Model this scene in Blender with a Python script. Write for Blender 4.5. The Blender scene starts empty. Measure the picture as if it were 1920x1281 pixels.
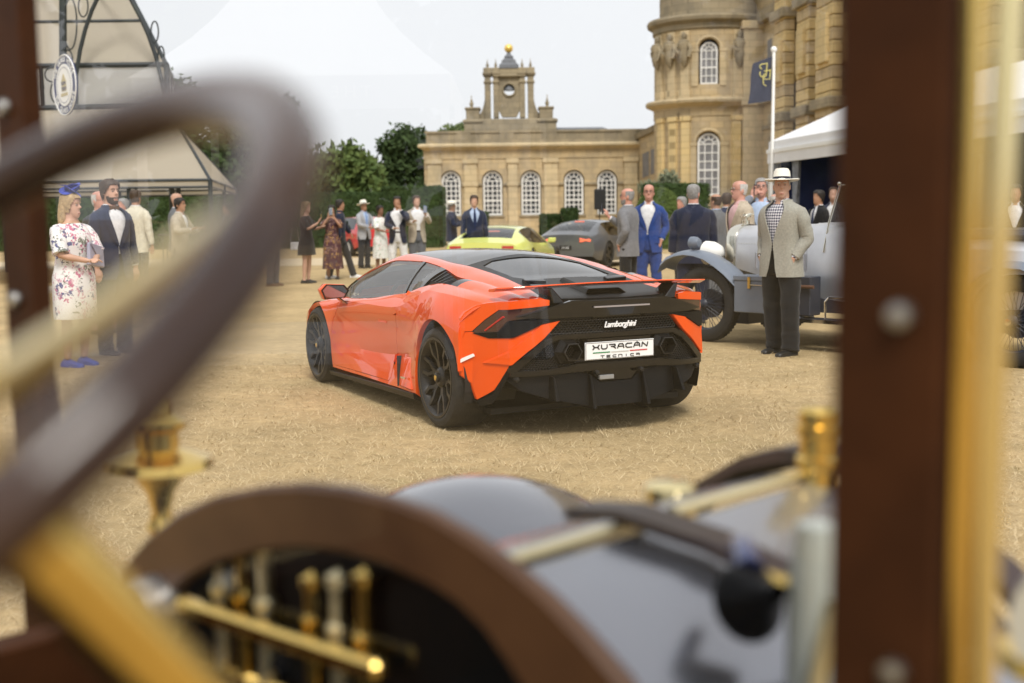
import bpy, bmesh, math, random
from mathutils import Vector, Matrix, noise
random.seed(7)
PI = math.pi
R = math.radians
scene = bpy.context.scene
COL = scene.collection

# ---------------------------------------------------------------- camera
CAM_H, PITCH, ROLL, FPX = 1.4465, .10601, -.012386, 2264.75
cam_d = bpy.data.cameras.new('camera')
cam_d.sensor_width = 36.0
cam_d.lens = FPX / 1920 * 36
cam_d.clip_start, cam_d.clip_end = .05, 3000
cam_d.dof.use_dof = True
cam_d.dof.focus_distance = 8.6
cam_d.dof.aperture_fstop = 2.0
cam_d.dof.aperture_blades = 9
cam = bpy.data.objects.new('camera', cam_d)
COL.objects.link(cam)
cam.matrix_world = (Matrix.Translation((0, 0, CAM_H)) @ Matrix.Rotation(PI/2 - PITCH, 4, 'X') @ Matrix.Rotation(ROLL, 4, 'Z'))
scene.camera = cam

# ---------------------------------------------------------------- sky and sun (bright overcast)
SUN_EL, SUN_AZ = R(52), R(172)            # azimuth clockwise from +Y
world = bpy.data.worlds.new('World')
scene.world = world
world.use_nodes = True
wn, wl = world.node_tree.nodes, world.node_tree.links
wn.clear()
w_out = wn.new('ShaderNodeOutputWorld')
w_bg = wn.new('ShaderNodeBackground')
w_sky = wn.new('ShaderNodeTexSky')
w_sky.sky_type = 'NISHITA'
w_sky.sun_disc = False
w_sky.sun_elevation = SUN_EL
w_sky.sun_rotation = SUN_AZ
w_sky.dust_density = 4.0
w_sky.ozone_density = 1.0
w_hsv = wn.new('ShaderNodeHueSaturation')
w_hsv.inputs['Saturation'].default_value = .22
w_cloud = wn.new('ShaderNodeMix'); w_cloud.data_type = 'RGBA'
w_noise = wn.new('ShaderNodeTexNoise'); w_noise.inputs['Scale'].default_value = 2.2; w_noise.inputs['Detail'].default_value = 5
w_ramp = wn.new('ShaderNodeValToRGB')
w_ramp.color_ramp.elements[0].position = .30; w_ramp.color_ramp.elements[0].color = (7.3, 7.45, 7.75, 1)
w_ramp.color_ramp.elements[1].position = .75; w_ramp.color_ramp.elements[1].color = (8.2, 8.25, 8.35, 1)
w_cloud.inputs[0].default_value = .82
wl.new(w_sky.outputs[0], w_hsv.inputs['Color'])
wl.new(w_noise.outputs['Fac'], w_ramp.inputs[0])
wl.new(w_hsv.outputs[0], w_cloud.inputs[6])
wl.new(w_ramp.outputs[0], w_cloud.inputs[7])
wl.new(w_cloud.outputs[2], w_bg.inputs['Color'])
w_bg.inputs['Strength'].default_value = .105
wl.new(w_bg.outputs[0], w_out.inputs['Surface'])
sun_d = bpy.data.lights.new('sun', 'SUN')
sun_d.energy = 2.3
sun_d.angle = R(18)
sun_d.color = (1.0, .95, .88)
sun = bpy.data.objects.new('sun', sun_d)
COL.objects.link(sun)
_sd = Vector((math.sin(SUN_AZ)*math.cos(SUN_EL), math.cos(SUN_AZ)*math.cos(SUN_EL), math.sin(SUN_EL)))
sun.rotation_euler = _sd.to_track_quat('Z', 'Y').to_euler()
sun.location = (0, 0, 60)
vs = scene.view_settings
vs.view_transform, vs.look, vs.exposure, vs.gamma = 'Standard', 'None', .40, 1.0
scene.cycles.use_denoising = True
scene.cycles.max_bounces = 8
scene.cycles.transparent_max_bounces = 24
scene.cycles.sample_clamp_indirect = 4.0
scene.cycles.caustics_reflective = False
scene.cycles.caustics_refractive = False

# ---------------------------------------------------------------- materials
MATS = {}
def rgb(h):                       # '#rrggbb' -> linear
    c = [int(h[i:i+2], 16)/255 for i in (1, 3, 5)]
    return tuple(v/12.92 if v <= .04045 else ((v+.055)/1.055)**2.4 for v in c) + (1,)
def mat(name, col, rough=.6, metal=0., coat=0., var=.0, scale=8., bump=0., bscale=60., spec=.5, col2=None, sheen=0., trans=0., emit=0., ior=1.45, alpha=1.):
    """Principled material; colour wanders between col and col2 (or col*(1-var)) by noise, with optional bump"""
    if name in MATS: return MATS[name]
    m = bpy.data.materials.new(name); m.use_nodes = True
    n, l = m.node_tree.nodes, m.node_tree.links
    b = n['Principled BSDF']
    c = rgb(col) if isinstance(col, str) else tuple(col) + (1,)*(4-len(col))
    b.inputs['Base Color'].default_value = c
    b.inputs['Roughness'].default_value = rough
    b.inputs['Metallic'].default_value = metal
    b.inputs['Coat Weight'].default_value = coat
    b.inputs['Coat Roughness'].default_value = .03
    b.inputs['Specular IOR Level'].default_value = spec
    b.inputs['Sheen Weight'].default_value = sheen
    b.inputs['Transmission Weight'].default_value = trans
    b.inputs['IOR'].default_value = ior
    b.inputs['Alpha'].default_value = alpha
    if emit:
        b.inputs['Emission Color'].default_value = c; b.inputs['Emission Strength'].default_value = emit
    tc = None
    if var or col2 or bump:
        tc = n.new('ShaderNodeTexCoord')
    if var or col2:
        c2 = (rgb(col2) if isinstance(col2, str) else tuple(col2) + (1,)*(4-len(col2))) if col2 else tuple(v*(1-var) for v in c[:3]) + (1,)
        t = n.new('ShaderNodeTexNoise'); t.inputs['Scale'].default_value = scale; t.inputs['Detail'].default_value = 6; t.inputs['Roughness'].default_value = .62
        l.new(tc.outputs['Object'], t.inputs['Vector'])
        r = n.new('ShaderNodeValToRGB'); r.color_ramp.elements[0].position = .34; r.color_ramp.elements[1].position = .66
        r.color_ramp.elements[0].color = c; r.color_ramp.elements[1].color = c2
        l.new(t.outputs['Fac'], r.inputs[0]); l.new(r.outputs[0], b.inputs['Base Color'])
    if bump:
        t2 = n.new('ShaderNodeTexNoise'); t2.inputs['Scale'].default_value = bscale; t2.inputs['Detail'].default_value = 4
        l.new(tc.outputs['Object'], t2.inputs['Vector'])
        bp = n.new('ShaderNodeBump'); bp.inputs['Strength'].default_value = bump; bp.inputs['Distance'].default_value = .02
        l.new(t2.outputs['Fac'], bp.inputs['Height']); l.new(bp.outputs[0], b.inputs['Normal'])
    MATS[name] = m
    return m
def glass_mat(name, tint=(.8, .85, .85), refl=.0, dark=0.):
    """thin sheet glass: tinted transparency plus fresnel reflection"""
    if name in MATS: return MATS[name]
    m = bpy.data.materials.new(name); m.use_nodes = True
    n, l = m.node_tree.nodes, m.node_tree.links
    n.clear()
    o = n.new('ShaderNodeOutputMaterial'); t = n.new('ShaderNodeBsdfTransparent'); g = n.new('ShaderNodeBsdfGlossy')
    t.inputs[0].default_value = tuple(tint) + (1,); g.inputs['Roughness'].default_value = .0
    g.inputs['Color'].default_value = (1, 1, 1, 1)
    f = n.new('ShaderNodeFresnel'); f.inputs['IOR'].default_value = 1.5
    a = n.new('ShaderNodeMath'); a.operation = 'ADD'; a.inputs[1].default_value = refl
    mx = n.new('ShaderNodeMixShader')
    l.new(f.outputs[0], a.inputs[0]); l.new(a.outputs[0], mx.inputs[0]); l.new(t.outputs[0], mx.inputs[1]); l.new(g.outputs[0], mx.inputs[2])
    l.new(mx.outputs[0], o.inputs['Surface'])
    MATS[name] = m
    return m
def M(n): return MATS[n]

# ---------------------------------------------------------------- scene graph helpers
def tag(o, label, cat=None, group=None, kind=None):
    if label: o['label'] = label
    if cat: o['category'] = cat
    if group: o['group'] = group
    if kind: o['kind'] = kind
    return o
def thing(name, label, cat, loc=(0, 0, 0), rotz=0, group=None):
    o = bpy.data.objects.new(name, None); COL.objects.link(o)
    o.empty_display_size = .2
    o.location = loc; o.rotation_euler = (0, 0, rotz)
    return tag(o, label, cat, group)
def link(name, me, m=None, parent=None):
    o = bpy.data.objects.new(name, me); COL.objects.link(o)
    if m is not None and not me.materials: me.materials.append(M(m) if isinstance(m, str) else m)
    if parent is not None: o.parent = parent
    return o
def copy_tree(o, parent=None):
    c = o.copy(); COL.objects.link(c); c.parent = parent
    for ch in list(o.children): copy_tree(ch, c)
    return c

# ---------------------------------------------------------------- mesh builder
class MB:
    """collects shapes, builds ONE mesh object"""
    def __init__(s): s.v, s.f, s.mi = [], [], []
    def add(s, vs, fs, mi=0):
        k = len(s.v); s.v += [tuple(p) for p in vs]; s.f += [tuple(i+k for i in f) for f in fs]; s.mi += [mi]*len(fs); return s
    def box(s, x0, y0, z0, x1, y1, z1, mi=0):
        return s.add([(x0,y0,z0),(x1,y0,z0),(x1,y1,z0),(x0,y1,z0),(x0,y0,z1),(x1,y0,z1),(x1,y1,z1),(x0,y1,z1)],
                     [(0,3,2,1),(4,5,6,7),(0,1,5,4),(1,2,6,5),(2,3,7,6),(3,0,4,7)], mi)
    def hexa(s, p, mi=0):      # 8 points, bottom ring then top ring
        return s.add(p, [(0,3,2,1),(4,5,6,7),(0,1,5,4),(1,2,6,5),(2,3,7,6),(3,0,4,7)], mi)
    def prism(s, poly, h0, h1, axis='z', mi=0):
        """polygon (2-D, ccw) extruded along an axis: z:(x,y) x:(y,z) y:(x,z)"""
        n = len(poly)
        f = {'z': lambda a, b, h: (a, b, h), 'x': lambda a, b, h: (h, a, b), 'y': lambda a, b, h: (a, h, b)}[axis]
        vs = [f(a, b, h0) for a, b in poly] + [f(a, b, h1) for a, b in poly]
        return s.add(vs, [tuple(range(n-1, -1, -1)), tuple(range(n, 2*n))] + [(i, (i+1) % n, n+(i+1) % n, n+i) for i in range(n)], mi)
    def tube(s, pts, r, n=10, caps=True, closed=False, mi=0, flat=1.0, up=None):
        """round tube along points; r number or list; flat squashes the second axis"""
        pts = [Vector(p) for p in pts]; m = len(pts)
        rs = [r]*m if not isinstance(r, (list, tuple)) else list(r)
        vs, prev = [], None
        for i, p in enumerate(pts):
            a = pts[(i-1) % m] if (closed or i > 0) else p; b = pts[(i+1) % m] if (closed or i < m-1) else p
            t = (b-a).normalized() if (b-a).length > 1e-9 else Vector((0, 0, 1))
            if prev is None:
                u = Vector(up) if up is not None else (Vector((0, 0, 1)) if abs(t.z) < .9 else Vector((1, 0, 0)))
            else: u = prev
            u = (u - t*u.dot(t)).normalized(); w = t.cross(u); prev = u
            for k in range(n):
                q = 2*PI*k/n
                vs.append(p + u*math.cos(q)*rs[i] + w*math.sin(q)*rs[i]*flat)
        fs = []
        for i in range(m if closed else m-1):
            for k in range(n):
                a0, a1 = i*n+k, i*n+(k+1) % n; j = (i+1) % m
                fs.append((a0, a1, j*n+(k+1) % n, j*n+k))
        if caps and not closed:
            fs.append(tuple(range(n-1, -1, -1))); fs.append(tuple((m-1)*n+k for k in range(n)))
        return s.add(vs, fs, mi)
    def lathe(s, prof, n=24, axis='z', o=(0, 0, 0), mi=0, a0=0., a1=2*PI, caps=True):
        """profile [(r,h)] spun about an axis through o"""
        full = abs(a1-a0-2*PI) < 1e-6; c = n if full else n+1
        vs = []
        for r, h in prof:
            for k in range(c):
                q = a0+(a1-a0)*k/n; x, y = r*math.cos(q), r*math.sin(q)
                p = {'z': (x, y, h), 'x': (h, x, y), 'y': (y, h, x)}[axis]
                vs.append((p[0]+o[0], p[1]+o[1], p[2]+o[2]))
        fs = []
        for i in range(len(prof)-1):
            for k in range(n):
                k2 = (k+1) % c
                fs.append((i*c+k, i*c+k2, (i+1)*c+k2, (i+1)*c+k))
        if full and caps:
            if prof[0][0] > 1e-6: fs.append(tuple(range(c-1, -1, -1)))
            if prof[-1][0] > 1e-6: fs.append(tuple((len(prof)-1)*c+k for k in range(c)))
        return s.add(vs, fs, mi)
    def loft(s, rings, caps=True, mi=0, closed=True):
        n = len(rings[0]); vs = [p for r in rings for p in r]; fs = []
        for i in range(len(rings)-1):
            for k in range(n if closed else n-1):
                fs.append((i*n+k, i*n+(k+1) % n, (i+1)*n+(k+1) % n, (i+1)*n+k))
        if caps and closed: fs += [tuple(range(n-1, -1, -1)), tuple((len(rings)-1)*n+k for k in range(n))]
        return s.add(vs, fs, mi)
    def sphere(s, c, rx, ry=None, rz=None, n=16, m=10, mi=0):
        ry = ry or rx; rz = rz or rx
        vs = [(c[0], c[1], c[2]-rz)]
        for i in range(1, m):
            t = PI*i/m
            for k in range(n):
                q = 2*PI*k/n; vs.append((c[0]+rx*math.sin(t)*math.cos(q), c[1]+ry*math.sin(t)*math.sin(q), c[2]-rz*math.cos(t)))
        vs.append((c[0], c[1], c[2]+rz)); e = len(vs)-1
        fs = [(0, 1+(k+1) % n, 1+k) for k in range(n)]
        for i in range(m-2):
            for k in range(n): fs.append((1+i*n+k, 1+i*n+(k+1) % n, 1+(i+1)*n+(k+1) % n, 1+(i+1)*n+k))
        fs += [(e, 1+(m-2)*n+k, 1+(m-2)*n+(k+1) % n) for k in range(n)]
        return s.add(vs, fs, mi)
    def xf(s, Mx):
        s.v = [tuple(Mx @ Vector(p)) for p in s.v]; return s
    def mesh(s, name, mats=(), smooth=None, bevel=0., bseg=1, weld=False):
        me = bpy.data.meshes.new(name); me.from_pydata(s.v, [], s.f)
        bm = bmesh.new(); bm.from_mesh(me)
        if any(s.mi):
            for f, i in zip(bm.faces, s.mi): f.material_index = i
        if weld: bmesh.ops.remove_doubles(bm, verts=bm.verts, dist=1e-5)
        bmesh.ops.recalc_face_normals(bm, faces=bm.faces)
        if bevel:
            es = [e for e in bm.edges if len(e.link_faces) == 2 and e.calc_face_angle(0) > R(28)]
            bmesh.ops.bevel(bm, geom=es, offset=bevel, segments=bseg, affect='EDGES', profile=.5, clamp_overlap=True)
        finish(bm, me, smooth)
        for m in mats: me.materials.append(M(m) if isinstance(m, str) else m)
        return me
    def build(s, name, m=None, parent=None, smooth=None, bevel=0., bseg=1, weld=False):
        ms = m if isinstance(m, (list, tuple)) else ([m] if m else [])
        return link(name, s.mesh(name, ms, smooth, bevel, bseg, weld), None, parent)
def finish(bm, me, smooth=None):
    if smooth is not None:
        for f in bm.faces: f.smooth = True
        for e in bm.edges:
            e.smooth = not (len(e.link_faces) == 2 and e.calc_face_angle(0) > R(smooth)) and len(e.link_faces) == 2
    bm.to_mesh(me); bm.free(); me.update()
def lerp(a, b, t): return a+(b-a)*t
def pl(x, xs, ys):
    """piecewise linear lookup (xs ascending)"""
    if x <= xs[0]: return ys[0]
    for i in range(len(xs)-1):
        if x <= xs[i+1]:
            t = (x-xs[i])/(xs[i+1]-xs[i]); return ys[i]+(ys[i+1]-ys[i])*t
    return ys[-1]
def pch(x, xs, ys):
    """monotone-ish cubic lookup"""
    n = len(xs)
    if x <= xs[0]: return ys[0]
    if x >= xs[-1]: return ys[-1]
    d = [(ys[i+1]-ys[i])/(xs[i+1]-xs[i]) for i in range(n-1)]
    m = [d[0]]+[0 if d[i-1]*d[i] <= 0 else 2*d[i-1]*d[i]/(d[i-1]+d[i]) for i in range(1, n-1)]+[d[-1]]
    i = max(k for k in range(n-1) if xs[k] <= x)
    h = xs[i+1]-xs[i]; t = (x-xs[i])/h
    return (2*t**3-3*t**2+1)*ys[i]+(t**3-2*t**2+t)*h*m[i]+(-2*t**3+3*t**2)*ys[i+1]+(t**3-t**2)*h*m[i+1]
def circ(cx, cy, r, n, a0=0, a1=2*PI): return [(cx+r*math.cos(a0+(a1-a0)*k/n), cy+r*math.sin(a0+(a1-a0)*k/n)) for k in range(n)]
def in_poly(x, y, poly):
    c = False; j = len(poly)-1
    for i in range(len(poly)):
        xi, yi = poly[i]; xj, yj = poly[j]
        if (yi > y) != (yj > y) and x < (xj-xi)*(y-yi)/(yj-yi)+xi: c = not c
        j = i
    return c
def cut_poly(bm, poly, ax, filt):
    """knife a 2-D polygon (in the two axes ax) through the faces filt() accepts; returns the faces inside"""
    i, j = ax; n = len(poly)
    pts = [Vector((0, 0, 0)) for _ in poly]
    for k, (a, b) in enumerate(poly): pts[k][i] = a; pts[k][j] = b
    for k in range(n):
        p, q = pts[k], pts[(k+1) % n]; d = q-p
        if d.length < 1e-6: continue
        nrm = Vector((0, 0, 0)); nrm[i] = -d[j]; nrm[j] = d[i]; nrm.normalize()
        lo = [min(p[i], q[i])-.012, min(p[j], q[j])-.012]; hi = [max(p[i], q[i])+.012, max(p[j], q[j])+.012]
        fs = []
        for f in bm.faces:
            if not filt(f): continue
            a = [v.co[i] for v in f.verts]; b = [v.co[j] for v in f.verts]
            if max(a) < lo[0] or min(a) > hi[0] or max(b) < lo[1] or min(b) > hi[1]: continue
            fs.append(f)
        if not fs: continue
        g = set(fs)
        for f in fs: g.update(f.edges); g.update(f.verts)
        bmesh.ops.bisect_plane(bm, geom=list(g), dist=1e-5, plane_co=p, plane_no=nrm)
    out = []
    for f in bm.faces:
        if filt(f):
            c = f.calc_center_median()
            if in_poly(c[i], c[j], poly): out.append(f)
    return out
def split_off(bm, faces):
    """move faces into a new bmesh"""
    nb = bmesh.new(); vm = {}
    for f in faces:
        vs = []
        for v in f.verts:
            if v not in vm: vm[v] = nb.verts.new(v.co)
            vs.append(vm[v])
        try: nb.faces.new(vs)
        except ValueError: pass
    bmesh.ops.delete(bm, geom=faces, context='FACES')
    return nb
def bm_obj(bm, name, m, parent, smooth=35, thick=0., inset=0., push=0.):
    """bmesh -> object, with optional rim inset, push along normals and thickness inwards"""
    bm.normal_update()
    if push:
        nn = {v: v.normal.copy() for v in bm.verts}
        for v in bm.verts: v.co += nn[v]*push
    if thick:
        bnd = [e for e in bm.edges if len(e.link_faces) == 1]
        nn = {v: v.normal.copy() for v in bm.verts}
        r = bmesh.ops.extrude_edge_only(bm, edges=bnd)
        m2 = {}
        for v in [g for g in r['geom'] if isinstance(g, bmesh.types.BMVert)]:
            best = min((e.other_vert(v) for e in v.link_edges), key=lambda w: (w.co-v.co).length)
            v.co = v.co - nn.get(best, Vector((0, 0, 1)))*thick
    me = bpy.data.meshes.new(name)
    bmesh.ops.recalc_face_normals(bm, faces=bm.faces) if thick else None
    finish(bm, me, smooth)
    return link(name, me, m, parent)
def pieces(bm, name, m, parent, **k):
    """one object for each connected piece of a bmesh"""
    left = set(bm.faces)
    while left:
        st = [left.pop()]; comp = set(st)
        while st:
            f = st.pop()
            for e in f.edges:
                for g in e.link_faces:
                    if g in left: left.discard(g); comp.add(g); st.append(g)
        nb = bmesh.new(); vm = {}
        for f in comp:
            for v in f.verts:
                if v not in vm: vm[v] = nb.verts.new(v.co)
            nb.faces.new([vm[v] for v in f.verts])
        bm_obj(nb, name, m, parent, **k)
    bm.free()
def ray_(px, py):
    qx, qy = px-960, py-640.5; c, s_ = math.cos(-ROLL), math.sin(-ROLL); qx, qy = qx*c-qy*s_, qx*s_+qy*c
    c, s_ = math.cos(PITCH), math.sin(PITCH); a, b = qx/FPX, -qy/FPX
    return Vector((a, c+b*s_, -s_+b*c))

# ================================================================ ground
def ground_mat():
    m = bpy.data.materials.new('dry_lawn'); m.use_nodes = True
    n, l = m.node_tree.nodes, m.node_tree.links; b = n['Principled BSDF']
    tc = n.new('ShaderNodeTexCoord')
    def nz(s, d=6, r=.6):
        t = n.new('ShaderNodeTexNoise'); t.inputs['Scale'].default_value = s; t.inputs['Detail'].default_value = d; t.inputs['Roughness'].default_value = r
        l.new(tc.outputs['Object'], t.inputs['Vector']); return t
    def ramp(src, a, ca, b_, cb):
        r = n.new('ShaderNodeValToRGB'); e = r.color_ramp.elements; e[0].position, e[0].color = a, ca; e[1].position, e[1].color = b_, cb
        l.new(src.outputs['Fac'], r.inputs[0]); return r
    def mixc(f, a, b_, mode='MIX'):
        x = n.new('ShaderNodeMix'); x.data_type = 'RGBA'; x.blend_type = mode
        if isinstance(f, float): x.inputs[0].default_value = f
        else: l.new(f, x.inputs[0])
        for s, i in ((a, 6), (b_, 7)):
            if isinstance(s, tuple): x.inputs[i].default_value = s
            else: l.new(s, x.inputs[i])
        return x
    fine = ramp(nz(70, 9, .82), .33, (.345, .258, .138, 1), .70, (.58, .462, .285, 1))
    mid = ramp(nz(7.5, 7, .72), .30, (.74, .72, .66, 1), .72, (1.14, 1.11, 1.05, 1))
    big = ramp(nz(.9, 5, .6), .3, (.78, .77, .73, 1), .7, (1.12, 1.09, 1.05, 1))
    a = mixc(1.0, fine.outputs[0], mid.outputs[0], 'MULTIPLY'); a2 = mixc(1.0, a.outputs[2], big.outputs[0], 'MULTIPLY')
    gm = ramp(nz(1.9, 6, .75), .60, (0, 0, 0, 1), .74, (.6, .6, .6, 1))
    gmx = mixc(gm.outputs[0], a2.outputs[2], (.20, .19, .065, 1))
    l.new(gmx.outputs[2], b.inputs['Base Color'])
    b.inputs['Roughness'].default_value = .95; b.inputs['Specular IOR Level'].default_value = .15
    bp = n.new('ShaderNodeBump'); bp.inputs['Strength'].default_value = .6; bp.inputs['Distance'].default_value = .012
    l.new(nz(120, 6, .8).outputs['Fac'], bp.inputs['Height']); l.new(bp.outputs[0], b.inputs['Normal'])
    MATS['dry_lawn'] = m
ground_mat()
tag(MB().add([(-900, -300, 0), (900, -300, 0), (900, 1500, 0), (-900, 1500, 0)], [(0, 1, 2, 3)]).build('ground', 'dry_lawn'), None, kind='structure')
mat('gravel', (.58, .47, .31), rough=.95, var=.25, scale=30, bump=.4, bscale=80)
tag(MB().add([(-60, 35.5, .004), (60, 34.5, .004), (60, 40.5, .004), (-60, 41.5, .004)], [(0, 1, 2, 3)]).build('gravel_path', 'gravel'), None, kind='structure')
# short dry blades where the lawn is near enough to read
mat('straw', (.66, .53, .33), rough=.9, col2=(.46, .355, .20), scale=26.0, spec=.2)
mb = MB(); rnd = random.Random(3)
for i in range(90000):
    y = 3.2+9.5*rnd.random()**1.35; x = (rnd.random()-.5)*y*.92
    a = rnd.random()*2*PI; L = .03+.045*rnd.random(); w = .0012+.0012*rnd.random()*(y/6); h = L*(.10+.40*rnd.random()**2)
    dx, dy = math.cos(a), math.sin(a)
    k = len(mb.v)
    mb.v += [(x-dy*w, y+dx*w, -.001), (x+dy*w, y-dx*w, -.001), (x+dx*L, y+dy*L, h)]; mb.f.append((k, k+1, k+2)); mb.mi.append(0)
# scattered taller tufts
tufts = [((rnd.random()-.5)*7, 3.6+8*rnd.random()) for _ in range(420)]
for i in range(6300):
    tx, ty = tufts[i//15]
    x = tx+rnd.gauss(0, .03); y = ty+rnd.gauss(0, .03)
    k = len(mb.v); q = rnd.random()*2*PI; L = .03+.03*rnd.random(); h = L*rnd.random()
    mb.v += [(x-.0016, y, -.001), (x+.0016, y, -.001), (x+L*math.cos(q), y+L*math.sin(q), h)]; mb.f.append((k, k+1, k+2)); mb.mi.append(0)
o = mb.build('dry_grass', 'straw'); tag(o, 'short dry straw-coloured grass over the trampled lawn', 'grass', kind='stuff')

# ================================================================ stone
def stone_mat(name, c1, c2, grime=(.20, .17, .12), bw=.9, bh=.42, joint=.5):
    m = bpy.data.materials.new(name); m.use_nodes = True
    n, l = m.node_tree.nodes, m.node_tree.links; b = n['Principled BSDF']
    tc = n.new('ShaderNodeTexCoord'); sp = n.new('ShaderNodeSeparateXYZ'); cb = n.new('ShaderNodeCombineXYZ')
    l.new(tc.outputs['Object'], sp.inputs[0]); ad = n.new('ShaderNodeMath'); ad.operation = 'ADD'
    l.new(sp.outputs[0], ad.inputs[0]); l.new(sp.outputs[1], ad.inputs[1])
    l.new(ad.outputs[0], cb.inputs[0]); l.new(sp.outputs[2], cb.inputs[1])
    br = n.new('ShaderNodeTexBrick'); br.inputs['Scale'].default_value = 1; br.inputs['Brick Width'].default_value = bw; br.inputs['Row Height'].default_value = bh
    br.inputs['Mortar Size'].default_value = .012; br.inputs['Bias'].default_value = 0
    br.inputs['Color1'].default_value = c1+(1,); br.inputs['Color2'].default_value = c2+(1,)
    br.inputs['Mortar'].default_value = tuple(v*joint for v in c1)+(1,)
    l.new(cb.outputs[0], br.inputs['Vector'])
    t = n.new('ShaderNodeTexNoise'); t.inputs['Scale'].default_value = .8; t.inputs['Detail'].default_value = 9; t.inputs['Roughness'].default_value = .7
    mp = n.new('ShaderNodeMapping'); mp.inputs['Scale'].default_value = (1, 1, .45); l.new(tc.outputs['Object'], mp.inputs[0]); l.new(mp.outputs[0], t.inputs['Vector'])
    r = n.new('ShaderNodeValToRGB'); r.color_ramp.elements[0].position = .45; r.color_ramp.elements[1].position = .70
    r.color_ramp.elements[1].color = (.75, .75, .75, 1)
    l.new(t.outputs['Fac'], r.inputs[0])
    mx = n.new('ShaderNodeMix'); mx.data_type = 'RGBA'; l.new(r.outputs[0], mx.inputs[0]); l.new(br.outputs['Color'], mx.inputs[6]); mx.inputs[7].default_value = grime+(1,)
    l.new(mx.outputs[2], b.inputs['Base Color']); b.inputs['Roughness'].default_value = .9; b.inputs['Specular IOR Level'].default_value = .2
    MATS[name] = m
stone_mat('stone_gold', (.55, .425, .245), (.44, .35, .22), (.25, .215, .16))
stone_mat('stone_light', (.61, .49, .30), (.51, .415, .265), (.34, .29, .20))
stone_mat('stone_weathered', (.36, .30, .20), (.28, .235, .16), (.15, .135, .105))
stone_mat('stone_bright', (.66, .50, .245), (.60, .47, .25), (.45, .36, .21))
mat('lead_grey', (.16, .17, .19), rough=.6, var=.3)
mat('gilt', (.85, .60, .16), rough=.35, metal=.6)
mat('white_paint', (.80, .80, .78), rough=.45)
mat('window_dark', (.035, .037, .042), rough=.12, var=.5, scale=1.2)
mat('blind_grey', (.22, .22, .23), rough=.5, var=.3, scale=1.5)

def arch_win(parent, x, y, z0, w, h, cols, rows, dark='window_dark', axisrot=0, name='window'):
    """arched sash window: dark glass, white frame, bars; x,y centre of the sill, h to the crown. Faces -y"""
    r = w/2; zs = z0+h-r
    root = bpy.data.objects.new(name, None); COL.objects.link(root); root.parent = parent; root.location = (x, y, 0); root.rotation_euler = (0, 0, axisrot)
    arc = [(r*math.cos(PI*k/18), zs+r*math.sin(PI*k/18)) for k in range(19)]
    mb = MB(); mb.prism([(r, z0), *arc, (-r, z0)][0:0] or [(-r, z0), (r, z0)]+arc, .0, .03, 'y'); mb.build('glass', dark, root)
    t = .075*w/1.3
    mb = MB()
    outer = [(r, z0)]+arc+[(-r, z0)]
    inner = [(r-t*1.5, z0+t*1.6)]+[((r-t*1.5)*math.cos(PI*k/18), zs+(r-t*1.5)*math.sin(PI*k/18)) for k in range(19)]+[(-r+t*1.5, z0+t*1.6)]
    k = len(outer)
    mb.add([(a, -.06, b) for a, b in outer]+[(a, -.06, b) for a, b in inner]+[(a, .0, b) for a, b in outer]+[(a, .0, b) for a, b in inner],
           [(i, (i+1) % k, k+(i+1) % k, k+i) for i in range(k)]+[(k+i, k+(i+1) % k, 3*k+(i+1) % k, 3*k+i) for i in range(k)]+[((i+1) % k, i, 2*k+i, 2*k+(i+1) % k) for i in range(k)])
    mb.build('frame', 'white_paint', root)
    mb = MB(); b = t*.42
    for c in range(1, cols):
        xx = -r+w*c/cols; mb.box(xx-b, -.045, z0, xx+b, -.004, zs)
    for q in range(1, rows+1):
        zz = z0+(zs-z0)*q/rows; bb = b*1.7 if q == rows//2 else b
        mb.box(-r+t, -.046, zz-bb, r-t, -.003, zz+bb)
    for a in (PI*.28, PI/2-.0, PI*.72, PI*.10, PI*.9):
        mb.tube([(r*.42*math.cos(a), -.025, zs+r*.42*math.sin(a)), (r*.93*math.cos(a), -.025, zs+r*.93*math.sin(a))], b, 4)
    mb.tube([(r*.42*math.cos(PI*k/12), -.025, zs+r*.42*math.sin(PI*k/12)) for k in range(13)], b, 4)
    mb.build('glazing_bars', 'white_paint', root)
    return root
def arch_hole_wall(mb, x0, x1, z0, z1, y, holes, depth):
    """flat wall in the x-z plane at y with arched openings (x, sill z, width, height): front skin and reveals"""
    xs = sorted({x0, x1} | {v for hx_, hz, w, h in holes for v in (hx_-w/2, hx_+w/2)})
    for a, b in zip(xs[:-1], xs[1:]):
        mid = (a+b)/2; hh = [q for q in holes if abs(q[0]-mid) < q[2]/2]
        if not hh: mb.add([(a, y, z0), (b, y, z0), (b, y, z1), (a, y, z1)], [(0, 1, 2, 3)]); continue
        hx_, hz, w, h = hh[0]; r = w/2; zs = hz+h-r
        if hz > z0: mb.add([(a, y, z0), (b, y, z0), (b, y, hz), (a, y, hz)], [(0, 1, 2, 3)])
        arc = [(hx_+r*math.cos(PI*k/18), zs+r*math.sin(PI*k/18)) for k in range(19)]
        for k in range(18):
            p, q = arc[k], arc[k+1]
            mb.add([(p[0], y, p[1]), (p[0], y, z1), (q[0], y, z1), (q[0], y, q[1])], [(0, 1, 2, 3)])
            mb.add([(p[0], y, p[1]), (q[0], y, q[1]), (q[0], y+depth, q[1]), (p[0], y+depth, p[1])], [(0, 1, 2, 3)])
        for xx in (a, b): mb.add([(xx, y, hz), (xx, y, zs), (xx, y+depth, zs), (xx, y+depth, hz)], [(0, 1, 2, 3)])
        mb.add([(a, y, hz), (b, y, hz), (b, y+depth, hz), (a, y+depth, hz)], [(0, 1, 2, 3)])
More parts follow.
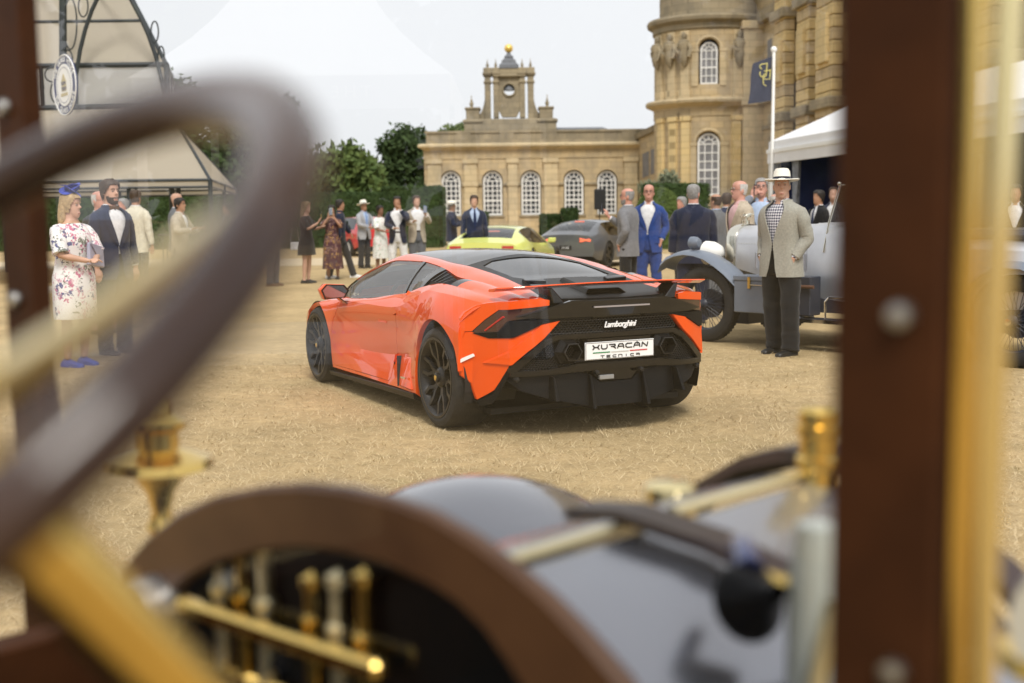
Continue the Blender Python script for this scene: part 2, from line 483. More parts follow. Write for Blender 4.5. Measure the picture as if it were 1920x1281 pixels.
def cornice(mb, x0, x1, y, prof):
    """straight moulding: prof [(out, z)] from bottom to top, returned at both ends"""
    n = len(prof)
    ra = [(x0-o, y-o, z) for o, z in prof]; rb = [(x1+o, y-o, z) for o, z in prof]; rc = [(x1+o, y+.6, z) for o, z in prof]; rd = [(x0-o, y+.6, z) for o, z in prof]
    for i in range(n-1):
        mb.add([ra[i], rb[i], rb[i+1], ra[i+1]], [(0, 1, 2, 3)]); mb.add([rb[i], rc[i], rc[i+1], rb[i+1]], [(0, 1, 2, 3)]); mb.add([rd[i], ra[i], ra[i+1], rd[i+1]], [(0, 1, 2, 3)])
    mb.add([ra[-1], rb[-1], rc[-1], rd[-1]], [(0, 1, 2, 3)]); mb.add([rd[0], rc[0], rb[0], ra[0]], [(0, 1, 2, 3)])
def finial(parent, x, y, z, s, m='stone_weathered'):
    mb = MB(); mb.lathe([(.30*s, 0), (.30*s, .12*s), (.18*s, .25*s), (.28*s, .55*s), (.26*s, .75*s), (.12*s, .9*s), (.17*s, 1.0*s), (.08*s, 1.2*s), (.05*s, 1.7*s), (.0, 1.8*s)], 10, 'z', (x, y, z))
    mb.build('finial', m, parent, smooth=40)

# ================================================================ low palace wing with clock tower
WY = 88.0
wing = thing('palace_wing', 'low golden stone palace wing with five arched white windows and a flat parapet', 'building', (1.85, WY, 0))
ox = 1.85
WH = [(-4.27, 1.30, 1.35, 3.17), (-1.27, 1.30, 1.35, 3.14), (1.5, 1.30, 1.35, 3.12), (4.62, 1.30, 1.35, 3.10), (7.01, 1.30, 1.35, 3.08)]
mb = MB()
arch_hole_wall(mb, -6.17-ox, 9.3-ox, -.1, 5.35, 0, [(x-ox, z, w+.16, h+.10) for x, z, w, h in WH], .35)
mb.add([(-6.17-ox, 0, -.1), (-6.17-ox, 9, -.1), (-6.17-ox, 9, 7.3), (-6.17-ox, 0, 5.35)], [(0, 1, 2, 3)])
mb.box(-6.17-ox, .5, -.1, 9.8-ox, 9, 5.4)
mb.build('wall', 'stone_gold', wing)
for x, z, w, h in WH: arch_win(wing, x-ox, .26, z, w, h, 4, 7)
for x, z, w, h in WH:
    mb = MB(); mb.box(x-ox-.85, -.10, 1.12, x-ox+.85, .3, 1.30); mb.build('window_sill', 'stone_weathered', wing, bevel=.03)
for x0, x1 in ((-5.95, -4.95), (-3.33, -2.36), (-.15, .55), (2.45, 3.45), (8.25, 9.2)):
    mb = MB(); mb.box(x0-ox, -.28, -.1, x1-ox, .1, 5.0); mb.box(x0-ox-.08, -.36, 5.0, x1-ox+.08, .1, 5.33); mb.box(x0-ox-.06, -.34, 3.38, x1-ox+.06, .1, 3.62)
    mb.build('pilaster', 'stone_light', wing, bevel=.02)
for a, b in ((-4.93, -4.93), ):
    pass
xb = [-6.17, -4.27-.72, -4.27+.72, -1.27-.72, -1.27+.72, 1.5-.72, 1.5+.72, 4.62-.72, 4.62+.72, 7.01-.72, 7.01+.72, 9.3]
for a, b in zip(xb[0::2], xb[1::2]):
    MB().box(a-ox, -.13, 3.42, b-ox, .1, 3.60).build('string_course', 'stone_weathered', wing, bevel=.02)
mb = MB(); mb.box(-6.22-ox, -.06, 5.36, 9.35-ox, .4, 6.15); mb.build('frieze', 'stone_gold', wing)
mb = MB(); cornice(mb, -6.2-ox, 9.2-ox, -.10, [(.0, 5.98), (.10, 6.05), (.16, 6.12), (.38, 6.20), (.40, 6.30), (.36, 6.40), (.1, 6.46)]); mb.build('cornice', 'stone_light', wing)
mb = MB(); mb.box(-6.0-ox, -.02, 6.44, 9.9-ox, .5, 7.22); mb.box(-6.08-ox, -.10, 7.2, 9.98-ox, .55, 7.36)
for x in (-3.3, -.2, 2.9, 8.6): mb.box(x-ox-.5, -.09, 6.445, x-ox+.5, .45, 7.195)
mb.build('parapet', 'stone_weathered', wing)
mb = MB(); mb.hexa([(-3.6-ox, 1.5, 7.0), (8.6-ox, 1.5, 7.0), (8.6-ox, 9, 7.0), (-3.6-ox, 9, 7.0), (-2.6-ox, 3, 7.72), (6.9-ox, 3, 7.72), (6.9-ox, 7, 7.72), (-2.6-ox, 7, 7.72)]); mb.build('roof', 'lead_grey', wing)
# link block running back towards the main house
mb = MB(); mb.hexa([(9.25, 88, -.1), (11.2, 79.5, -.1), (12, 82, -.1), (9.8, 88.3, -.1), (9.25, 88, 7.0), (11.2, 79.5, 7.9), (12, 82, 7.9), (9.8, 88.3, 7.0)])
lk = mb.build('link_block', 'stone_gold'); tag(lk, 'short sloping golden stone link wall between low wing and round bow', 'building')
mb = MB(); mb.hexa([(9.05, 88, 6.6), (11.0, 79.3, 7.35), (11.4, 79.6, 7.35), (9.5, 88.1, 6.6), (8.95, 88, 6.95), (10.9, 79.2, 7.75), (11.4, 79.6, 7.75), (9.5, 88.1, 6.95)]); mb.build('cornice', 'stone_weathered', lk)
for i in range(4):
    t0, t1 = .12+.2*i, .27+.2*i
    def lp(t, z, o): return (9.25+1.95*t-.97*o, 88-8.5*t-.22*o, z+.9*t)
    mb = MB(); mb.hexa([lp(t0, 3.7, .03), lp(t1, 3.7, .03), lp(t1, 3.7, -.1), lp(t0, 3.7, -.1), lp(t0, 5.4, .03), lp(t1, 5.4, .03), lp(t1, 5.4, -.1), lp(t0, 5.4, -.1)]); mb.build('window', 'blind_grey', lk)

# clock tower on the roof
tw = thing('clock_tower', 'stone bell turret with round opening, scrolled buttresses, urns and gilded ball', 'tower', (.02, 91.5, 0))
mb = MB(); mb.box(-3.35, -1.4, 6.9, 3.45, 1.4, 8.35); mb.box(-3.45, -1.5, 8.1, -1.95, 1.5, 8.30); mb.box(2.0, -1.5, 8.1, 3.55, 1.5, 8.30); mb.build('base', 'stone_weathered', tw, bevel=.03)
for sg in (-1, 1):
    mb = MB(); mb.box(sg*2.72-.5, -.9, 8.3, sg*2.72+.5, .9, 9.15); mb.box(sg*2.72-.58, -.98, 9.1, sg*2.72+.58, .98, 9.25); mb.build('pedestal', 'stone_weathered', tw, bevel=.03)
    finial(tw, sg*2.82, 0, 9.24, .55)
# central slab with round opening
mb = MB(); arch_ring = [(.0+.40*math.cos(2*PI*k/24), 10.55+.40*math.sin(2*PI*k/24)) for k in range(24)]
for k in range(24):
    p, q = arch_ring[k], arch_ring[(k+1) % 24]
    def edge(a):   # project direction to the slab outline
        d = Vector((a[0], a[1]-10.55)); s_ = min(.82/max(abs(d.x), 1e-6), (1.0 if d.y > 0 else 2.0)/max(abs(d.y), 1e-6)); return (d.x*s_, 10.55+d.y*s_)
    P, Q = edge(p), edge(q)
    mb.add([(p[0], -.35, p[1]), (q[0], -.35, q[1]), (Q[0], -.35, Q[1]), (P[0], -.35, P[1])], [(0, 1, 2, 3)])
    mb.add([(p[0], .35, p[1]), (q[0], .35, q[1]), (Q[0], .35, Q[1]), (P[0], .35, P[1])], [(0, 1, 2, 3)])
    mb.add([(p[0], -.35, p[1]), (q[0], -.35, q[1]), (q[0], .35, q[1]), (p[0], .35, p[1])], [(0, 1, 2, 3)])
mb.build('slab', 'stone_weathered', tw)
MB().lathe([(.46, 10.52), (.40, 10.62), (.30, 10.85), (.20, 11.0), (0, 11.05)], 16, 'z').build('bell', 'lead_grey', tw, smooth=40)
MB().tube([(.47*math.cos(2*PI*k/24), -.40, 10.55+.47*math.sin(2*PI*k/24)) for k in range(24)], .07, 6, closed=True).build('ring', 'stone_weathered', tw)
for x in (-1.60, -.98, .98, 1.60):
    w = .22 if abs(x) > 1.2 else .20
    mb = MB(); mb.box(x-w, -.5, 8.3 if abs(x) > 1.2 else 8.5, x+w, .5, 11.55); mb.box(x-w-.07, -.57, 11.05, x+w+.07, .57, 11.2); mb.build('pier', 'stone_weathered', tw, bevel=.02)
    mb = MB(); mb.box(x-.30, -.6, 11.56, x+.30, .6, 12.15); mb.box(x-.36, -.66, 11.66, x+.36, .66, 11.80); mb.build('capital', 'stone_weathered', tw, bevel=.02); finial(tw, x, 0, 12.14, .40)
for sg in (-1, 1):
    arc = [(sg*(1.80+1.05*(1-math.cos(PI/2*k/10))), 10.3-1.95*math.sin(PI/2*k/10)) for k in range(11)]
    mb = MB(); inn = [(sg*1.80, 8.3)]; poly = arc+inn
    mb.prism(poly if sg < 0 else poly[::-1], -.35, .35, 'y'); mb.build('buttress', 'stone_weathered', tw)
mb = MB(); mb.box(-1.15, -.55, 11.56, 1.15, .55, 12.1); mb.box(-1.2, -.62, 11.5, 1.2, .62, 11.64); mb.build('entablature', 'stone_weathered', tw, bevel=.02)
mb = MB(); mb.loft([[(-a, -b, z), (a, -b, z), (a, b, z), (-a, b, z)] for a, b, z in ((.75, .6, 12.1), (.72, .58, 12.35), (.55, .45, 12.5), (.50, .42, 12.7), (.32, .28, 12.85), (.34, .30, 12.98), (.20, .18, 13.1), (.08, .08, 13.4))]); mb.build('cupola', 'lead_grey', tw)
MB().sphere((0, 0, 13.6), .32, n=24, m=16).build('gilded_ball', 'gilt', tw, smooth=60)

# ================================================================ round bow of the main house
bow = thing('palace_bow', 'tall round golden stone bow with tall arched windows, pilasters and carved figures', 'building', (13.35, 82.1, 0))
BR = 3.6; BA = -PI/2        # bow centre, front towards -y
def bowring(mb, prof, n=48, a0=-PI*1.10, a1=PI*.10):
    mb.lathe(prof, n, 'z', (0, 0, 0), a0=a0, a1=a1)
def bow_wall(mb, z0, z1, holes, depth=.35):
    """curved wall with arched holes (angle, sill, width, height)"""
    tmp = MB(); arch_hole_wall(tmp, -PI*.6*BR, PI*.6*BR, z0, z1, 0, [(a*BR, hz, w, h) for a, hz, w, h in holes], depth)
    b = bmesh.new(); me = tmp.mesh('tmp'); b.from_mesh(me); bpy.data.meshes.remove(me)
    for k in range(-30, 31): bmesh.ops.bisect_plane(b, geom=b.verts[:]+b.edges[:]+b.faces[:], dist=1e-5, plane_co=(k*.25, 0, 0), plane_no=(1, 0, 0))
    vs = []
    b.verts.index_update()
    for v in b.verts:
        a = v.co.x/BR-PI/2; r = BR-v.co.y; vs.append((r*math.cos(a), r*math.sin(a), v.co.z))
    mb.add(vs, [tuple(v.index for v in f.verts) for f in b.faces]); b.free()
WA = -.155
mb = MB(); bow_wall(mb, -.1, 7.85, [(WA, 2.4, 1.55, 4.10)]); bow_wall(mb, 8.6, 13.3, [(WA, 9.5, 1.35, 2.85)]); mb.build('wall', 'stone_gold', bow)
mb = MB(); mb.lathe([(BR-.5, -.1), (BR-.5, 14)], 32, 'z', a0=-PI*1.1, a1=PI*.1, caps=False); mb.build('inner_wall', 'window_dark', bow)
for hz, w, h, rw in ((2.4, 1.40, 4.0, 6), (9.5, 1.08, 2.65, 4)):
    a = WA-PI/2; arch_win(bow, (BR-.22)*math.cos(a), (BR-.22)*math.sin(a), hz, w, h, 3, rw, 'blind_grey', axisrot=WA)
for hz, w, h in ((2.4, 1.55, 4.10), (9.5, 1.35, 2.85)):
    a = WA-PI/2; mb = MB(); r = w/2+.12; zs = hz+h-w/2
    pts = [((BR+.03)*math.cos(a+q/BR), (BR+.03)*math.sin(a+q/BR), zs+z) for q, z in [(r*math.cos(PI*k/16), r*math.sin(PI*k/16)) for k in range(17)]]
    mb.tube(pts, .10, 6); mb.build('arch_moulding', 'stone_light', bow)
    for sg in (-1, 1):
        q = a+sg*(w/2+.22)/BR; mb = MB(); mb.box(-.20, -.06, hz-.1, .20, .2, zs); mb.box(-.25, -.1, zs-.12, .25, .2, zs+.08)
        mb.xf(Matrix.Translation((BR*math.cos(q), BR*math.sin(q), 0)) @ Matrix.Rotation(q+PI/2, 4, 'Z')).build('jamb', 'stone_light', bow)
def on_bow(mb, ang, r=BR): return mb.xf(Matrix.Translation((r*math.cos(ang-PI/2), r*math.sin(ang-PI/2), 0)) @ Matrix.Rotation(ang, 4, 'Z'))
for ang in (-1.15, -.82, -.56, .34):
    mb = MB(); mb.box(-.30, -.22, -.1, .30, .1, 7.2); mb.box(-.36, -.28, 7.2, .36, .1, 7.5); on_bow(mb, ang).build('pilaster', 'stone_bright', bow, bevel=.02)
for ang in (-1.20, -.86, -.58, .36):
    mb = MB(); mb.box(-.30, -.16, 8.75, .30, .1, 12.9); mb.box(-.40, -.24, 8.65, .40, .1, 9.2); on_bow(mb, ang).build('pilaster', 'stone_light', bow, bevel=.02)
    # carved figure: torso, head, drapery tapering to a foot block
    mb = MB(); mb.lathe([(.05, 10.6), (.22, 10.9), (.34, 11.3), (.30, 11.7), (.40, 12.0), (.34, 12.25), (.12, 12.35), (.17, 12.45), (.19, 12.62), (.12, 12.78), (0, 12.82)], 10, 'z', (0, -.28, 0))
    mb.tube([(-.36, -.3, 12.1), (-.50, -.40, 11.7), (-.20, -.55, 11.5)], .10, 6); mb.tube([(.36, -.3, 12.1), (.52, -.35, 11.75), (.42, -.5, 11.2)], .10, 6)
    b = bmesh.new(); me = mb.mesh('t'); b.from_mesh(me)
    for v in b.verts: v.co += Vector((noise.noise(v.co*4), noise.noise(v.co*4+Vector((9, 0, 0))), 0))*.10
    me2 = bpy.data.meshes.new('statue'); finish(b, me2, 50)
    st = link('carved_figure', me2, 'stone_weathered', bow); st.location = (BR*math.cos(ang-PI/2), BR*math.sin(ang-PI/2), 0); st.rotation_euler = (0, 0, ang)
for nm, prof, mm in (('frieze', [(BR+.05, 7.5), (BR+.05, 8.15)], 'stone_gold'), ('cornice', [(BR+.05, 8.1), (BR+.2, 8.2), (BR+.55, 8.35), (BR+.60, 8.5), (BR+.55, 8.62), (BR-.2, 8.72)], 'stone_light'),
                     ('upper_cornice', [(BR-.0, 12.95), (BR+.12, 13.05), (BR+.12, 13.35), (BR+.45, 13.55), (BR+.50, 13.75), (BR+.42, 13.9), (BR-.3, 14.0)], 'stone_weathered'),
                     ('attic', [(BR-.35, 13.9), (BR-.35, 17.0), (0, 17.0)], 'stone_weathered')):
    mb = MB(); bowring(mb, prof); mb.build(nm, mm, bow, smooth=30)

# ================================================================ main house beside the bow
def wall_box(nm, parent, x0, x1, y, z0, z1, m, d=.5): return MB().box(x0, y, z0, x1, y+d, z1).build(nm, m, parent)
house = thing('palace_house', 'tall golden stone main house front with rusticated pilasters receding beside the bow', 'building', (16.3, 78.0, 0), R(-86))
# local x runs along the front towards the viewer's right, -y faces the lawn
HL = 46.0
mb = MB(); mb.box(-2.6, 0, -.1, HL, 8, 22); mb.build('wall', 'stone_gold', house)
mb = MB(); mb.box(-3.6, -1.3, -.1, -.4, 2, 12.9); mb.box(-3.75, -1.45, 8.1, -.25, 2, 8.6); mb.box(-3.75, -1.45, 12.9, -.25, 2, 13.4); mb.build('corner_pier', 'stone_light', house, bevel=.03)
for z0, z1, o in ((8.1, 8.65, .4), (13.2, 13.9, .5), (6.5, 6.75, .12)):
    MB().box(-.4, -o, z0, 5.0, .1, z1).build('cornice', 'stone_weathered', house, bevel=.04)
for x, z, w, h in ((1.3, 9.4, 1.0, 2.6), (3.4, 9.4, 1.0, 2.6)):
    mb = MB(); mb.box(x-w/2-.25, -.12, z-.25, x+w/2+.25, .05, z+h+.25); f = mb.build('window_surround', 'stone_light', house, bevel=.03)
    MB().box(x-w/2, -.135, z, x+w/2, -.115, z+h).build('window', 'blind_grey', f)
for x in (1.4, 3.5):
    arc = [(x+.45*math.cos(PI*k/12), 5.6+.45*math.sin(PI*k/12)) for k in range(13)]
    MB().prism([(x-.45, 3.4), (x+.45, 3.4)]+arc, -.05, .02, 'y').build('niche', 'stone_weathered', house)
# rusticated pavilions: coursed blocks, every stone its own piece
def rusticated(x0, x1, y, z0, z1, parent, ch=.62):
    z = z0; k = 0; me_cache = {}
    while z < z1-.05:
        w = (x1-x0)/2; off = 0 if k % 2 else w*.5
        cuts = sorted({x0, x1} | {x0+off+w*i for i in range(3) if x0 < x0+off+w*i < x1})
        for a, b in zip(cuts[:-1], cuts[1:]):
            key = (round(b-a, 3), k % 3)
            if key not in me_cache:
                me_cache[key] = MB().box(.02, 0, .02, b-a-.02, .6, ch-.03).mesh('stone_block', [['stone_light', 'stone_gold', 'stone_bright'][k % 3 if (k*7 % 5) else 2]], bevel=.03)
            o = link('stone_block', me_cache[key], None, parent); o.location = (a, y, z)
        z += ch; k += 1
rusticated(5.2, 7.4, -1.0, -.1, 21, house); rusticated(9.6, 11.8, -1.0, -.1, 21, house); rusticated(14.2, 16.8, -1.4, -.1, 21, house); rusticated(19.5, 22, -1.0, -.1, 21, house); rusticated(25, 27.6, -1.0, -.1, 21, house); rusticated(31, 34, -1.4, -.1, 21, house)
for x0, x1, y in ((5.0, 7.6, -1.25), (9.4, 12.0, -1.25), (14.0, 17.0, -1.65), (19.3, 22.2, -1.25), (24.8, 27.8, -1.25), (30.8, 34.2, -1.65)):
    for z in (6.5, 12.4):
        MB().box(x0, y, z, x1, .0, z+.55).build('band', 'stone_weathered', house, bevel=.05)
    MB().box(x0+.7, y+.05, 8.8, x1-.7, 0, 11.2).build('stone_panel', 'stone_bright', house, bevel=.03)
for x in (8.5, 13.1, 18.2, 23.5, 29.3):
    arc = [(x+.5*math.cos(PI*k/12), 8.0+.5*math.sin(PI*k/12)) for k in range(13)]
    MB().prism([(x-.5, 2.4), (x+.5, 2.4)]+arc, -.06, .02, 'y').build('window', 'window_dark', house)
    MB().tube([(x+1.0, -.35, -.1), (x+1.0, -.35, 20)], .09, 8).build('drainpipe', 'white_paint', house)

# ================================================================ trees, hedges, topiary
mat('bark', (.09, .07, .05), rough=.9, var=.4, bump=.4)
def leaf_mat(name, c1, c2):
    m = mat(name, c1, rough=.75, col2=c2, scale=1.3, spec=.25)
    return m
leaf_mat('leaf_dark', (.025, .045, .014), (.055, .085, .026)); leaf_mat('leaf_mid', (.05, .085, .022), (.12, .16, .045)); leaf_mat('leaf_hedge', (.022, .042, .012), (.045, .075, .020))
leaf_mat('leaf_bronze', (.10, .075, .045), (.16, .13, .07)); leaf_mat('leaf_topiary', (.055, .085, .022), (.10, .14, .035)); leaf_mat('leaf_olive', (.14, .17, .11), (.22, .25, .17))
def leaves(mb, centre, r, n, size, rnd, flat=1.):
    for _ in range(n):
        d = Vector((rnd.gauss(0, 1), rnd.gauss(0, 1), rnd.gauss(0, 1)*flat)).normalized()*r*(rnd.random()**.45)
        p = Vector(centre)+d
        a = Vector((rnd.gauss(0, 1), rnd.gauss(0, 1), rnd.gauss(0, 1))).normalized(); b = a.orthogonal().normalized()
        s = size*(.6+.8*rnd.random()); k = len(mb.v)
        mb.v += [tuple(p-a*s), tuple(p+b*s*.55), tuple(p+a*s), tuple(p-b*s*.55)]; mb.f.append((k, k+1, k+2, k+3)); mb.mi.append(0)
def tree(label, x, y, h, cr, seed, leaf, n=42, lf=110, size=.22, group=None, trunk=.28, name='tree', cz=.62):
    rnd = random.Random(seed)
    t = thing(name, label, 'tree', (x, y, 0), 0, group)
    mb = MB(); mb.tube([(0, 0, -.1), (.1, 0, h*.25), (-.1, .1, h*.5), (0, 0, h*.8)], [trunk, trunk*.8, trunk*.55, trunk*.15], 8)
    cl = []
    for i in range(n):
        u = rnd.random(); zz = h*(cz-.34)+h*(1.34-cz)*.98*u
        rr = cr*math.sqrt(max(.05, 1-((u-.42)/.62)**2))
        a = rnd.random()*2*PI; q = rr*rnd.random()**.5*.85
        cl.append((q*math.cos(a), q*math.sin(a), zz))
    for c in cl[:9]: mb.tube([(0, 0, h*.35), (c[0]*.5, c[1]*.5, (h*.35+c[2])*.5+.3), c], [trunk*.4, trunk*.25, trunk*.06], 5)
    mb.build('trunk', 'bark', t, smooth=60)
    mb = MB()
    for c in cl: leaves(mb, c, cr*(.26+.16*rnd.random()), lf, size, rnd, .75)
    mb.build('crown', leaf, t)
    return t
TG = 'trees behind the hedge'
tree('tall dark evergreen tree beside the end of low stone wing', -8.6, 100, 8.2, 3.0, 1, 'leaf_dark', n=70)
tree('rounded pale green tree spreading above the clipped hedge', -12.2, 92, 5.3, 2.8, 2, 'leaf_mid', n=60)
tree('loose dark tree with sparse twiggy crown over the hedge', -14.9, 80, 9.0, 2.0, 3, 'leaf_dark', n=40, lf=80)
tree('bronze green leafy tree behind the arched metal pavilion', -17.5, 62, 7.8, 3.4, 4, 'leaf_dark', n=80, size=.2)
tree('broad tree crown peeping over the low wing parapet', -4.6, 108, 8.9, 2.6, 5, 'leaf_mid', n=50)
tree('low bushy tree standing behind the red hatchback', -9.6, 70, 5.2, 2.4, 6, 'leaf_mid', n=46)
def hedge(label, x0, x1, y0, y1, h, seed, leaf='leaf_hedge', n=9000, size=.05):
    rnd = random.Random(seed); cx, cy = (x0+x1)/2, y0
    t = thing('hedge', label, 'hedge', (cx, cy, 0))
    mb = MB(); mb.box(x0-cx+.06, .06, -.05, x1-cx-.06, y1-y0-.06, h-.06); mb.build('core', leaf, t)
    mb = MB(); A = [(x1-x0)*h*1.0, (x1-x0)*(y1-y0), (y1-y0)*h*2]
    for _ in range(n):
        q = rnd.random()*sum(A)
        if q < A[0]: p = (rnd.uniform(x0, x1)-cx, rnd.gauss(.02, .03), rnd.uniform(0, h))
        elif q < A[0]+A[1]: p = (rnd.uniform(x0, x1)-cx, rnd.uniform(0, y1-y0), h+rnd.gauss(-.02, .03))
        else: p = ((x0 if rnd.random() < .5 else x1)-cx+rnd.gauss(0, .03), rnd.uniform(0, y1-y0), rnd.uniform(0, h))
        leaves(mb, p, .02, 1, size, rnd)
    mb.build('foliage', leaf, t); return t
hedge('tall square clipped dark yew hedge beside the low wing', -5.5, -3.0, 52, 56, 2.62, 1)
hedge('long clipped yew hedge running behind the guests by the red car', -13.5, -5.5, 54, 57, 2.42, 2, n=14000)
hedge('long clipped hedge behind the pavilion at the lawn edge', -34, -13.6, 54, 57, 2.4, 12, n=14000, size=.07)
tree('wide green tree over the hedge behind the pavilion', -24, 66, 8.2, 4.2, 31, 'leaf_mid', n=80, size=.2)
tree('dark rounded tree at the lawn edge far behind the pavilion', -31, 70, 9.2, 4.4, 32, 'leaf_dark', n=80, size=.2)
tree('leafy tree over the hedge near the blonde guest', -13.4, 64, 6.2, 2.9, 33, 'leaf_dark', n=70, size=.2)
hedge('small clipped box hedge under the wing windows', 1.45, 2.35, 58, 59, 1.35, 3, n=2500)
hedge('low clipped box hedge beside the small box hedge', 2.45, 3.2, 57.6, 58.8, 1.62, 7, n=2500)
hedge('dark hedge behind the domed topiary bush', 5.6, 8.2, 50, 52, 2.55, 4, n=5000)
hedge('little square box bush at the foot of the pilaster', -1.75, -1.1, 58, 59, 1.5, 5, n=1500)
rnd = random.Random(5)
tp = thing('topiary_bush', 'rounded dome of clipped green topiary behind the man in blue', 'bush', (5.75, 47, 0))
MB().lathe([(1.02, -.05), (1.0, .9), (.86, 1.6), (.55, 2.1), (0, 2.32)], 20, 'z').build('core', 'leaf_topiary', tp)
mb = MB()
for _ in range(7000):
    u = rnd.random(); a = rnd.random()*2*PI; z = 2.35*u; r_ = 1.05*math.sqrt(max(0, 1-max(0, (z-.7)/1.66)**2)) if z > .7 else 1.03
    leaves(mb, (r_*math.cos(a), r_*math.sin(a), z), .02, 1, .045, rnd)
mb.build('foliage', 'leaf_topiary', tp)
ol = tree('small grey green olive bush by the round bow', 9.0, 72, 3.5, 1.5, 9, 'leaf_olive', n=26, lf=120, size=.1, trunk=.08, cz=.7)
# out-of-view trees added left of the lawn to darken windscreen and paintwork reflections
for i, (x, y, h, c) in enumerate(((-62, -26, 17, 9), (-66, -8, 20, 10), (-64, 10, 18, 9.5), (-58, -44, 18, 9))):
    tree(['broad park tree at the far end of the row across the lawn', 'tallest park tree across the lawn opposite the palace', 'park tree across the lawn nearest the pavilion', 'lower park tree across the lawn beyond the gallery tent'][i], x, y, h, c, 20+i, 'leaf_mid', n=60, lf=70, size=.8, trunk=.5, cz=.42)

# ================================================================ orange supercar
mat('orange_paint', (.76, .080, .003), rough=.4, coat=1.0, spec=.05)
mat('gloss_black', (.004, .004, .005), rough=.12, coat=.5, spec=.3)
mat('satin_black', (.006, .006, .0065), rough=.34, spec=.15)
mat('matte_black', (.010, .010, .010), rough=.7)
mat('tyre_rubber', (.022, .021, .020), rough=.75, var=.4, scale=14, bump=.25, bscale=90)
mat('rim_black', (.018, .018, .019), rough=.33, metal=.4)
mat('gold_badge', (.75, .52, .15), rough=.3, metal=1)
mat('chrome', (.8, .8, .8), rough=.12, metal=1)
mat('plate_white', (.82, .82, .82), rough=.35)
mat('ink_black', (.01, .01, .012), rough=.5)
mat('flag_green', (.01, .22, .07), rough=.5)
mat('flag_red', (.55, .02, .03), rough=.5)
mat('flag_grey', (.55, .55, .52), rough=.5)
mat('lamp_smoke', (.045, .008, .008), rough=.08, coat=1)
mat('lamp_red', (.45, .02, .015), rough=.15, coat=1)
mat('white_marker', (.85, .83, .8), rough=.3, coat=.5)
mat('seat_black', (.02, .02, .022), rough=.6)
mat('pipe_steel', (.05, .048, .046), rough=.45, metal=.8)
mat('mirror_glass', (.35, .36, .40), rough=.05, metal=1)
mat('cabin_grey', (.10, .11, .11), rough=.7)
glass_mat('side_glass', (.86, .92, .90), .02)
glass_mat('dark_glass', (.10, .11, .12), .05)

CX, CY, CYAW = .335566, 8.527492, .469475
hur = thing('sports_car', 'orange low wedge-shaped supercar with black roof, rear wing and hexagonal exhausts', 'car', (CX, CY, 0), CYAW+PI/2)

XN = [-.5, -.25, 0, .25, .5, .75, 1.0, 1.5, 1.95, 2.3, 2.62, 3.0, 3.35, 3.62]
LINES = {   # name: (rear end x, y list, z list)
 'A': (-.38, [.93,.93,.92,.89,.86,.85,.85,.85,.85,.85,.86,.80,.70,.40], [.28,.24,.18,.135,.125,.125,.12,.12,.12,.12,.12,.13,.14,.2]),
 'B': (-.38, [.965,.965,.965,.955,.945,.935,.925,.925,.925,.93,.93,.88,.76,.45], [.34,.27,.23,.20,.185,.185,.18,.18,.175,.175,.19,.22,.25,.28]),
 'C': (-.38, [.955,.97,.975,.962,.915,.878,.868,.88,.91,.945,.955,.91,.78,.48], [.58,.58,.58,.50,.45,.43,.40,.38,.38,.42,.5,.48,.45,.40]),
 'C2': (-.375, [.945,.968,.974,.955,.92,.903,.898,.902,.92,.945,.955,.90,.76,.49], [.745,.76,.765,.70,.645,.625,.615,.61,.615,.63,.66,.60,.54,.46]),
 'D': (-.52, [.825,.893,.905,.888,.915,.93,.925,.92,.915,.905,.895,.81,.66,.44], [.872,.905,.918,.922,.845,.778,.762,.758,.752,.735,.71,.65,.59,.52]),
 'E': (-.62, [.70,.745,.77,.79,.835,.85,.85,.85,.845,.80,.72,.62,.5,.35], [.888,.925,.95,.965,.93,.877,.852,.802,.772,.765,.725,.68,.61,.54]),
 'G': (-.68, [.57,.58,.62,.66,.645,.63,.62,.62,.67,.72,.62,.55,.44,.31], [.897,.94,.985,1.005,1.05,1.078,1.092,1.085,.995,.872,.745,.69,.62,.55]),
 'H': (-.70, [.50,.45,.45,.46,.475,.50,.50,.50,.54,.60,.56,.48,.38,.28], [.90,.955,1.01,1.042,1.07,1.09,1.112,1.133,1.045,.905,.755,.70,.63,.555]),
 'I': (-.80, [0]*14, [.895,.95,1.02,1.075,1.118,1.155,1.168,1.165,1.075,.945,.79,.73,.66,.58]),
}
ROWS = ['A', 'B', 'C', 'C2', 'D', 'E', 'G', 'H', 'I']
SUB = [2, 4, 4, 5, 4, 5, 4, 10]
BOW = [0, .004, .006, .012, .006, .016, .010, 0]
def hx(line, xn):
    rx, ys, zs = LINES[line]
    x = xn if xn >= 0 else xn*(-rx/.5)
    return Vector((x, pch(xn, XN, ys), pch(xn, XN, zs)))
def section(xn):
    P = [hx(k, xn) for k in ROWS]; out = []
    for i in range(len(P)-1):
        a, b = P[i], P[i+1]; n = SUB[i]
        d = b-a; nr = Vector((0, d.z, -d.y)); nr = nr.normalized() if nr.length > 1e-6 else nr
        for j in range(n):
            t = j/n
            if ROWS[i] == 'H':
                p = Vector((lerp(a.x, b.x, 1-(1-t)**1.0), a.y*(1-t), b.z-(b.z-a.z)*(1-t)**2))
            else: p = a.lerp(b, t)+nr*BOW[i]*4*t*(1-t)
            out.append(p)
    out.append(P[-1]); return out
NST = 116
xst = [-.5+.5*i/16 for i in range(16)]+[3.62*i/NST for i in range(NST+1)]
S = [section(x) for x in xst]
nrow = len(S[0])
bm = bmesh.new()
VV = [[bm.verts.new(p) for p in s] for s in S]
VR = [[bm.verts.new((p.x, -p.y, p.z)) if j < nrow-1 else VV[i][j] for j, p in enumerate(s)] for i, s in enumerate(S)]
rowkey = []
for k, n in zip(ROWS, SUB): rowkey += [k]*n
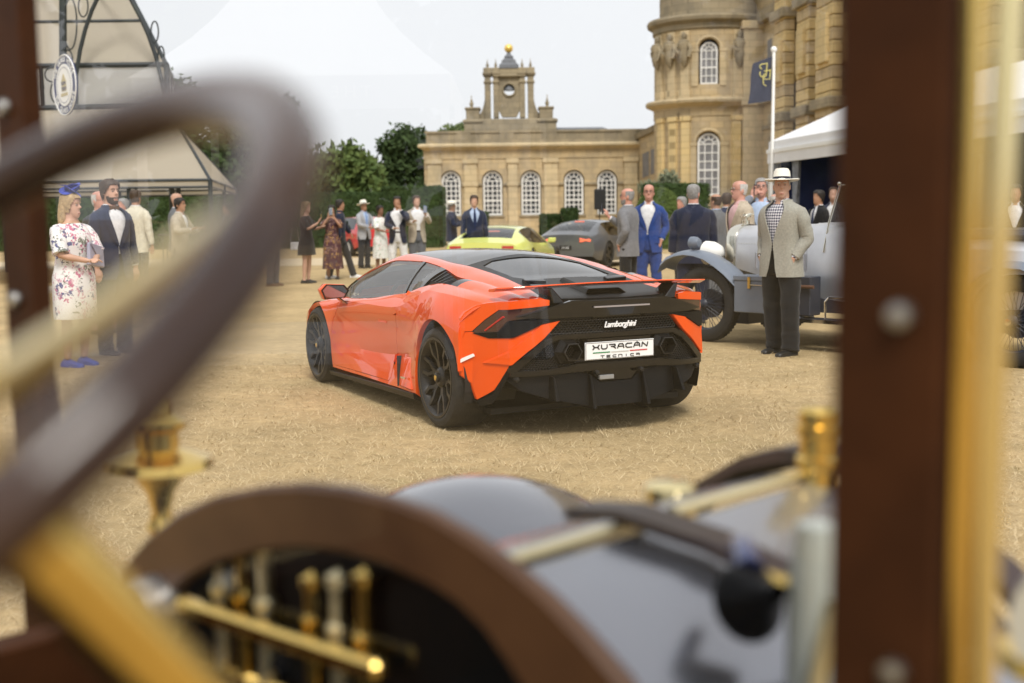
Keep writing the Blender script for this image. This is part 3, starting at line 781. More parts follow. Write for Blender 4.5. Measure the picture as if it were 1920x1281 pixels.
lay = bm.faces.layers.int.new('row')
codes = {k: i for i, k in enumerate(ROWS)}
for i in range(len(S)-1):
    for j in range(nrow-1):
        f = bm.faces.new((VV[i][j], VV[i][j+1], VV[i+1][j+1], VV[i+1][j])); f[lay] = codes[rowkey[j]]
        f = bm.faces.new((VR[i][j], VR[i+1][j], VR[i+1][j+1], VR[i][j+1])); f[lay] = codes[rowkey[j]]
bm.normal_update()
def rows_of(*ks):
    s = {codes[k] for k in ks}; return lambda f: f[lay] in s
# wheel arches
def arch(cx, cz, r, zb=0):
    return [(cx-r*math.cos(PI*k/28), cz+r*math.sin(PI*k/28)) for k in range(29)]+[(cx+r*.985, cz-.1), (cx+r*.93, zb), (cx-r*1.02, zb)]
sidef = rows_of('A', 'B', 'C', 'C2', 'D')
RA = arch(0, .355, .388); FA = arch(2.62, .335, .365)
arch_faces = cut_poly(bm, RA, (0, 2), sidef)
bmesh.ops.delete(bm, geom=arch_faces, context='FACES')
arch_faces = cut_poly(bm, FA, (0, 2), sidef)
bmesh.ops.delete(bm, geom=arch_faces, context='FACES')
# windows, roof, engine cover: the strips between the feature lines
win = rows_of('E')
door_glass = cut_poly(bm, [(2.37, .70), (2.06, 1.10), (1.0, 1.15), (.985, 1.09), (.80, .84), (.80, .70)], (0, 2), win)
nb_l = split_off(bm, [f for f in door_glass if f.calc_center_median().y > 0]); 
nb_r = split_off(bm, [f for f in door_glass if f.is_valid and f.calc_center_median().y < 0])
win_l = bm_obj(nb_l, 'side_window', 'side_glass', hur, push=-.006); win_r = bm_obj(nb_r, 'side_window', 'side_glass', hur, push=-.006)
qg = cut_poly(bm, [(.93, 1.2), (.93, 1.09), (.765, .84), (.70, .84), (.54, 1.2)], (0, 2), win)
for sgn in (1, -1):
    bm_obj(split_off(bm, [f for f in qg if f.is_valid and f.calc_center_median().y*sgn > 0]), 'quarter_window', 'side_glass', hur, push=-.006)
vt = cut_poly(bm, [(.515, 1.2), (.475, .8), (.0, .8), (.14, 1.2)], (0, 2), win)
for sgn in (1, -1):
    bm_obj(split_off(bm, [f for f in vt if f.is_valid and f.calc_center_median().y*sgn > 0 and f.calc_center_median().x > .12]), 'side_vent', 'matte_black', hur, push=-.022)
fr = cut_poly(bm, [(2.44, .5), (2.40, 1.3), (-.02, 1.3), (.10, .5)], (0, 2), win)
pieces(split_off(bm, [f for f in fr if f.is_valid]), 'window_frame', 'gloss_black', hur, thick=.02)
top = rows_of('H')
roof = cut_poly(bm, [(1.93, -.7), (1.93, .7), (.45, .7), (.62, .0), (.45, -.7)], (0, 1), top)
roof_o = bm_obj(split_off(bm, [f for f in roof if f.is_valid]), 'roof_panel', 'gloss_black', hur, push=.001, thick=.02)
ws = cut_poly(bm, [(2.56, -.9), (2.56, .9), (1.90, .9), (1.90, -.9)], (0, 1), top)
bm_obj(split_off(bm, [f for f in ws if f.is_valid]), 'windscreen', 'side_glass', hur, push=-.004)
rg = cut_poly(bm, [(.53, 0), (.50, .28), (.40, .40), (-.05, .385), (-.14, .30), (-.14, -.30), (-.05, -.385), (.40, -.40), (.50, -.28)], (0, 1), top)
bm_obj(split_off(bm, [f for f in rg if f.is_valid]), 'rear_window', 'dark_glass', hur, push=-.006)
ec = cut_poly(bm, [(.70, -.9), (.70, .9), (-.9, .9), (-.9, -.9)], (0, 1), top)
bm_obj(split_off(bm, [f for f in ec if f.is_valid]), 'engine_cover', 'satin_black', hur, thick=.02)
# doors
doorf = rows_of('A', 'B', 'C', 'C2', 'D')
dpoly = [(2.08, .80), (2.08, .70), (2.20, .56), (2.245, .40), (2.235, .215), (2.19, .195), (.98, .205), (.945, .235), (.905, .42), (.855, .58), (.78, .72), (.68, .84), (.70, 1.0), (2.0, 1.0)]
df = cut_poly(bm, dpoly, (0, 2), doorf)
for sgn in (1, -1):
    nb = split_off(bm, [f for f in df if f.is_valid and f.calc_center_median().y*sgn > 0])
    # pull the rim in a touch so that the shut line shows
    for v in {v for e in nb.edges if len(e.link_faces) == 1 for v in e.verts}:
        c = Vector((1.5, v.co.y, .5)); d = (c-v.co); d.y = 0; v.co += d.normalized()*.005
    dr = bm_obj(nb, 'door', 'orange_paint', hur, smooth=22, thick=.02)
    if sgn == 1:
        h = MB().hexa([(1.02, .902, .635), (1.20, .902, .630), (1.20, .917, .630), (1.02, .917, .635), (1.015, .902, .668), (1.19, .902, .665), (1.19, .9145, .665), (1.015, .9145, .668)])
        h.build('door_handle', 'orange_paint', dr, bevel=.004)
# front arch lips and rear arch lips come with the shell edge: give the shell thickness
body = bm_obj(bm, 'body', 'orange_paint', hur, smooth=22, thick=.035)
# dark backing behind the shut lines, floor, wheel wells, cabin
mb = MB(); mb.box(-.40, -.74, .13, 3.35, .74, .17)
mb.box(.80, .83, .19, 2.32, .86, .74); mb.box(.80, -.86, .19, 2.32, -.83, .74)
mb.build('underbody', 'matte_black', hur)
for cx, cz, r in ((0, .355, .40), (2.62, .335, .375)):
    for sg in (1, -1):
        mb = MB()
        arc = [(cx+r*math.cos(-.35+(PI+.7)*k/20), cz+r*math.sin(-.35+(PI+.7)*k/20)) for k in range(21)]
        mb.loft([[(x, sg*.55, z) for x, z in arc], [(x, sg*.925, z) for x, z in arc]], caps=False, closed=False)
        mb.add([(x, sg*.55, z) for x, z in arc], [tuple(range(21))])
        mb.build('wheel_well', 'matte_black', hur)
mb = MB(); mb.box(.35, -.72, .17, 2.4, .72, .24); mb.box(.30, -.62, .2, .42, .62, .95)
mb.hexa([(2.05, -.7, .55), (2.5, -.68, .55), (2.5, .68, .55), (2.05, .7, .55), (2.12, -.68, .76), (2.5, -.6, .74), (2.5, .6, .74), (2.12, .68, .76)])
mb.build('cabin', 'cabin_grey', hur, bevel=.02)
for sg in (1, -1):
    mb = MB()
    mb.loft([[(x0+dx, sg*.36+dy*w, z) for dx, dy in ((-.05, -1), (.04, -1), (.07, -.6), (.07, .6), (.04, 1), (-.05, 1))] for x0, z, w in ((1.0, .25, .25), (.92, .45, .26), (.82, .68, .25), (.76, .84, .18), (.73, .92, .13), (.71, 1.01, .11))])
    mb.hexa([(.95, sg*.36-.24, .24), (1.5, sg*.36-.24, .24), (1.5, sg*.36+.24, .24), (.95, sg*.36+.24, .24), (.95, sg*.36-.24, .38), (1.5, sg*.36-.24, .42), (1.5, sg*.36+.24, .42), (.95, sg*.36+.24, .38)])
    mb.build('seat', 'seat_black', hur, smooth=50, bevel=.012)
mb = MB(); q = Matrix.Translation((1.86, .36, .74)) @ Matrix.Rotation(R(-68), 4, 'Y')
mb.tube([(.17*math.cos(2*PI*k/28), .18*math.sin(2*PI*k/28), 0) for k in range(28)], .016, 8, closed=True); mb.tube([(-.17, 0, 0), (.17, 0, 0)], .018, 6); mb.tube([(0, 0, 0), (0, 0, .25)], .03, 8)
mb.xf(q).build('steering_wheel', 'seat_black', hur, smooth=40)

# ---- rear fascia: polygons in (y,z) laid on the curved tail
RXY = [0, .40, .60, .74, .88, .965, 1.1]
RXV = [-.80, -.775, -.735, -.67, -.44, -.35, -.2]
def xr(y): return pl(abs(y), RXY, RXV)
def tail(name, poly, m, off=0., thick=.02, both=True, parent=None, bev=0., slope=None, smooth=30, extra=()):
    """polygon on the tail surface, off = forward shift (negative is proud)"""
    outs = []
    for sg in ((1, -1) if both else (1,)):
        b = bmesh.new()
        vs = [b.verts.new((0, y*sg, z)) for y, z in poly]
        b.faces.new(vs)
        for yb in list(RXY[1:])+[.2, .5, .67, .81, .92]+list(extra):
            for s2 in (1, -1):
                bmesh.ops.bisect_plane(b, geom=b.verts[:]+b.edges[:]+b.faces[:], dist=1e-6, plane_co=(0, yb*s2, 0), plane_no=(0, 1, 0))
        for v in b.verts: v.co.x = xr(v.co.y)+off+(slope(v.co.y, v.co.z) if slope else 0)
        bmesh.ops.triangulate(b, faces=[f for f in b.faces if len(f.verts) > 4])
        r = bmesh.ops.extrude_face_region(b, geom=b.faces[:])
        for v in [g for g in r['geom'] if isinstance(g, bmesh.types.BMVert)]: v.co.x += thick
        bmesh.ops.recalc_face_normals(b, faces=b.faces)
        if bev:
            es = [e for e in b.edges if len(e.link_faces) == 2 and e.calc_face_angle(0) > R(40)]
            bmesh.ops.bevel(b, geom=es, offset=bev, segments=2, affect='EDGES', clamp_overlap=True)
        me = bpy.data.meshes.new(name); finish(b, me, smooth)
        outs.append(link(name, me, m, parent or hur))
    return outs
# black base behind everything
tail('tail_panel', [(-.80, .86), (-.5, .89), (.5, .89), (.80, .86), (.86, .70), (.80, .5), (.74, .40), (.4, .36), (-.4, .36), (-.74, .40), (-.80, .5), (-.86, .70)], 'gloss_black', off=.075, thick=.03, both=False)
# orange corner panels, with a raised upper flank
OR = [(.952, .60), (.918, .688), (.885, .688), (.821, .656), (.714, .66), (.548, .741), (.425, .762), (.53, .65), (.634, .567), (.729, .48), (.758, .407), (.792, .317), (.813, .293), (.86, .245), (.886, .352), (.935, .40), (.95, .489)]
def osl(y, z): return .09*max(0, .55-z)
for o in tail('bumper_corner', OR, 'orange_paint', off=0, thick=.035, bev=.004, slope=osl, smooth=24): pass
# orange flank blade along the inner edge
tail('bumper_blade', [(.425, .764), (.552, .738), (.60, .69), (.845, .49), (.728, .485), (.634, .571), (.53, .654)], 'orange_paint', off=-.014, thick=.05, bev=.004)
# upper lamp surround: orange skin from the shell edge to the lamp
UP = [(.940, .775), (.918, .815), (.865, .86), (.823, .878), (.777, .888), (.557, .908), (.49, .895), (.492, .86), (.777, .836), (.832, .771), (.885, .692), (.92, .69), (.943, .605)]
tail('lamp_surround', UP, 'orange_paint', off=-.002, thick=.03, bev=.003, smooth=24)
LAMP = [(.885, .690), (.832, .769), (.797, .813), (.777, .834), (.492, .857), (.492, .805), (.735, .765), (.775, .700), (.765, .667), (.821, .658)]
lamps = tail('tail_light', LAMP, 'lamp_smoke', off=.012, thick=.05, bev=.003)
for sg, lp in zip((1, -1), lamps):
    mb = MB()
    for (ya, za), (yb, zb) in (((.83, .70), (.76, .79)), ((.76, .79), (.52, .825))):
        mb.tube([(xr(ya)+.008, sg*ya, za), (xr(yb)+.008, sg*yb, zb)], .007, 6)
    mb.build('light_bar', 'lamp_red', lp)
tail('lamp_housing', [(.884, .680), (.778, .698), (.743, .764), (.2, .784), (.2, .768), (.42, .764), (.545, .745), (.712, .664), (.82, .652)], 'satin_black', off=-.012, thick=.06, bev=.004)
tail('tail_lip', [(-.70, .795), (-.45, .865), (-.36, .888), (.36, .888), (.45, .865), (.70, .795), (.55, .778), (0, .784), (-.55, .778)], 'gloss_black', off=-.035, thick=.12, both=False, bev=.006)
MB().box(xr(0)-.042, -.21, .838, xr(0)-.03, .21, .848).build('brake_light', mat('brake_strip', (.30, .27, .27), rough=.25, coat=.6), hur)
# centre bars around the grilles
tail('grille_bar', [(-.445, .672), (.445, .672), (.535, .64), (.745, .465), (.745, .435), (.70, .44), (.515, .605), (.435, .640), (-.435, .640), (-.515, .605), (-.70, .44), (-.745, .435), (-.745, .465), (-.535, .64)], 'gloss_black', off=-.006, thick=.05, both=False, bev=.004)
tail('bumper_bar', [(-.735, .445), (-.50, .452), (-.30, .478), (.30, .478), (.50, .452), (.735, .445), (.74, .41), (.52, .415), (.30, .428), (-.30, .428), (-.52, .415), (-.74, .41)], 'gloss_black', off=-.012, thick=.06, both=False, bev=.006)
def hexmesh(name, inside, y0, y1, z0, z1, s, off, parent):
    """open honeycomb of thin walls clipped to a polygon"""
    mb = MB(); w = s*math.sqrt(3); t = s*.16
    rows = int((z1-z0)/(s*1.05))+2; cols = int((y1-y0)/(w*1.0))+2
    for r_ in range(rows):
        for c_ in range(cols):
            y = y0+c_*w+(w/2 if r_ % 2 else 0); z = z0+r_*s*1.05
            if not in_poly(y, z, inside): continue
            ring = [(y+s*1.0*math.sin(PI/3*k), z+s*.70*math.cos(PI/3*k)) for k in range(6)]
            for k in range(6):
                a, b = ring[k], ring[(k+1) % 6]; d = Vector((b[0]-a[0], b[1]-a[1])); n = Vector((-d.y, d.x)).normalized()*t
                xa, xb = xr(a[0])+off, xr(b[0])+off
                mb.add([(xa, a[0]-n.x, a[1]-n.y), (xb, b[0]-n.x, b[1]-n.y), (xb, b[0]+n.x, b[1]+n.y), (xa, a[0]+n.x, a[1]+n.y),
                        (xa+.015, a[0]+n.x, a[1]+n.y), (xb+.015, b[0]+n.x, b[1]+n.y), (xa+.015, a[0]-n.x, a[1]-n.y), (xb+.015, b[0]-n.x, b[1]-n.y)], [(0, 1, 2, 3), (3, 2, 5, 4), (1, 0, 6, 7)])
    o = mb.build(name, 'mesh_black', parent); o['kind'] = 'stuff'; return o
mat('mesh_black', (.035, .035, .036), rough=.38)
hexmesh('grille_mesh', [(-.41, .757), (.41, .757), (.50, .672), (-.50, .672)], -.5, .5, .67, .76, .0145, .018, hur)
hexmesh('grille_mesh', [(.27, .648), (.43, .645), (.70, .45), (.5, .445), (.33, .475), (.27, .50)], .25, .72, .43, .66, .0115, .03, hur)
hexmesh('grille_mesh', [(-.27, .648), (-.43, .645), (-.70, .45), (-.5, .445), (-.33, .475), (-.27, .50)], -.72, -.25, .43, .66, .0115, .03, hur)
# exhausts
for sg in (1, -1):
    hexo = lambda r, y, z, x: [(x, y+r*1.06*math.cos(PI/3*k), z+r*math.sin(PI/3*k)) for k in range(6)]
    yc, zc = sg*.362, .562
    mb = MB(); mb.loft([hexo(.092, yc+.012, zc, -.69), hexo(.092, yc+.012, zc, -.772), hexo(.082, yc+.010, zc, -.776)], caps=False)
    mb.loft([hexo(.082, yc+.010, zc, -.776), hexo(.062, yc, zc, -.80), hexo(.062, yc, zc, -.832), hexo(.056, yc, zc, -.834), hexo(.054, yc, zc, -.65)], caps=False)
    ex = mb.build('exhaust_pipe', 'satin_black', hur, smooth=20)
    mb = MB(); mb.loft([hexo(.0635, yc, zc, -.822), hexo(.0635, yc, zc, -.8345), hexo(.0575, yc, zc, -.8355), hexo(.0570, yc, zc, -.80)], caps=False)
    mb.build('exhaust_rim', 'pipe_steel', ex)
    MB().add(hexo(.058, yc, zc, -.70), [(0, 1, 2, 3, 4, 5)]).build('exhaust_bore', 'matte_black', ex)
# number plate with lettering
def stroke(mb, pts, w, x, mi=0):
    """polyline on the plate, as flat ribbons standing proud of it (y to the left, z up)"""
    for (a, b) in zip(pts[:-1], pts[1:]):
        d = Vector((b[0]-a[0], b[1]-a[1])); L = d.length
        if L < 1e-6: continue
        d /= L; n = Vector((-d.y, d.x))*w/2; e = d*w*.35
        q = [(a[0]-e.x-n.x, a[1]-e.y-n.y), (b[0]+e.x-n.x, b[1]+e.y-n.y), (b[0]+e.x+n.x, b[1]+e.y+n.y), (a[0]-e.x+n.x, a[1]-e.y+n.y)]
        mb.add([(x, p[0], p[1]) for p in q]+[(x+.002, p[0], p[1]) for p in q], [(0, 1, 2, 3), (0, 4, 5, 1), (1, 5, 6, 2), (2, 6, 7, 3), (3, 7, 4, 0)], mi)
PX = -.812
mb = MB(); mb.box(PX, -.262, .499, PX+.012, .262, .613); plate = mb.build('number_plate', 'plate_white', hur, bevel=.002)
MB().box(PX+.010, -.24, .50, -.72, .24, .635).build('plate_mount', 'gloss_black', plate)
mb = MB()
for a, b in (((-.258, .503), (.258, .503)), ((-.258, .609), (.258, .609)), ((-.258, .503), (-.258, .609)), ((.258, .503), (.258, .609))): stroke(mb, [a, b], .002, PX-.002)
LET = {  # strokes in a unit box, x to the right
 'X': [[(0, 1), (.15, .8), (.15, .65), (.3, .5), (.7, .5), (.85, .65), (.85, .8), (1, 1)], [(0, 0), (.15, .2), (.15, .35), (.3, .5)], [(.7, .5), (.85, .35), (.85, .2), (1, 0)]],
 'U': [[(.05, 1), (.05, .3), (.25, .0), (.75, 0), (.95, .3), (.95, 1)]],
 'R': [[(.0, 1), (.9, 1), (.95, .6), (.7, .48), (.3, .48)], [(.6, .48), (1, 0)]],
 'A': [[(0, 0), (.15, .7), (.3, 1), (.8, 1), (.95, .7), (1, 0)], [(.2, .4), (.95, .4)]],
 'C': [[(1, 1), (.25, 1), (.03, .75), (.03, .25), (.25, 0), (1, 0)]],
 'N': [[(0, 0), (.12, 1), (.85, 0), (1, 1)]], 'T': [[(0, 1), (1, 1)], [(.5, 1), (.5, 0)]], 'E': [[(1, 1), (0, 1), (0, 0), (1, 0)], [(0, .5), (.85, .5)]],
 'n': [[(0, 0), (0, 1), (.8, 1), (1, .8), (1, 0)]], 'I': [[(.5, 0), (.5, 1)]], "'": [[(.6, 1.15), (.3, .8)]], 'a': [[(0, 1), (.8, 1), (1, .8), (1, 0)], [(1, .45), (0, .45)]],
}
def write(mb, s, yl, z, w, h, pitch, sw, x):
    for i, ch in enumerate(s):
        for st in LET.get(ch, []): stroke(mb, [(yl-i*pitch-px*w, z+pz*h) for px, pz in st], sw, x)
write(mb, 'XURACAN', .207, .567, .047, .026, .062, .0075, PX-.003)
stroke(mb, [(-.128, .602), (-.134, .588)], .006, PX-.003)
write(mb, 'TECnICa', .148, .511, .026, .013, .045, .0040, PX-.003)
mb.build('plate_lettering', 'ink_black', plate)
for nm, mm, ya, yb in (('plate_stripe', 'flag_green', .205, .080), ('plate_stripe', 'flag_grey', .066, -.062), ('plate_stripe', 'flag_red', -.075, -.205)):
    mb = MB(); stroke(mb, [(ya, .545), (yb, .545)], .0065, PX-.003); mb.build(nm, mm, plate)
# script badge over the grille
cu = bpy.data.curves.new('badge', 'FONT'); cu.body = 'Lamborghini'; cu.size = .052; cu.shear = .35; cu.extrude = .003; cu.align_x = 'CENTER'; cu.space_character = .92; cu.offset = .0012
to = bpy.data.objects.new('badge_tmp', cu); COL.objects.link(to)
me = bpy.data.meshes.new_from_object(to.evaluated_get(bpy.context.evaluated_depsgraph_get())); bpy.data.objects.remove(to)
bd = link('name_badge', me, mat('badge_white', (.85, .85, .86), rough=.25), hur)
bd.location = (xr(0)-.006, -.0, .706); bd.rotation_euler = (PI/2, 0, -PI/2)
MB().box(xr(0)+.002, -.11, .695, xr(0)+.014, .11, .745).build('badge_plinth', 'satin_black', hur, bevel=.004)
# diffuser
def dsl(y, z): return .05-max(0, .43-z)*.16 + .10*max(0., abs(y)-.62)
tail('diffuser', [(-.70, .42), (-.44, .432), (-.20, .405), (-.12, .345), (.12, .345), (.20, .405), (.44, .432), (.70, .42), (.735, .385), (.66, .315), (.48, .255), (.20, .19), (-.20, .19), (-.48, .255), (-.66, .315), (-.735, .385)], 'satin_black', off=-.005, thick=.35, both=False, slope=dsl, bev=.004)
tail('diffuser_centre', [(-.19, .425), (.19, .425), (.12, .352), (-.12, .352)], 'gloss_black', off=.04, thick=.2, both=False)
MB().box(xr(0)+.02, .025, .362, xr(0)+.05, .135, .392).build('fog_light', mat('fog_lens', (.25, .25, .25), rough=.2, coat=1), hur, bevel=.004)
for y in (.47, .20, -.20, -.47):
    mb = MB(); yy = y; zb = .175 if abs(y) < .3 else .245
    mb.hexa([(-.55, yy-.012, zb), (-.845, yy*1.03-.012, zb+.01), (-.845, yy*1.03+.012, zb+.01), (-.55, yy+.012, zb), (-.60, yy-.01, .42), (-.775, yy-.004, .40), (-.775, yy+.004, .40), (-.60, yy+.01, .42)])
    mb.build('diffuser_fin', 'satin_black', hur, bevel=.003)
for y, z in ((.70, .395), (.17, .415), (-.17, .415), (-.68, .395)):
    MB().lathe([(.0, -.02), (.014, -.018), (.017, -.006), (.017, .02)], 14, 'x', (xr(y)-.005, y, z)).build('parking_sensor', 'rim_black', hur, smooth=40)
tail('side_marker', [(.945, .508), (.88, .547), (.876, .533), (.945, .486)], 'white_marker', off=-.008, thick=.02)
# bottom skirt under the orange corners
tail('corner_skirt', [(.865, .235), (.80, .285), (.765, .40), (.735, .485), (.715, .475), (.745, .395), (.775, .285), (.80, .225), (.85, .205)], 'satin_black', off=-.004, thick=.10, slope=osl, bev=.003)
# wing
mb = MB(); N = 28; rings = []
for k in range(N+1):
    y = -.80+1.6*k/N; s_ = abs(y)/.80
    xle = -.505-.07*(1-s_**2)+.0; ch = .215-.085*s_**6; z = .958+.022*(1-s_**2.2)
    rings.append([(xle, y, z-.006), (xle-.02, y, z+.007), (xle-ch*.5, y, z+.010), (xle-ch+.004, y, z+.020), (xle-ch, y, z+.014), (xle-ch*.5, y, z-.010), (xle-.02, y, z-.012)])
mb.loft(rings); mb.build('rear_wing', 'orange_paint', hur, smooth=40)
for sg in (1, -1):
    y = sg*.42
    mb = MB(); mb.hexa([(-.56, y-.035, .885), (-.76, y-.045, .87), (-.76, y+.045, .87), (-.56, y+.035, .885), (-.60, y-.012+sg*.06, .968), (-.755, y-.012+sg*.06, .972), (-.755, y+.012+sg*.06, .972), (-.60, y+.012+sg*.06, .968)])
    mb.build('wing_pylon', 'gloss_black', hur, bevel=.006)
# engine cover ribs and louvres
for sg in (1, -1):
    for i in range(4):
        x = -.20-.10*i; mb = MB()
        mb.hexa([(x, sg*.24, .975-.02*i-.01), (x-.055, sg*.24, .955-.02*i), (x-.055, sg*.40, .968-.03*i), (x, sg*.40, .985-.03*i-.01), (x-.01, sg*.24, 1.0-.035*i), (x-.06, sg*.24, .985-.035*i), (x-.06, sg*.40, .995-.035*i), (x-.01, sg*.40, 1.005-.035*i)])
        mb.build('louvre', 'gloss_black', hur, bevel=.004)
mb = MB(); mb.hexa([(-.20, -.13, .96), (-.66, -.17, .90), (-.66, .17, .90), (-.20, .13, .96), (-.22, -.10, 1.005), (-.62, -.12, .945), (-.62, .12, .945), (-.22, .10, 1.005)])
mb.build('air_scoop', 'satin_black', hur, bevel=.008)
# side vent slats, sill blade, rear brake scoop, mirrors
for sg in (1, -1):
    mb = MB()
    for i in range(4):
        t = (i+.5)/4.3; x = .49-.30*t; zb = .972; zt = 1.045-.06*t
        mb.hexa([(x, sg*.775, zb), (x-.02, sg*.775, zb), (x-.02, sg*.79, zb), (x, sg*.79, zb), (x-.005, sg*(.66+.01*i), zt), (x-.035, sg*(.66+.01*i), zt), (x-.035, sg*(.675+.01*i), zt), (x-.005, sg*(.675+.01*i), zt)])
    mb.build('vent_slat', 'satin_black', hur)
    mb = MB(); mb.hexa([(2.32, sg*.84, .105), (.40, sg*.86, .105), (.40, sg*.955, .145), (2.32, sg*.935, .105), (2.32, sg*.84, .14), (.40, sg*.86, .16), (.40, sg*.963, .188), (2.32, sg*.94, .14)])
    mb.build('side_skirt', 'satin_black', hur, bevel=.004)
    mb = MB(); mb.hexa([(.44, sg*.92, .20), (.72, sg*.90, .20), (.72, sg*.941, .20), (.44, sg*.963, .20), (.50, sg*.90, .44), (.78, sg*.86, .405), (.78, sg*.888, .405), (.55, sg*.915, .42)])
    mb.build('scoop_blade', 'orange_paint', hur, bevel=.01, smooth=30)
    mb = MB(); mb.hexa([(.735, sg*.90, .20), (.755, sg*.90, .20), (.755, sg*.925, .20), (.735, sg*.948, .20), (.81, sg*.88, .41), (.83, sg*.88, .41), (.83, sg*.90, .41), (.81, sg*.918, .41)])
    mb.build('scoop_slot', 'matte_black', hur)
    MB().box(.52, sg*.962, .275, .60, sg*.9755, .288).build('side_badge', 'chrome', hur)
    # mirror
    def mring(x, g): return [(x, sg*(1.045+yy*g), .833+zz*g) for yy, zz in ((-.125, .01), (-.085, .056), (.07, .066), (.115, .02), (.085, -.056), (-.09, -.048))]
    mb = MB(); mb.loft([mring(1.815, .97), mring(1.83, 1.04), mring(1.90, 1.0), mring(1.98, .72), mring(2.02, .35)])
    mo = mb.build('wing_mirror', 'orange_paint', hur, bevel=.005, smooth=30)
    MB().add(mring(1.8135, .84), [(0, 1, 2, 3, 4, 5)]).build('mirror_pane', 'mirror_glass', mo)
    mb = MB(); mb.loft([mring(1.8145, .985), mring(1.8125, .985), mring(1.8125, .85), mring(1.8145, .85)], caps=False); mb.build('mirror_bezel', 'gloss_black', mo)
    mb = MB(); mb.hexa([(1.84, sg*.985, .785), (1.93, sg*.985, .785), (1.93, sg*1.03, .80), (1.84, sg*1.03, .80), (1.86, sg*.885, .70), (1.99, sg*.885, .70), (1.99, sg*.93, .735), (1.86, sg*.93, .735)])
    mb.build('mirror_stalk', mat('stalk_dark', (.05, .008, .012), rough=.2, coat=1), mo, bevel=.005)
    mb = MB()
    mb.box(3.25, sg*.35, .48, 3.42, sg*.62, .56); mb.build('headlight', 'lamp_smoke', hur, bevel=.02)
# wheels
def tyre(mb, r, w, ri, mi=0):
    mb.lathe([(ri, -w/2+.006), (ri+.012, -w/2+.0), (r-.045, -w/2-.002), (r-.016, -w/2+.012), (r-.004, -w/2+.035), (r, 0), (r-.004, w/2-.035), (r-.016, w/2-.012), (r-.045, w/2+.002), (ri+.012, w/2), (ri, w/2-.006)], 56, 'y', caps=False)
    return mb
def super_wheel(x, y, r, w, sg):
    wroot = bpy.data.objects.new('wheel', None); COL.objects.link(wroot); wroot.parent = hur; wroot.location = (x, y, r)
    wroot.rotation_euler = (0, 0, 0 if sg > 0 else PI)
    ri = .272
    t = tyre(MB(), r, w, ri).build('tyre', 'tyre_rubber', wroot, smooth=35)
    mb = MB()      # barrel and lip; outer face at +y
    o = w/2
    mb.lathe([(ri-.035, -o+.02), (ri-.02, o-.06), (ri-.006, o-.012), (ri+.003, o-.006), (ri+.003, o+.001), (ri-.012, o+.001), (ri-.03, o-.02), (ri-.045, o-.08), (ri-.05, -o+.02)], 48, 'y', caps=False)
    # twin-blade spokes
    for k in range(6):
        a = 2*PI*k/6+.25
        for d in (-1, 1):
            def P(rr, da, yy): return (rr*math.sin(a+da), yy, rr*math.cos(a+da))
            pts = [(.055, .10*d, o-.045), (.12, .10*d, o-.035), (.175, .26*d, o-.022), (.252, .20*d, o-.012)]
            for (r0, a0_, y0_), (r1, a1_, y1_) in zip(pts[:-1], pts[1:]):
                hw0, hw1 = .016/r0, .014/r1
                mb.hexa([P(r0, a0_-hw0, y0_-.03), P(r0, a0_+hw0, y0_-.03), P(r1, a1_+hw1, y1_-.03), P(r1, a1_-hw1, y1_-.03), P(r0, a0_-hw0*.8, y0_), P(r0, a0_+hw0*.8, y0_), P(r1, a1_+hw1*.8, y1_), P(r1, a1_-hw1*.8, y1_)])
    mb.lathe([(.075, o-.10), (.072, o-.04), (.05, o-.022), (.0, o-.02)], 24, 'y', caps=False)
    rim = mb.build('rim', 'rim_black', wroot, smooth=30)
    MB().lathe([(.034, o-.03), (.034, o-.008), (.026, o-.004), (0, o-.004)], 24, 'y', caps=False).build('hub_cap', 'rim_black', rim, smooth=30)
    MB().lathe([(.018, o-.01), (.018, o-.001), (0, o)], 16, 'y', caps=False).build('hub_badge', 'gold_badge', rim)
    MB().lathe([(.05, o-.13), (.17, o-.13), (.17, o-.115), (.05, o-.115)], 36, 'y', caps=False).build('brake_disc', 'pipe_steel', rim, smooth=30)
for x, r, w, yo in ((0, .3455, .305, .812), (2.62, .3275, .245, .835)):
    for sg in (1, -1): super_wheel(x, sg*yo, r, w, sg)

# ================================================================ background cars
mat('lime_paint', (.62, .66, .16), rough=.35, coat=1); mat('grey_paint', (.11, .115, .125), rough=.38, coat=.6, metal=.3); mat('red_paint', (.55, .022, .03), rough=.35, coat=1)
mat('lamp_lit', (.9, .16, .08), rough=.3, emit=.7); mat('alloy', (.55, .55, .56), rough=.3, metal=.8); mat('white_plastic', (.7, .7, .7), rough=.4)
CS = [0, .25, .7, 1.2, 1.8, 2.4, 2.9, 3.3, 3.8, 4.18]
COUPE = dict(sill=([.74,.80,.84,.85,.85,.85,.85,.84,.75,.45], [.32,.22,.2,.18,.18,.18,.18,.2,.22,.3]), waist=([.78,.85,.905,.885,.87,.87,.88,.895,.82,.5], [.52,.55,.58,.52,.50,.50,.50,.52,.46,.40]),
    belt=([.70,.76,.82,.82,.82,.81,.78,.72,.6,.4], [.80,.86,.87,.84,.82,.80,.78,.73,.63,.5]), rail=([.62,.62,.58,.56,.56,.57,.66,.62,.5,.3], [.85,.93,1.08,1.17,1.19,1.10,.86,.77,.66,.52]), mid=([0]*10, [.88,.96,1.13,1.235,1.25,1.18,.92,.81,.69,.54]))
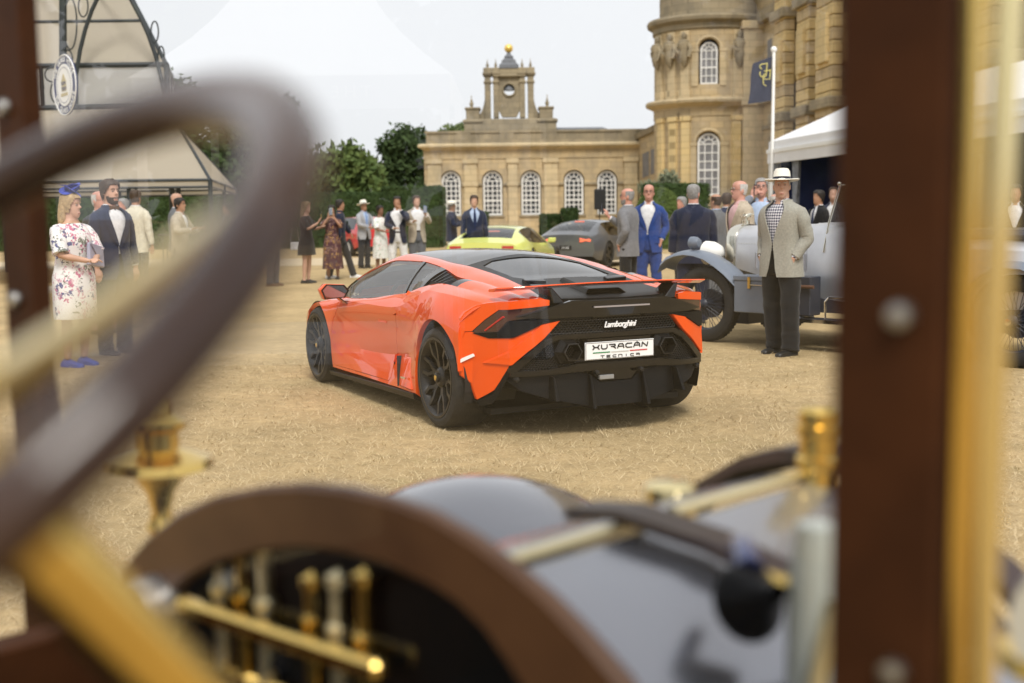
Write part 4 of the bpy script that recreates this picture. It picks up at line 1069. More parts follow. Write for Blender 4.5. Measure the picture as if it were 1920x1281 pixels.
HATCH = dict(sill=([.74,.78,.80,.80,.80,.80,.80,.80,.74,.55], [.35,.28,.22,.2,.2,.2,.2,.22,.25,.32]), waist=([.78,.81,.83,.83,.83,.83,.83,.83,.78,.6], [.6,.6,.6,.58,.58,.58,.58,.58,.55,.5]),
    belt=([.76,.79,.80,.80,.80,.80,.79,.77,.72,.55], [.92,.93,.93,.92,.91,.90,.89,.87,.82,.72]), rail=([.60,.60,.61,.62,.62,.63,.70,.72,.66,.5], [1.16,1.27,1.33,1.35,1.35,1.24,.97,.90,.84,.74]), mid=([0]*10, [1.18,1.31,1.37,1.39,1.39,1.28,1.0,.93,.87,.77]))
def gencar(name, label, loc, yaw, spec, paint, L=4.18, W=1., Hs=1., ax=(.82, 3.30), wr=.33, side=(.95, 2.72), back=(.28, 1.05), front=(2.32, 2.86), spokes=5, rim='alloy'):
    t = thing(name, label, 'car', loc, yaw+PI/2)
    ks = ['sill', 'waist', 'belt', 'rail', 'mid']; sub = [6, 5, 5, 6]; xs = [4.18*i/70 for i in range(71)]; fx = L/4.18
    b = bmesh.new(); lay_ = b.faces.layers.int.new('r'); gl, gr = [], []
    for x in xs:
        P = [Vector((x*fx, pch(x, CS, spec[k][0])*W, pch(x, CS, spec[k][1])*Hs)) for k in ks]; pts = []
        for i in range(4):
            for j in range(sub[i]):
                u = j/sub[i]; p = P[i].lerp(P[i+1], u)
                if i == 3: p = Vector((p.x, P[3].y*(1-u), P[4].z-(P[4].z-P[3].z)*(1-u)**2))
                else: p.y += (.02 if i < 2 else .015)*4*u*(1-u)
                pts.append(p)
        pts.append(P[4]); gl.append([b.verts.new(p) for p in pts]); gr.append([b.verts.new((p.x, -p.y, p.z)) if p.y > 1e-6 else gl[-1][i] for i, p in enumerate(pts)])
    rk = [i for i in range(4) for _ in range(sub[i])]
    for i in range(70):
        for j in range(len(rk)):
            f = b.faces.new((gl[i][j], gl[i][j+1], gl[i+1][j+1], gl[i+1][j])); f[lay_] = rk[j]
            f = b.faces.new((gr[i][j], gr[i+1][j], gr[i+1][j+1], gr[i][j+1])); f[lay_] = rk[j]
    for e, rev in ((0, False), (70, True)):
        ring = gl[e]+gr[e][:-1][::-1]; f = b.faces.new(ring if rev else ring[::-1]); f[lay_] = 9
    sel = lambda *r: (lambda f: f[lay_] in r)
    for a in ax:
        arc = [(a*fx-(wr+.05)*math.cos(PI*k/16), wr+(wr+.05)*math.sin(PI*k/16)) for k in range(17)]+[(a*fx+wr+.05, 0), (a*fx-wr-.05, 0)]
        bmesh.ops.delete(b, geom=cut_poly(b, arc, (0, 2), sel(0, 1)), context='FACES')
    sg_ = cut_poly(b, [(side[0]*fx-.1, 0), (side[1]*fx+.05, 0), (side[1]*fx-.25, 2), (side[0]*fx+.12, 2)], (0, 2), sel(2))
    pieces(split_off(b, [f for f in sg_ if f.is_valid]), 'side_window', 'dark_glass', t, push=-.004)
    bk = cut_poly(b, [(back[0]*fx, -.55*W), (back[1]*fx, -.47*W), (back[1]*fx, .47*W), (back[0]*fx, .55*W)], (0, 1), sel(3))
    pieces(split_off(b, [f for f in bk if f.is_valid]), 'rear_window', 'side_glass', t, push=-.004)
    fr_ = cut_poly(b, [(front[0]*fx, -.53*W), (front[1]*fx, -.6*W), (front[1]*fx, .6*W), (front[0]*fx, .53*W)], (0, 1), sel(3))
    pieces(split_off(b, [f for f in fr_ if f.is_valid]), 'windscreen', 'side_glass', t, push=-.004)
    bm_obj(b, 'body', paint, t, smooth=32, thick=.03)
    MB().box(.1*fx, -.72*W, .16, 4.0*fx, .72*W, .22).build('floor', 'matte_black', t)
    MB().box(1.0*fx, -.60*W, .3, 2.6*fx, .60*W, .72*Hs).build('cabin', 'cabin_grey', t)
    for sg in (1, -1):
        mb = MB(); mb.loft([[(x0, sg*.36+dy*w, z) for dy in (-1, 1)]+[(x0+.1, sg*.36+dy*w, z) for dy in (1, -1)] for x0, z, w in ((1.5*fx, .7*Hs, .23), (1.42*fx, .95*Hs, .22), (1.4*fx, 1.0*Hs, .13), (1.38*fx, 1.1*Hs, .12))]); mb.build('seat', 'seat_black', t)
        for a in ax:
            r_ = bpy.data.objects.new('wheel', None); COL.objects.link(r_); r_.parent = t; r_.location = (a*fx, sg*(.78*W), wr); r_.rotation_euler = (0, 0, 0 if sg > 0 else PI)
            tyre(MB(), wr, .22, wr*.70).build('tyre', 'tyre_rubber', r_, smooth=40)
            mb = MB(); mb.lathe([(wr*.72, -.08), (wr*.72, .10), (wr*.66, .105), (wr*.62, .02), (wr*.62, -.08)], 32, 'y', caps=False); mb.lathe([(wr*.16, 0), (wr*.16, .085), (0, .09)], 16, 'y', caps=False)
            for k in range(spokes):
                q = 2*PI*k/spokes; c, s_ = math.cos(q), math.sin(q); mb.hexa([(wr*.1*c-.04*s_, .03, wr*.1*s_+.04*c), (wr*.1*c+.04*s_, .03, wr*.1*s_-.04*c), (wr*.66*c+.03*s_, .05, wr*.66*s_-.03*c), (wr*.66*c-.03*s_, .05, wr*.66*s_+.03*c), (wr*.1*c-.04*s_, .08, wr*.1*s_+.04*c), (wr*.1*c+.04*s_, .08, wr*.1*s_-.04*c), (wr*.66*c+.03*s_, .095, wr*.66*s_-.03*c), (wr*.66*c-.03*s_, .095, wr*.66*s_+.03*c)])
            mb.build('rim', rim, r_, smooth=35)
            MB().lathe([(wr*.60, -.03), (0, -.03)], 24, 'y', caps=False).build('wheel_back', 'matte_black', r_)
        mb = MB(); mb.loft([[(2.55*fx+dx, sg*(.86*W+dy), .86*Hs+dz) for dy, dz in ((-.06, -.05), (.12, -.05), (.14, .06), (-.04, .06))] for dx in (0, .08)]); mb.build('wing_mirror', paint, t, bevel=.02)
    return t
lm = gencar('sports_car', 'lime yellow low sports car with lit brake strip behind the orange supercar', (-.62, 25.6, 0), R(-14), COUPE, 'lime_paint', L=4.3, W=1.06, Hs=.945, back=(.32, 1.02), side=(.75, 2.62), rim='rim_black')
MB().box(1.02, -.13, 1.045, 1.05, .13, 1.062).build('brake_light', 'lamp_lit', lm)
MB().box(-.02, -.70, .70, .03, -.45, .76).build('tail_light', 'lamp_red', lm); MB().box(-.02, .45, .70, .03, .70, .76).build('tail_light', 'lamp_red', lm)
al = gencar('coupe', 'satin grey coupe with crossed lit tail lights beside the loudspeaker stand', (1.40, 31.0, 0), R(-25), COUPE, 'grey_paint', rim='rim_black')
for sg in (1, -1):
    q = MB(); q.tube([(.02, sg*.70, .77), (-.02, sg*.40, .70)], .018, 6); q.tube([(.02, sg*.72, .70), (-.02, sg*.40, .77)], .018, 6); q.tube([(.01, sg*.70, .735), (-.02, sg*.42, .735)], .014, 6); q.build('tail_light', 'lamp_lit', al)
MB().box(-.02, -.16, .50, .0, .16, .60).build('number_plate', 'ink_black', al); MB().box(.98, -.13, 1.19, 1.0, .13, 1.21).build('brake_light', 'lamp_lit', al)
def number(parent, body, loc, rot, size, m):
    cu = bpy.data.curves.new('t', 'FONT'); cu.body = body; cu.size = size; cu.extrude = .002; cu.align_x = 'CENTER'
    to = bpy.data.objects.new('t', cu); COL.objects.link(to); me = bpy.data.meshes.new_from_object(to.evaluated_get(bpy.context.evaluated_depsgraph_get())); bpy.data.objects.remove(to)
    o = link('lettering', me, m, parent); o.location = loc; o.rotation_euler = rot; return o
number(al, '14 AE', (-.023, 0, .515), (PI/2, 0, -PI/2), .09, 'white_plastic')
gencar('hatchback', 'red boxy hatchback with white wheels behind the guest in black', (-4.63, 42.3, 0), R(28), HATCH, 'red_paint', L=3.7, W=.98, ax=(.75, 3.42), wr=.29, side=(.30, 2.62), back=(.02, .22), front=(2.35, 2.92), rim='white_plastic')

# ================================================================ vintage grey tourer
mat('tourer_blue', (.155, .185, .235), rough=.42, coat=.3, var=.15, scale=3); mat('tourer_alloy', (.60, .61, .64), rough=.38, metal=.6, var=.12, scale=2.5); mat('nickel', (.72, .69, .60), rough=.2, metal=1); mat('leather_brown', (.12, .055, .03), rough=.6); mat('tourer_dark', (.030, .034, .048), rough=.4)
tour = thing('vintage_tourer', 'grey blue vintage open tourer with wire wheels and bare metal bonnet', 'car', (5.0547, 11.3346, 0), .754885+PI/2)
FXA = 3.46
def ringb(x, w, zt, zb, n=9):      # bonnet section: flat sides, rounded top
    top_ = [(x, w*math.cos(PI*k/(n-1)), zt-.14+.14*math.sin(PI*k/(n-1))) for k in range(n)]
    return [(x, w*1.0, zb)]+top_+[(x, -w*1.0, zb)]
mb = MB(); mb.loft([ringb(3.42, .25, 1.27, .80), ringb(2.9, .33, 1.285, .70), ringb(2.35, .41, 1.29, .66)]); bn = mb.build('bonnet', 'tourer_alloy', tour, smooth=40)
for sg in (1, -1):
    for k in range(13):
        x = 3.10-.058*k; y = pl(x, [2.35, 2.9, 3.42], [.41, .33, .25])
        MB().hexa([(x-.014, sg*(y-.01), .80), (x+.014, sg*(y-.01), .80), (x+.010, sg*(y+.004), .80), (x-.014, sg*(y+.02), .80), (x-.014, sg*(y-.01), .98), (x+.014, sg*(y-.01), .98), (x+.010, sg*(y+.004), .98), (x-.014, sg*(y+.02), .98)]).build('louvre', 'tourer_alloy', bn)
    mb = MB()
    for k in range(26):
        x = 3.36-.04*k; y = pl(x, [2.35, 2.9, 3.42], [.41, .33, .25]); mb.sphere((x, sg*(y+.001), 1.075), .006, n=6, m=4)
    mb.build('rivets', 'nickel', bn)['kind'] = 'stuff'
mb = MB(); mb.loft([ringb(3.405, .265, 1.29, .72), ringb(3.46, .275, 1.30, .70), ringb(3.53, .262, 1.285, .70), ringb(3.545, .23, 1.25, .74)]); mb.build('radiator_shell', 'nickel', tour, smooth=40)
MB().lathe([(.045, 1.29), (.045, 1.33), (.02, 1.335), (.02, 1.36), (.06, 1.365), (.06, 1.38), (0, 1.39)], 16, 'z', (3.46, 0, 0)).build('radiator_cap', 'nickel', tour, smooth=40)
for sg in (1, -1):
    mb = MB(); mb.tube([(3.47, 0, 1.375), (3.43, sg*.05, 1.40), (3.42, sg*.11, 1.39)], [.02, .014, .006], 8, flat=.4); mb.build('mascot_wing', 'nickel', tour, smooth=50)
mb = MB(); sec = lambda x, w, zt, zb: [(x, w, zb), (x, w*1.02, zb+.25), (x, w, zt-.12), (x, w*.86, zt-.03), (x, w*.5, zt), (x, -w*.5, zt), (x, -w*.86, zt-.03), (x, -w, zt-.12), (x, -w*1.02, zb+.25), (x, -w, zb)]
mb.loft([sec(2.36, .42, 1.30, .58), sec(2.1, .52, 1.31, .52), sec(1.75, .60, 1.27, .50)]); mb.build('scuttle', 'tourer_alloy', tour, smooth=40)
mb = MB()
mb.loft([sec(1.75, .60, 1.20, .50), sec(1.2, .66, 1.16, .48), sec(.3, .68, 1.18, .5), sec(-.5, .62, 1.15, .55), sec(-.75, .5, 1.0, .6)]); mb.build('tub', 'tourer_alloy', tour, smooth=40)
MB().box(-.72, -.60, 1.12, .9, .60, 1.24).build('tonneau', 'tourer_dark', tour, bevel=.05)
for sg in (1, -1):
    mb = MB(); mb.tube([(2.10, sg*.53, 1.0), (2.06, sg*.50, 1.30), (1.93, sg*.50, 1.69)], .013, 8); mb.build('screen_post', 'nickel', tour)
mb = MB(); mb.tube([(1.93, -.52, 1.69), (1.93, .52, 1.69)], .010, 8); mb.sphere((1.93, .52, 1.70), .022, n=10, m=8); mb.build('screen_rail', 'nickel', tour)
MB().hexa([(2.055, -.49, 1.31), (2.06, -.49, 1.31), (2.06, .49, 1.31), (2.055, .49, 1.31), (1.93, -.49, 1.68), (1.935, -.49, 1.68), (1.935, .49, 1.68), (1.93, .49, 1.68)]).build('screen_glass', 'side_glass', tour)
def fender(cx, pts, w0, w1, sg, name='front_wing', m='tourer_blue'):
    mb = MB(); rings = []
    for x, z, th in pts: rings.append([(x, sg*w0, z-.01), (x, sg*(w0+.02), z+.012), (x, sg*(w0+w1)/2, z+.035), (x, sg*(w1-.02), z+.010), (x, sg*w1, z-.025), (x, sg*(w1-.012), z-.03), (x, sg*(w0+w1)/2, z+.018), (x, sg*(w0+.01), z-.014)])
    mb.loft(rings); return mb.build(name, m, tour, smooth=50)
FW = [(4.06, .78, 0), (4.03, .85, 0), (3.95, .92, 0), (3.83, .965, 0), (3.70, .985, 0), (3.56, .975, 0), (3.42, .94, 0), (3.28, .87, 0), (3.14, .78, 0), (3.0, .665, 0), (2.86, .545, 0), (2.74, .45, 0), (2.62, .385, 0), (2.48, .345, 0), (2.2, .33, 0)]
for sg in (1, -1):
    fender(0, FW, .52, .84, sg)
    fender(0, [(.62, .40, 0), (.50, .58, 0), (.40, .74, 0), (.25, .87, 0), (.08, .93, 0), (-.10, .92, 0), (-.28, .84, 0), (-.42, .70, 0), (-.52, .52, 0)], .56, .86, sg, 'rear_wing')
    MB().box(.60, sg*.58, .30, 2.45, sg*.86, .33).build('running_board', 'tourer_dark', tour, bevel=.006)
    MB().box(.60, sg*.862, .298, 2.45, sg*.872, .335).build('board_edge', 'chrome', tour)
    MB().hexa([(2.35, sg*.42, .34), (3.15, sg*.36, .34), (3.15, sg*.50, .34), (2.35, sg*.60, .34), (2.35, sg*.42, .66), (3.15, sg*.34, .72), (3.15, sg*.40, .72), (2.35, sg*.45, .66)]).build('valance', 'tourer_blue', tour)
    mb = MB(); mb.loft([[(x, sg*.70+r_*math.cos(2*PI*k/14), 1.09+r_*math.sin(2*PI*k/14)) for k in range(14)] for x, r_ in ((3.57, .012), (3.575, .045), (3.61, .066), (3.66, .072), (3.685, .070))]); mb.tube([(3.64, sg*.70, 1.0), (3.64, sg*.70, 1.04)], .015, 8); mb.build('side_lamp', 'tourer_blue', tour, smooth=50)
    mb = MB(); mb.loft([[(x, sg*.40+r_*math.cos(2*PI*k/18), .97+r_*math.sin(2*PI*k/18)) for k in range(18)] for x, r_ in ((3.48, .02), (3.52, .09), (3.60, .125), (3.70, .135))]); mb.build('headlamp', mat('lamp_cover', (.75, .74, .70), rough=.7), tour, smooth=50)
tb = MB().box(2.45, .60, .36, 3.0, .84, .70).build('tool_box', 'tourer_blue', tour, bevel=.008)
MB().box(2.44, .59, .70, 3.01, .85, .755).build('box_lid', 'tourer_blue', tb, bevel=.008); MB().box(2.78, .848, .62, 2.81, .862, .74).build('latch', 'gold_badge', tb); MB().box(2.5, .85, .655, 2.79, .862, .662).build('latch_rod', 'nickel', tb)
tb = MB().box(2.08, .60, .36, 2.30, .80, .76).build('tool_box', 'tourer_dark', tour, bevel=.008)
MB().tube([(2.28, .815, .66), (2.02, .83, .66)], .018, 8).build('handle', 'leather_brown', tb)
mb = MB(); mb.tube([(1.9, .80, .335), (1.9, .80, .52), (1.86, .80, .56), (1.2, .80, .56)], .012, 8); mb.build('step_rail', 'chrome', tour)
MB().box(-.5, -.55, .38, 3.5, -.44, .52).build('chassis_rail', 'tourer_dark', tour); MB().box(-.5, .44, .38, 3.5, .55, .52).build('chassis_rail', 'tourer_dark', tour)
mb = MB(); mb.tube([(FXA, -.68, .42), (FXA, .68, .42)], .035, 8); mb.build('front_axle', 'tourer_dark', tour); MB().tube([(0, -.68, .42), (0, .68, .42)], .05, 8).build('rear_axle', 'tourer_dark', tour)
for sg in (1, -1): MB().tube([(4.0, sg*.42, .50), (3.46, sg*.42, .38), (2.9, sg*.42, .46)], .025, 6).build('leaf_spring', 'tourer_dark', tour)
MB().box(3.05, .0, .20, 3.4, .5, .5).build('sump', 'tourer_dark', tour)
def wire_wheel(x, y, sg):
    r_ = bpy.data.objects.new('wheel', None); COL.objects.link(r_); r_.parent = tour; r_.location = (x, y, .42); r_.rotation_euler = (0, 0, 0 if sg > 0 else PI)
    mb = MB(); mb.lathe([(.285, -.055), (.32, -.075), (.37, -.078), (.405, -.06), (.418, -.025), (.418, .025), (.405, .06), (.37, .078), (.32, .075), (.285, .055)], 48, 'y', caps=False)
    for k in range(60):
        q = 2*PI*k/60; c, s_ = math.cos(q), math.sin(q); mb.hexa([(.409*c, -.055, .409*s_), (.409*c, .055, .409*s_), (.40*c-.012*s_, .066, .40*s_+.012*c), (.40*c-.012*s_, -.066, .40*s_+.012*c), (.4195*c, -.05, .4195*s_), (.4195*c, .05, .4195*s_), (.4195*c-.02*s_, .05, .4195*s_+.02*c), (.4195*c-.02*s_, -.05, .4195*s_+.02*c)])
    mb.build('tyre', 'tyre_rubber', r_, smooth=35)
    mb = MB(); mb.lathe([(.29, -.05), (.28, -.03), (.268, 0), (.28, .03), (.29, .05), (.297, .05), (.297, -.05)], 40, 'y', caps=False); rm = mb.build('rim', 'tourer_dark', r_, smooth=40)
    mb = MB()
    for k in range(48):
        q = 2*PI*k/48; d = .22 if k % 2 else -.22; yy = .06 if k % 4 < 2 else -.05
        mb.tube([(.055*math.cos(q+d), yy, .055*math.sin(q+d)), (.275*math.cos(q), yy*.25, .275*math.sin(q))], .0032, 4, caps=False)
    mb.build('spokes', 'tourer_dark', rm)['kind'] = 'stuff'
    mb = MB(); mb.lathe([(.05, -.07), (.062, -.06), (.05, -.03), (.05, .06), (.062, .07), (.04, .10), (.036, .13), (0, .135)], 20, 'y', caps=False); mb.build('hub', 'tourer_dark', r_, smooth=40)
    MB().lathe([(.16, -.10), (.16, -.06), (.05, -.055)], 28, 'y', caps=False).build('brake_drum', 'tourer_dark', r_, smooth=40)
    MB().lathe([(.030, .13), (.030, .15), (0, .152)], 14, 'y', caps=False).build('hub_nut', 'nickel', r_)
for x in (0, FXA):
    for sg in (1, -1): wire_wheel(x, sg*.71, sg)
sp = bpy.data.objects.new('spare', None); bpy.data.objects.remove(sp)
MB().tube([(1.3, .2, .30), (-.4, .3, .30)], .045, 10).build('exhaust', 'tourer_dark', tour)

def canvas(name, c, tr=.55):
    m = mat(name, c, rough=.8); n, l = m.node_tree.nodes, m.node_tree.links; b = n['Principled BSDF']; o = n['Material Output']
    t = n.new('ShaderNodeBsdfTranslucent'); t.inputs[0].default_value = c+(1,); x = n.new('ShaderNodeMixShader'); x.inputs[0].default_value = tr
    l.new(b.outputs[0], x.inputs[1]); l.new(t.outputs[0], x.inputs[2]); l.new(x.outputs[0], o.inputs['Surface']); return m
# ================================================================ marquee, pavilion, banner, loudspeaker
mat('tent_white', (.74, .74, .75), rough=.6, var=.06, scale=2); mat('tent_lining', (.022, .040, .15), rough=.7, var=.3, scale=2); mat('clear_vinyl', (.32, .34, .38), rough=.25, var=.5, scale=3); mat('tent_shade', (.16, .165, .19), rough=.7)
mat('frame_black', (.030, .036, .040), rough=.45); canvas('canvas_cream', (.60, .55, .46)); mat('paper_lantern', (.72, .72, .70), rough=.6); mat('sign_navy', (.02, .025, .10), rough=.5); mat('sign_white', (.74, .74, .72), rough=.5)
mq = thing('marquee', 'long white marquee with clear curtains and navy lining beside the palace', 'tent', (9.5, 25.0, 0))
A, B = Vector((7.2, 34.0)), Vector((9.8, 14.0)); D = (B-A).normalized(); N = Vector((D.y, -D.x)); N = N if N.x > 0 else -N     # N points to the far side
def mqp(t, n, z): p = A+D*t+N*n; return (p.x-9.5, p.y-25.0, z)
ML = (B-A).length
mb = MB(); mb.loft([[mqp(t, 0, 3.0), mqp(t, .02, 3.32), mqp(t, 3.0, 4.6), mqp(t, 6.0, 3.32), mqp(t, 6.0, 3.0), mqp(t, 3.0, 4.35)] for t in (0, ML/3, 2*ML/3, ML)]); mb.build('roof', 'tent_white', mq)
for a, b in ((0, 1/3), (1/3, 2/3), (2/3, 1)):
    mb = MB(); mb.hexa([mqp(ML*a+.02, -.03, 2.72), mqp(ML*b-.02, -.03, 2.72), mqp(ML*b-.02, .03, 2.72), mqp(ML*a+.02, .03, 2.72), mqp(ML*a+.02, -.03, 3.02), mqp(ML*b-.02, -.03, 3.02), mqp(ML*b-.02, .03, 3.02), mqp(ML*a+.02, .03, 3.02)]); mb.build('valance', 'tent_white', mq)
    mb = MB(); mb.hexa([mqp(ML*a, -.06, 3.0), mqp(ML*b, -.06, 3.0), mqp(ML*b, .06, 3.0), mqp(ML*a, .06, 3.0), mqp(ML*a, -.06, 3.10), mqp(ML*b, -.06, 3.10), mqp(ML*b, .06, 3.10), mqp(ML*a, .06, 3.10)]); mb.build('eave_beam', 'white_paint', mq)
for t in (0.05, ML/3, 2*ML/3, ML-.05):
    for n in (.06, 5.9): MB().tube([mqp(t, n, -.02), mqp(t, n, 3.0)], .055, 8).build('post', 'white_paint', mq)
mb = MB(); mb.hexa([mqp(0.2, 5.7, 0), mqp(ML, 5.7, 0), mqp(ML, 5.75, 0), mqp(.2, 5.75, 0), mqp(.2, 5.7, 3.0), mqp(ML, 5.7, 3.0), mqp(ML, 5.75, 3.0), mqp(.2, 5.75, 3.0)]); mb.build('back_lining', 'tent_lining', mq)
mb = MB(); mb.hexa([mqp(.2, .2, 2.9), mqp(ML, .2, 2.9), mqp(ML, 5.7, 2.9), mqp(.2, 5.7, 2.9), mqp(.2, .2, 2.93), mqp(ML, .2, 2.93), mqp(ML, 5.7, 2.93), mqp(.2, 5.7, 2.93)]); mb.build('ceiling_lining', 'tent_lining', mq)
for t in (.35, 1.9, 5.6, 8.2):      # gathered clear curtains
    mb = MB(); rings = []
    for z, w in ((2.72, .55), (1.9, .42), (1.2, .18), (.9, .22), (.05, .34)):
        rings.append([mqp(t+w*(k/10-.5), .10+.05*math.sin(k*2.3), z) for k in range(11)])
    mb.loft(rings, caps=False, closed=False); mb.build('curtain', 'clear_vinyl', mq, smooth=60)
for t, n, z in ((ML*.66, 2.2, 2.35), (ML*.70, 1.5, 2.05), (ML*.60, 2.6, 2.3)):
    o = MB().sphere(mqp(t, n, z), .17, n=18, m=12).build('lantern', 'paper_lantern', mq, smooth=60)
mb = MB(); mb.hexa([mqp(.15, .3, 0), mqp(.2, .3, 0), mqp(.2, 5.7, 0), mqp(.15, 5.7, 0), mqp(.15, .3, 2.95), mqp(.2, .3, 2.95), mqp(.2, 5.7, 2.95), mqp(.15, 5.7, 2.95)]); mb.build('end_lining', 'tent_lining', mq)
# banner
fl = thing('banner_flag', 'dark navy banner with gold looped initials on a white pole', 'flag', (7.19, 33.5, 0))
mb = MB(); mb.tube([(0, 0, -.02), (.03, 0, 5.72)], .045, 10); mb.build('pole', 'white_paint', fl, smooth=50); MB().sphere((.03, 0, 5.78), .085, n=14, m=10).build('finial', 'white_paint', fl, smooth=60)
mat('banner_navy', (.030, .033, .058), rough=.75, var=.2)
mb = MB(); rings = []
for i in range(13):
    u = i/12; z0_ = 5.60-1.05*0-.18*u; zb = 4.42-.10*u
    rings.append([(.0-.60*u+.10*(1-v)*0+.02*math.sin(v*6), .05*math.sin(u*5+v*3), lerp(zb, z0_, v)) for v in [k/8 for k in range(9)]])
mb.loft([[Vector(p)+Vector((.04*(k/8-.5)*2*i/12*2, 0, 0)) for k, p in enumerate(r_)] for i, r_ in enumerate(rings)], caps=False, closed=False); mb.build('cloth', 'banner_navy', fl, smooth=60)
mat('banner_gold', (.62, .55, .18), rough=.5)
mb = MB()
def loopc(cx, cz, r, a0, a1, n=14): return [(cx+r*math.cos(a0+(a1-a0)*k/n), -.065, cz+r*math.sin(a0+(a1-a0)*k/n)) for k in range(n+1)]
mb.tube([(-.16, -.065, 5.42), (-.18, -.065, 5.15)]+loopc(-.27, 5.13, .09, 0, -PI*1.2), .014, 6); mb.tube([(-.17, -.065, 5.40), (-.33, -.065, 5.38)]+loopc(-.30, 5.32, .06, PI*.6, PI*1.5), .013, 6)
mb.tube([(-.07, -.065, 5.25), (-.09, -.065, 4.98), (-.22, -.065, 4.98)]+loopc(-.20, 5.05, .07, -PI/2, -PI*1.45), .013, 6); mb.tube([(-.08, -.065, 5.22), (-.24, -.065, 5.20)], .013, 6); mb.tube([(-.27, -.065, 5.06), (-.26, -.065, 4.85), (-.18, -.065, 4.80)], .013, 6)
mb.build('initials', 'banner_gold', fl, smooth=50)
# loudspeaker on a pole
ls = thing('loudspeaker', 'black loudspeaker on a thin pole stand before the wing windows', 'loudspeaker', (2.9, 39.5, 0))
MB().loft([[(-w, -d, z), (w, -d, z), (w*.8, d, z), (-w*.8, d, z)] for w, d, z in ((.17, .17, 1.52), (.19, .19, 1.56), (.19, .19, 2.14), (.17, .17, 2.18))]).build('cabinet', 'matte_black', ls, bevel=.015); MB().tube([(0, 0, 0), (0, 0, 1.53)], .02, 8).build('pole', 'matte_black', ls)
for k in range(3): MB().tube([(0, 0, .7), (.45*math.cos(2.1*k), .45*math.sin(2.1*k), 0)], .014, 6).build('leg', 'matte_black', ls)
# metal framed pavilion
PY = 27.0
def pp(px, py, y=PY): d = ray_(px, py); return Vector((0, 0, CAM_H))+d*(y/d.y)
pv0 = pp(200, 400); pv = thing('pavilion', 'black metal framed pavilion with cream canvas roof and round sign', 'pavilion', (pv0.x, PY, 0))
def q(px, py, y=PY): v = pp(px, py, y); return (v.x-pv0.x, v.y-PY, v.z)
def quad(nm, m, pts): return MB().add([Vector(p) for p in pts], [(0, 1, 2, 3)]).build(nm, m, pv)
def bar(nm, pts, r=.045): return MB().tube(pts, r, 8).build(nm, 'frame_black', pv)
canvas('opal_panel', (.80, .83, .87), .7)
# plan: an outer skirt roof, a glazed clerestory set back from it, a hipped roof on top with the frame outside
def w(x, y, z): return (x-pv0.x, y-PY, z)
OUT = [(-15.6, 25.6), (-6.3, 25.6), (-8.0, 35.6), (-15.6, 35.6)]; INN = [(-13.8, 28.6), (-7.95, 28.6), (-9.05, 33.2), (-13.8, 33.2)]
ZE, ZS, ZC = 2.22, 3.98, 4.98; RID = [(-11.25, 31.8, 8.8), (-10.5, 31.8, 8.8)]
RT = [RID[0], RID[1], RID[1], RID[0]]
for k in range(4):
    a, b = k, (k+1) % 4
    quad('skirt_roof', 'canvas_cream', [w(*OUT[a], ZE), w(*OUT[b], ZE), w(*INN[b], ZS), w(*INN[a], ZS)])
    quad('skirt_valance', 'canvas_cream', [w(*OUT[a], ZE-.13), w(*OUT[b], ZE-.13), w(*OUT[b], ZE-.01), w(*OUT[a], ZE-.01)])
    bar('eave_bar', [w(*OUT[a], ZE), w(*OUT[b], ZE)], .03); bar('eave_bar', [w(*OUT[a], ZE-.15), w(*OUT[b], ZE-.15)], .025)
    bar('truss', [w(*OUT[a], ZE), w(*INN[a], ZS)], .035)
    quad('roof_panel', 'canvas_cream', [w(*INN[a], ZC), w(*INN[b], ZC), w(*RT[b]), w(*RT[a])])
    bar('beam', [w(*INN[a], ZC), w(*INN[b], ZC)], .06); bar('beam', [w(*INN[a], ZS+.03), w(*INN[b], ZS+.03)], .07)
    bar('rafter', [w(*INN[a], ZC), w(*RT[a])], .05)
    for u in (.30, .58, .85):
        p0, p1 = Vector((*INN[a], ZC)).lerp(Vector(RT[a]), u), Vector((*INN[b], ZC)).lerp(Vector(RT[b]), u); bar('purlin', [w(*p0), w(*p1)], .045)
    for u0, u1 in ((.02, .49), (.51, .98)):
        p0, p1 = Vector(INN[a]).lerp(Vector(INN[b]), u0), Vector(INN[a]).lerp(Vector(INN[b]), u1)
        quad('clerestory_panel', 'opal_panel', [w(*p0, ZS+.08), w(*p1, ZS+.08), w(*p1, ZC-.05), w(*p0, ZC-.05)])
    pm = Vector(INN[a]).lerp(Vector(INN[b]), .5); bar('mullion', [w(*pm, ZS), w(*pm, ZC)], .05)
    bar('post', [w(*INN[a], -.02), w(*INN[a], ZC)], .07); bar('post', [w(*OUT[a], -.02), w(*OUT[a], ZE)], .05)
    pm = Vector(OUT[a]).lerp(Vector(OUT[b]), .45); bar('post', [w(*pm, -.02), w(*pm, ZE)], .045)
bar('post', [w(-8.05, 25.7, -.02), w(-8.05, 25.7, ZE)], .05); bar('post', [w(-7.9, 25.7, -.02), w(-7.9, 25.7, ZE)], .03)
for z_ in (.6, 1.2, 1.7): bar('rung', [w(-8.05, 25.7, z_), w(-7.9, 25.7, z_)], .015)
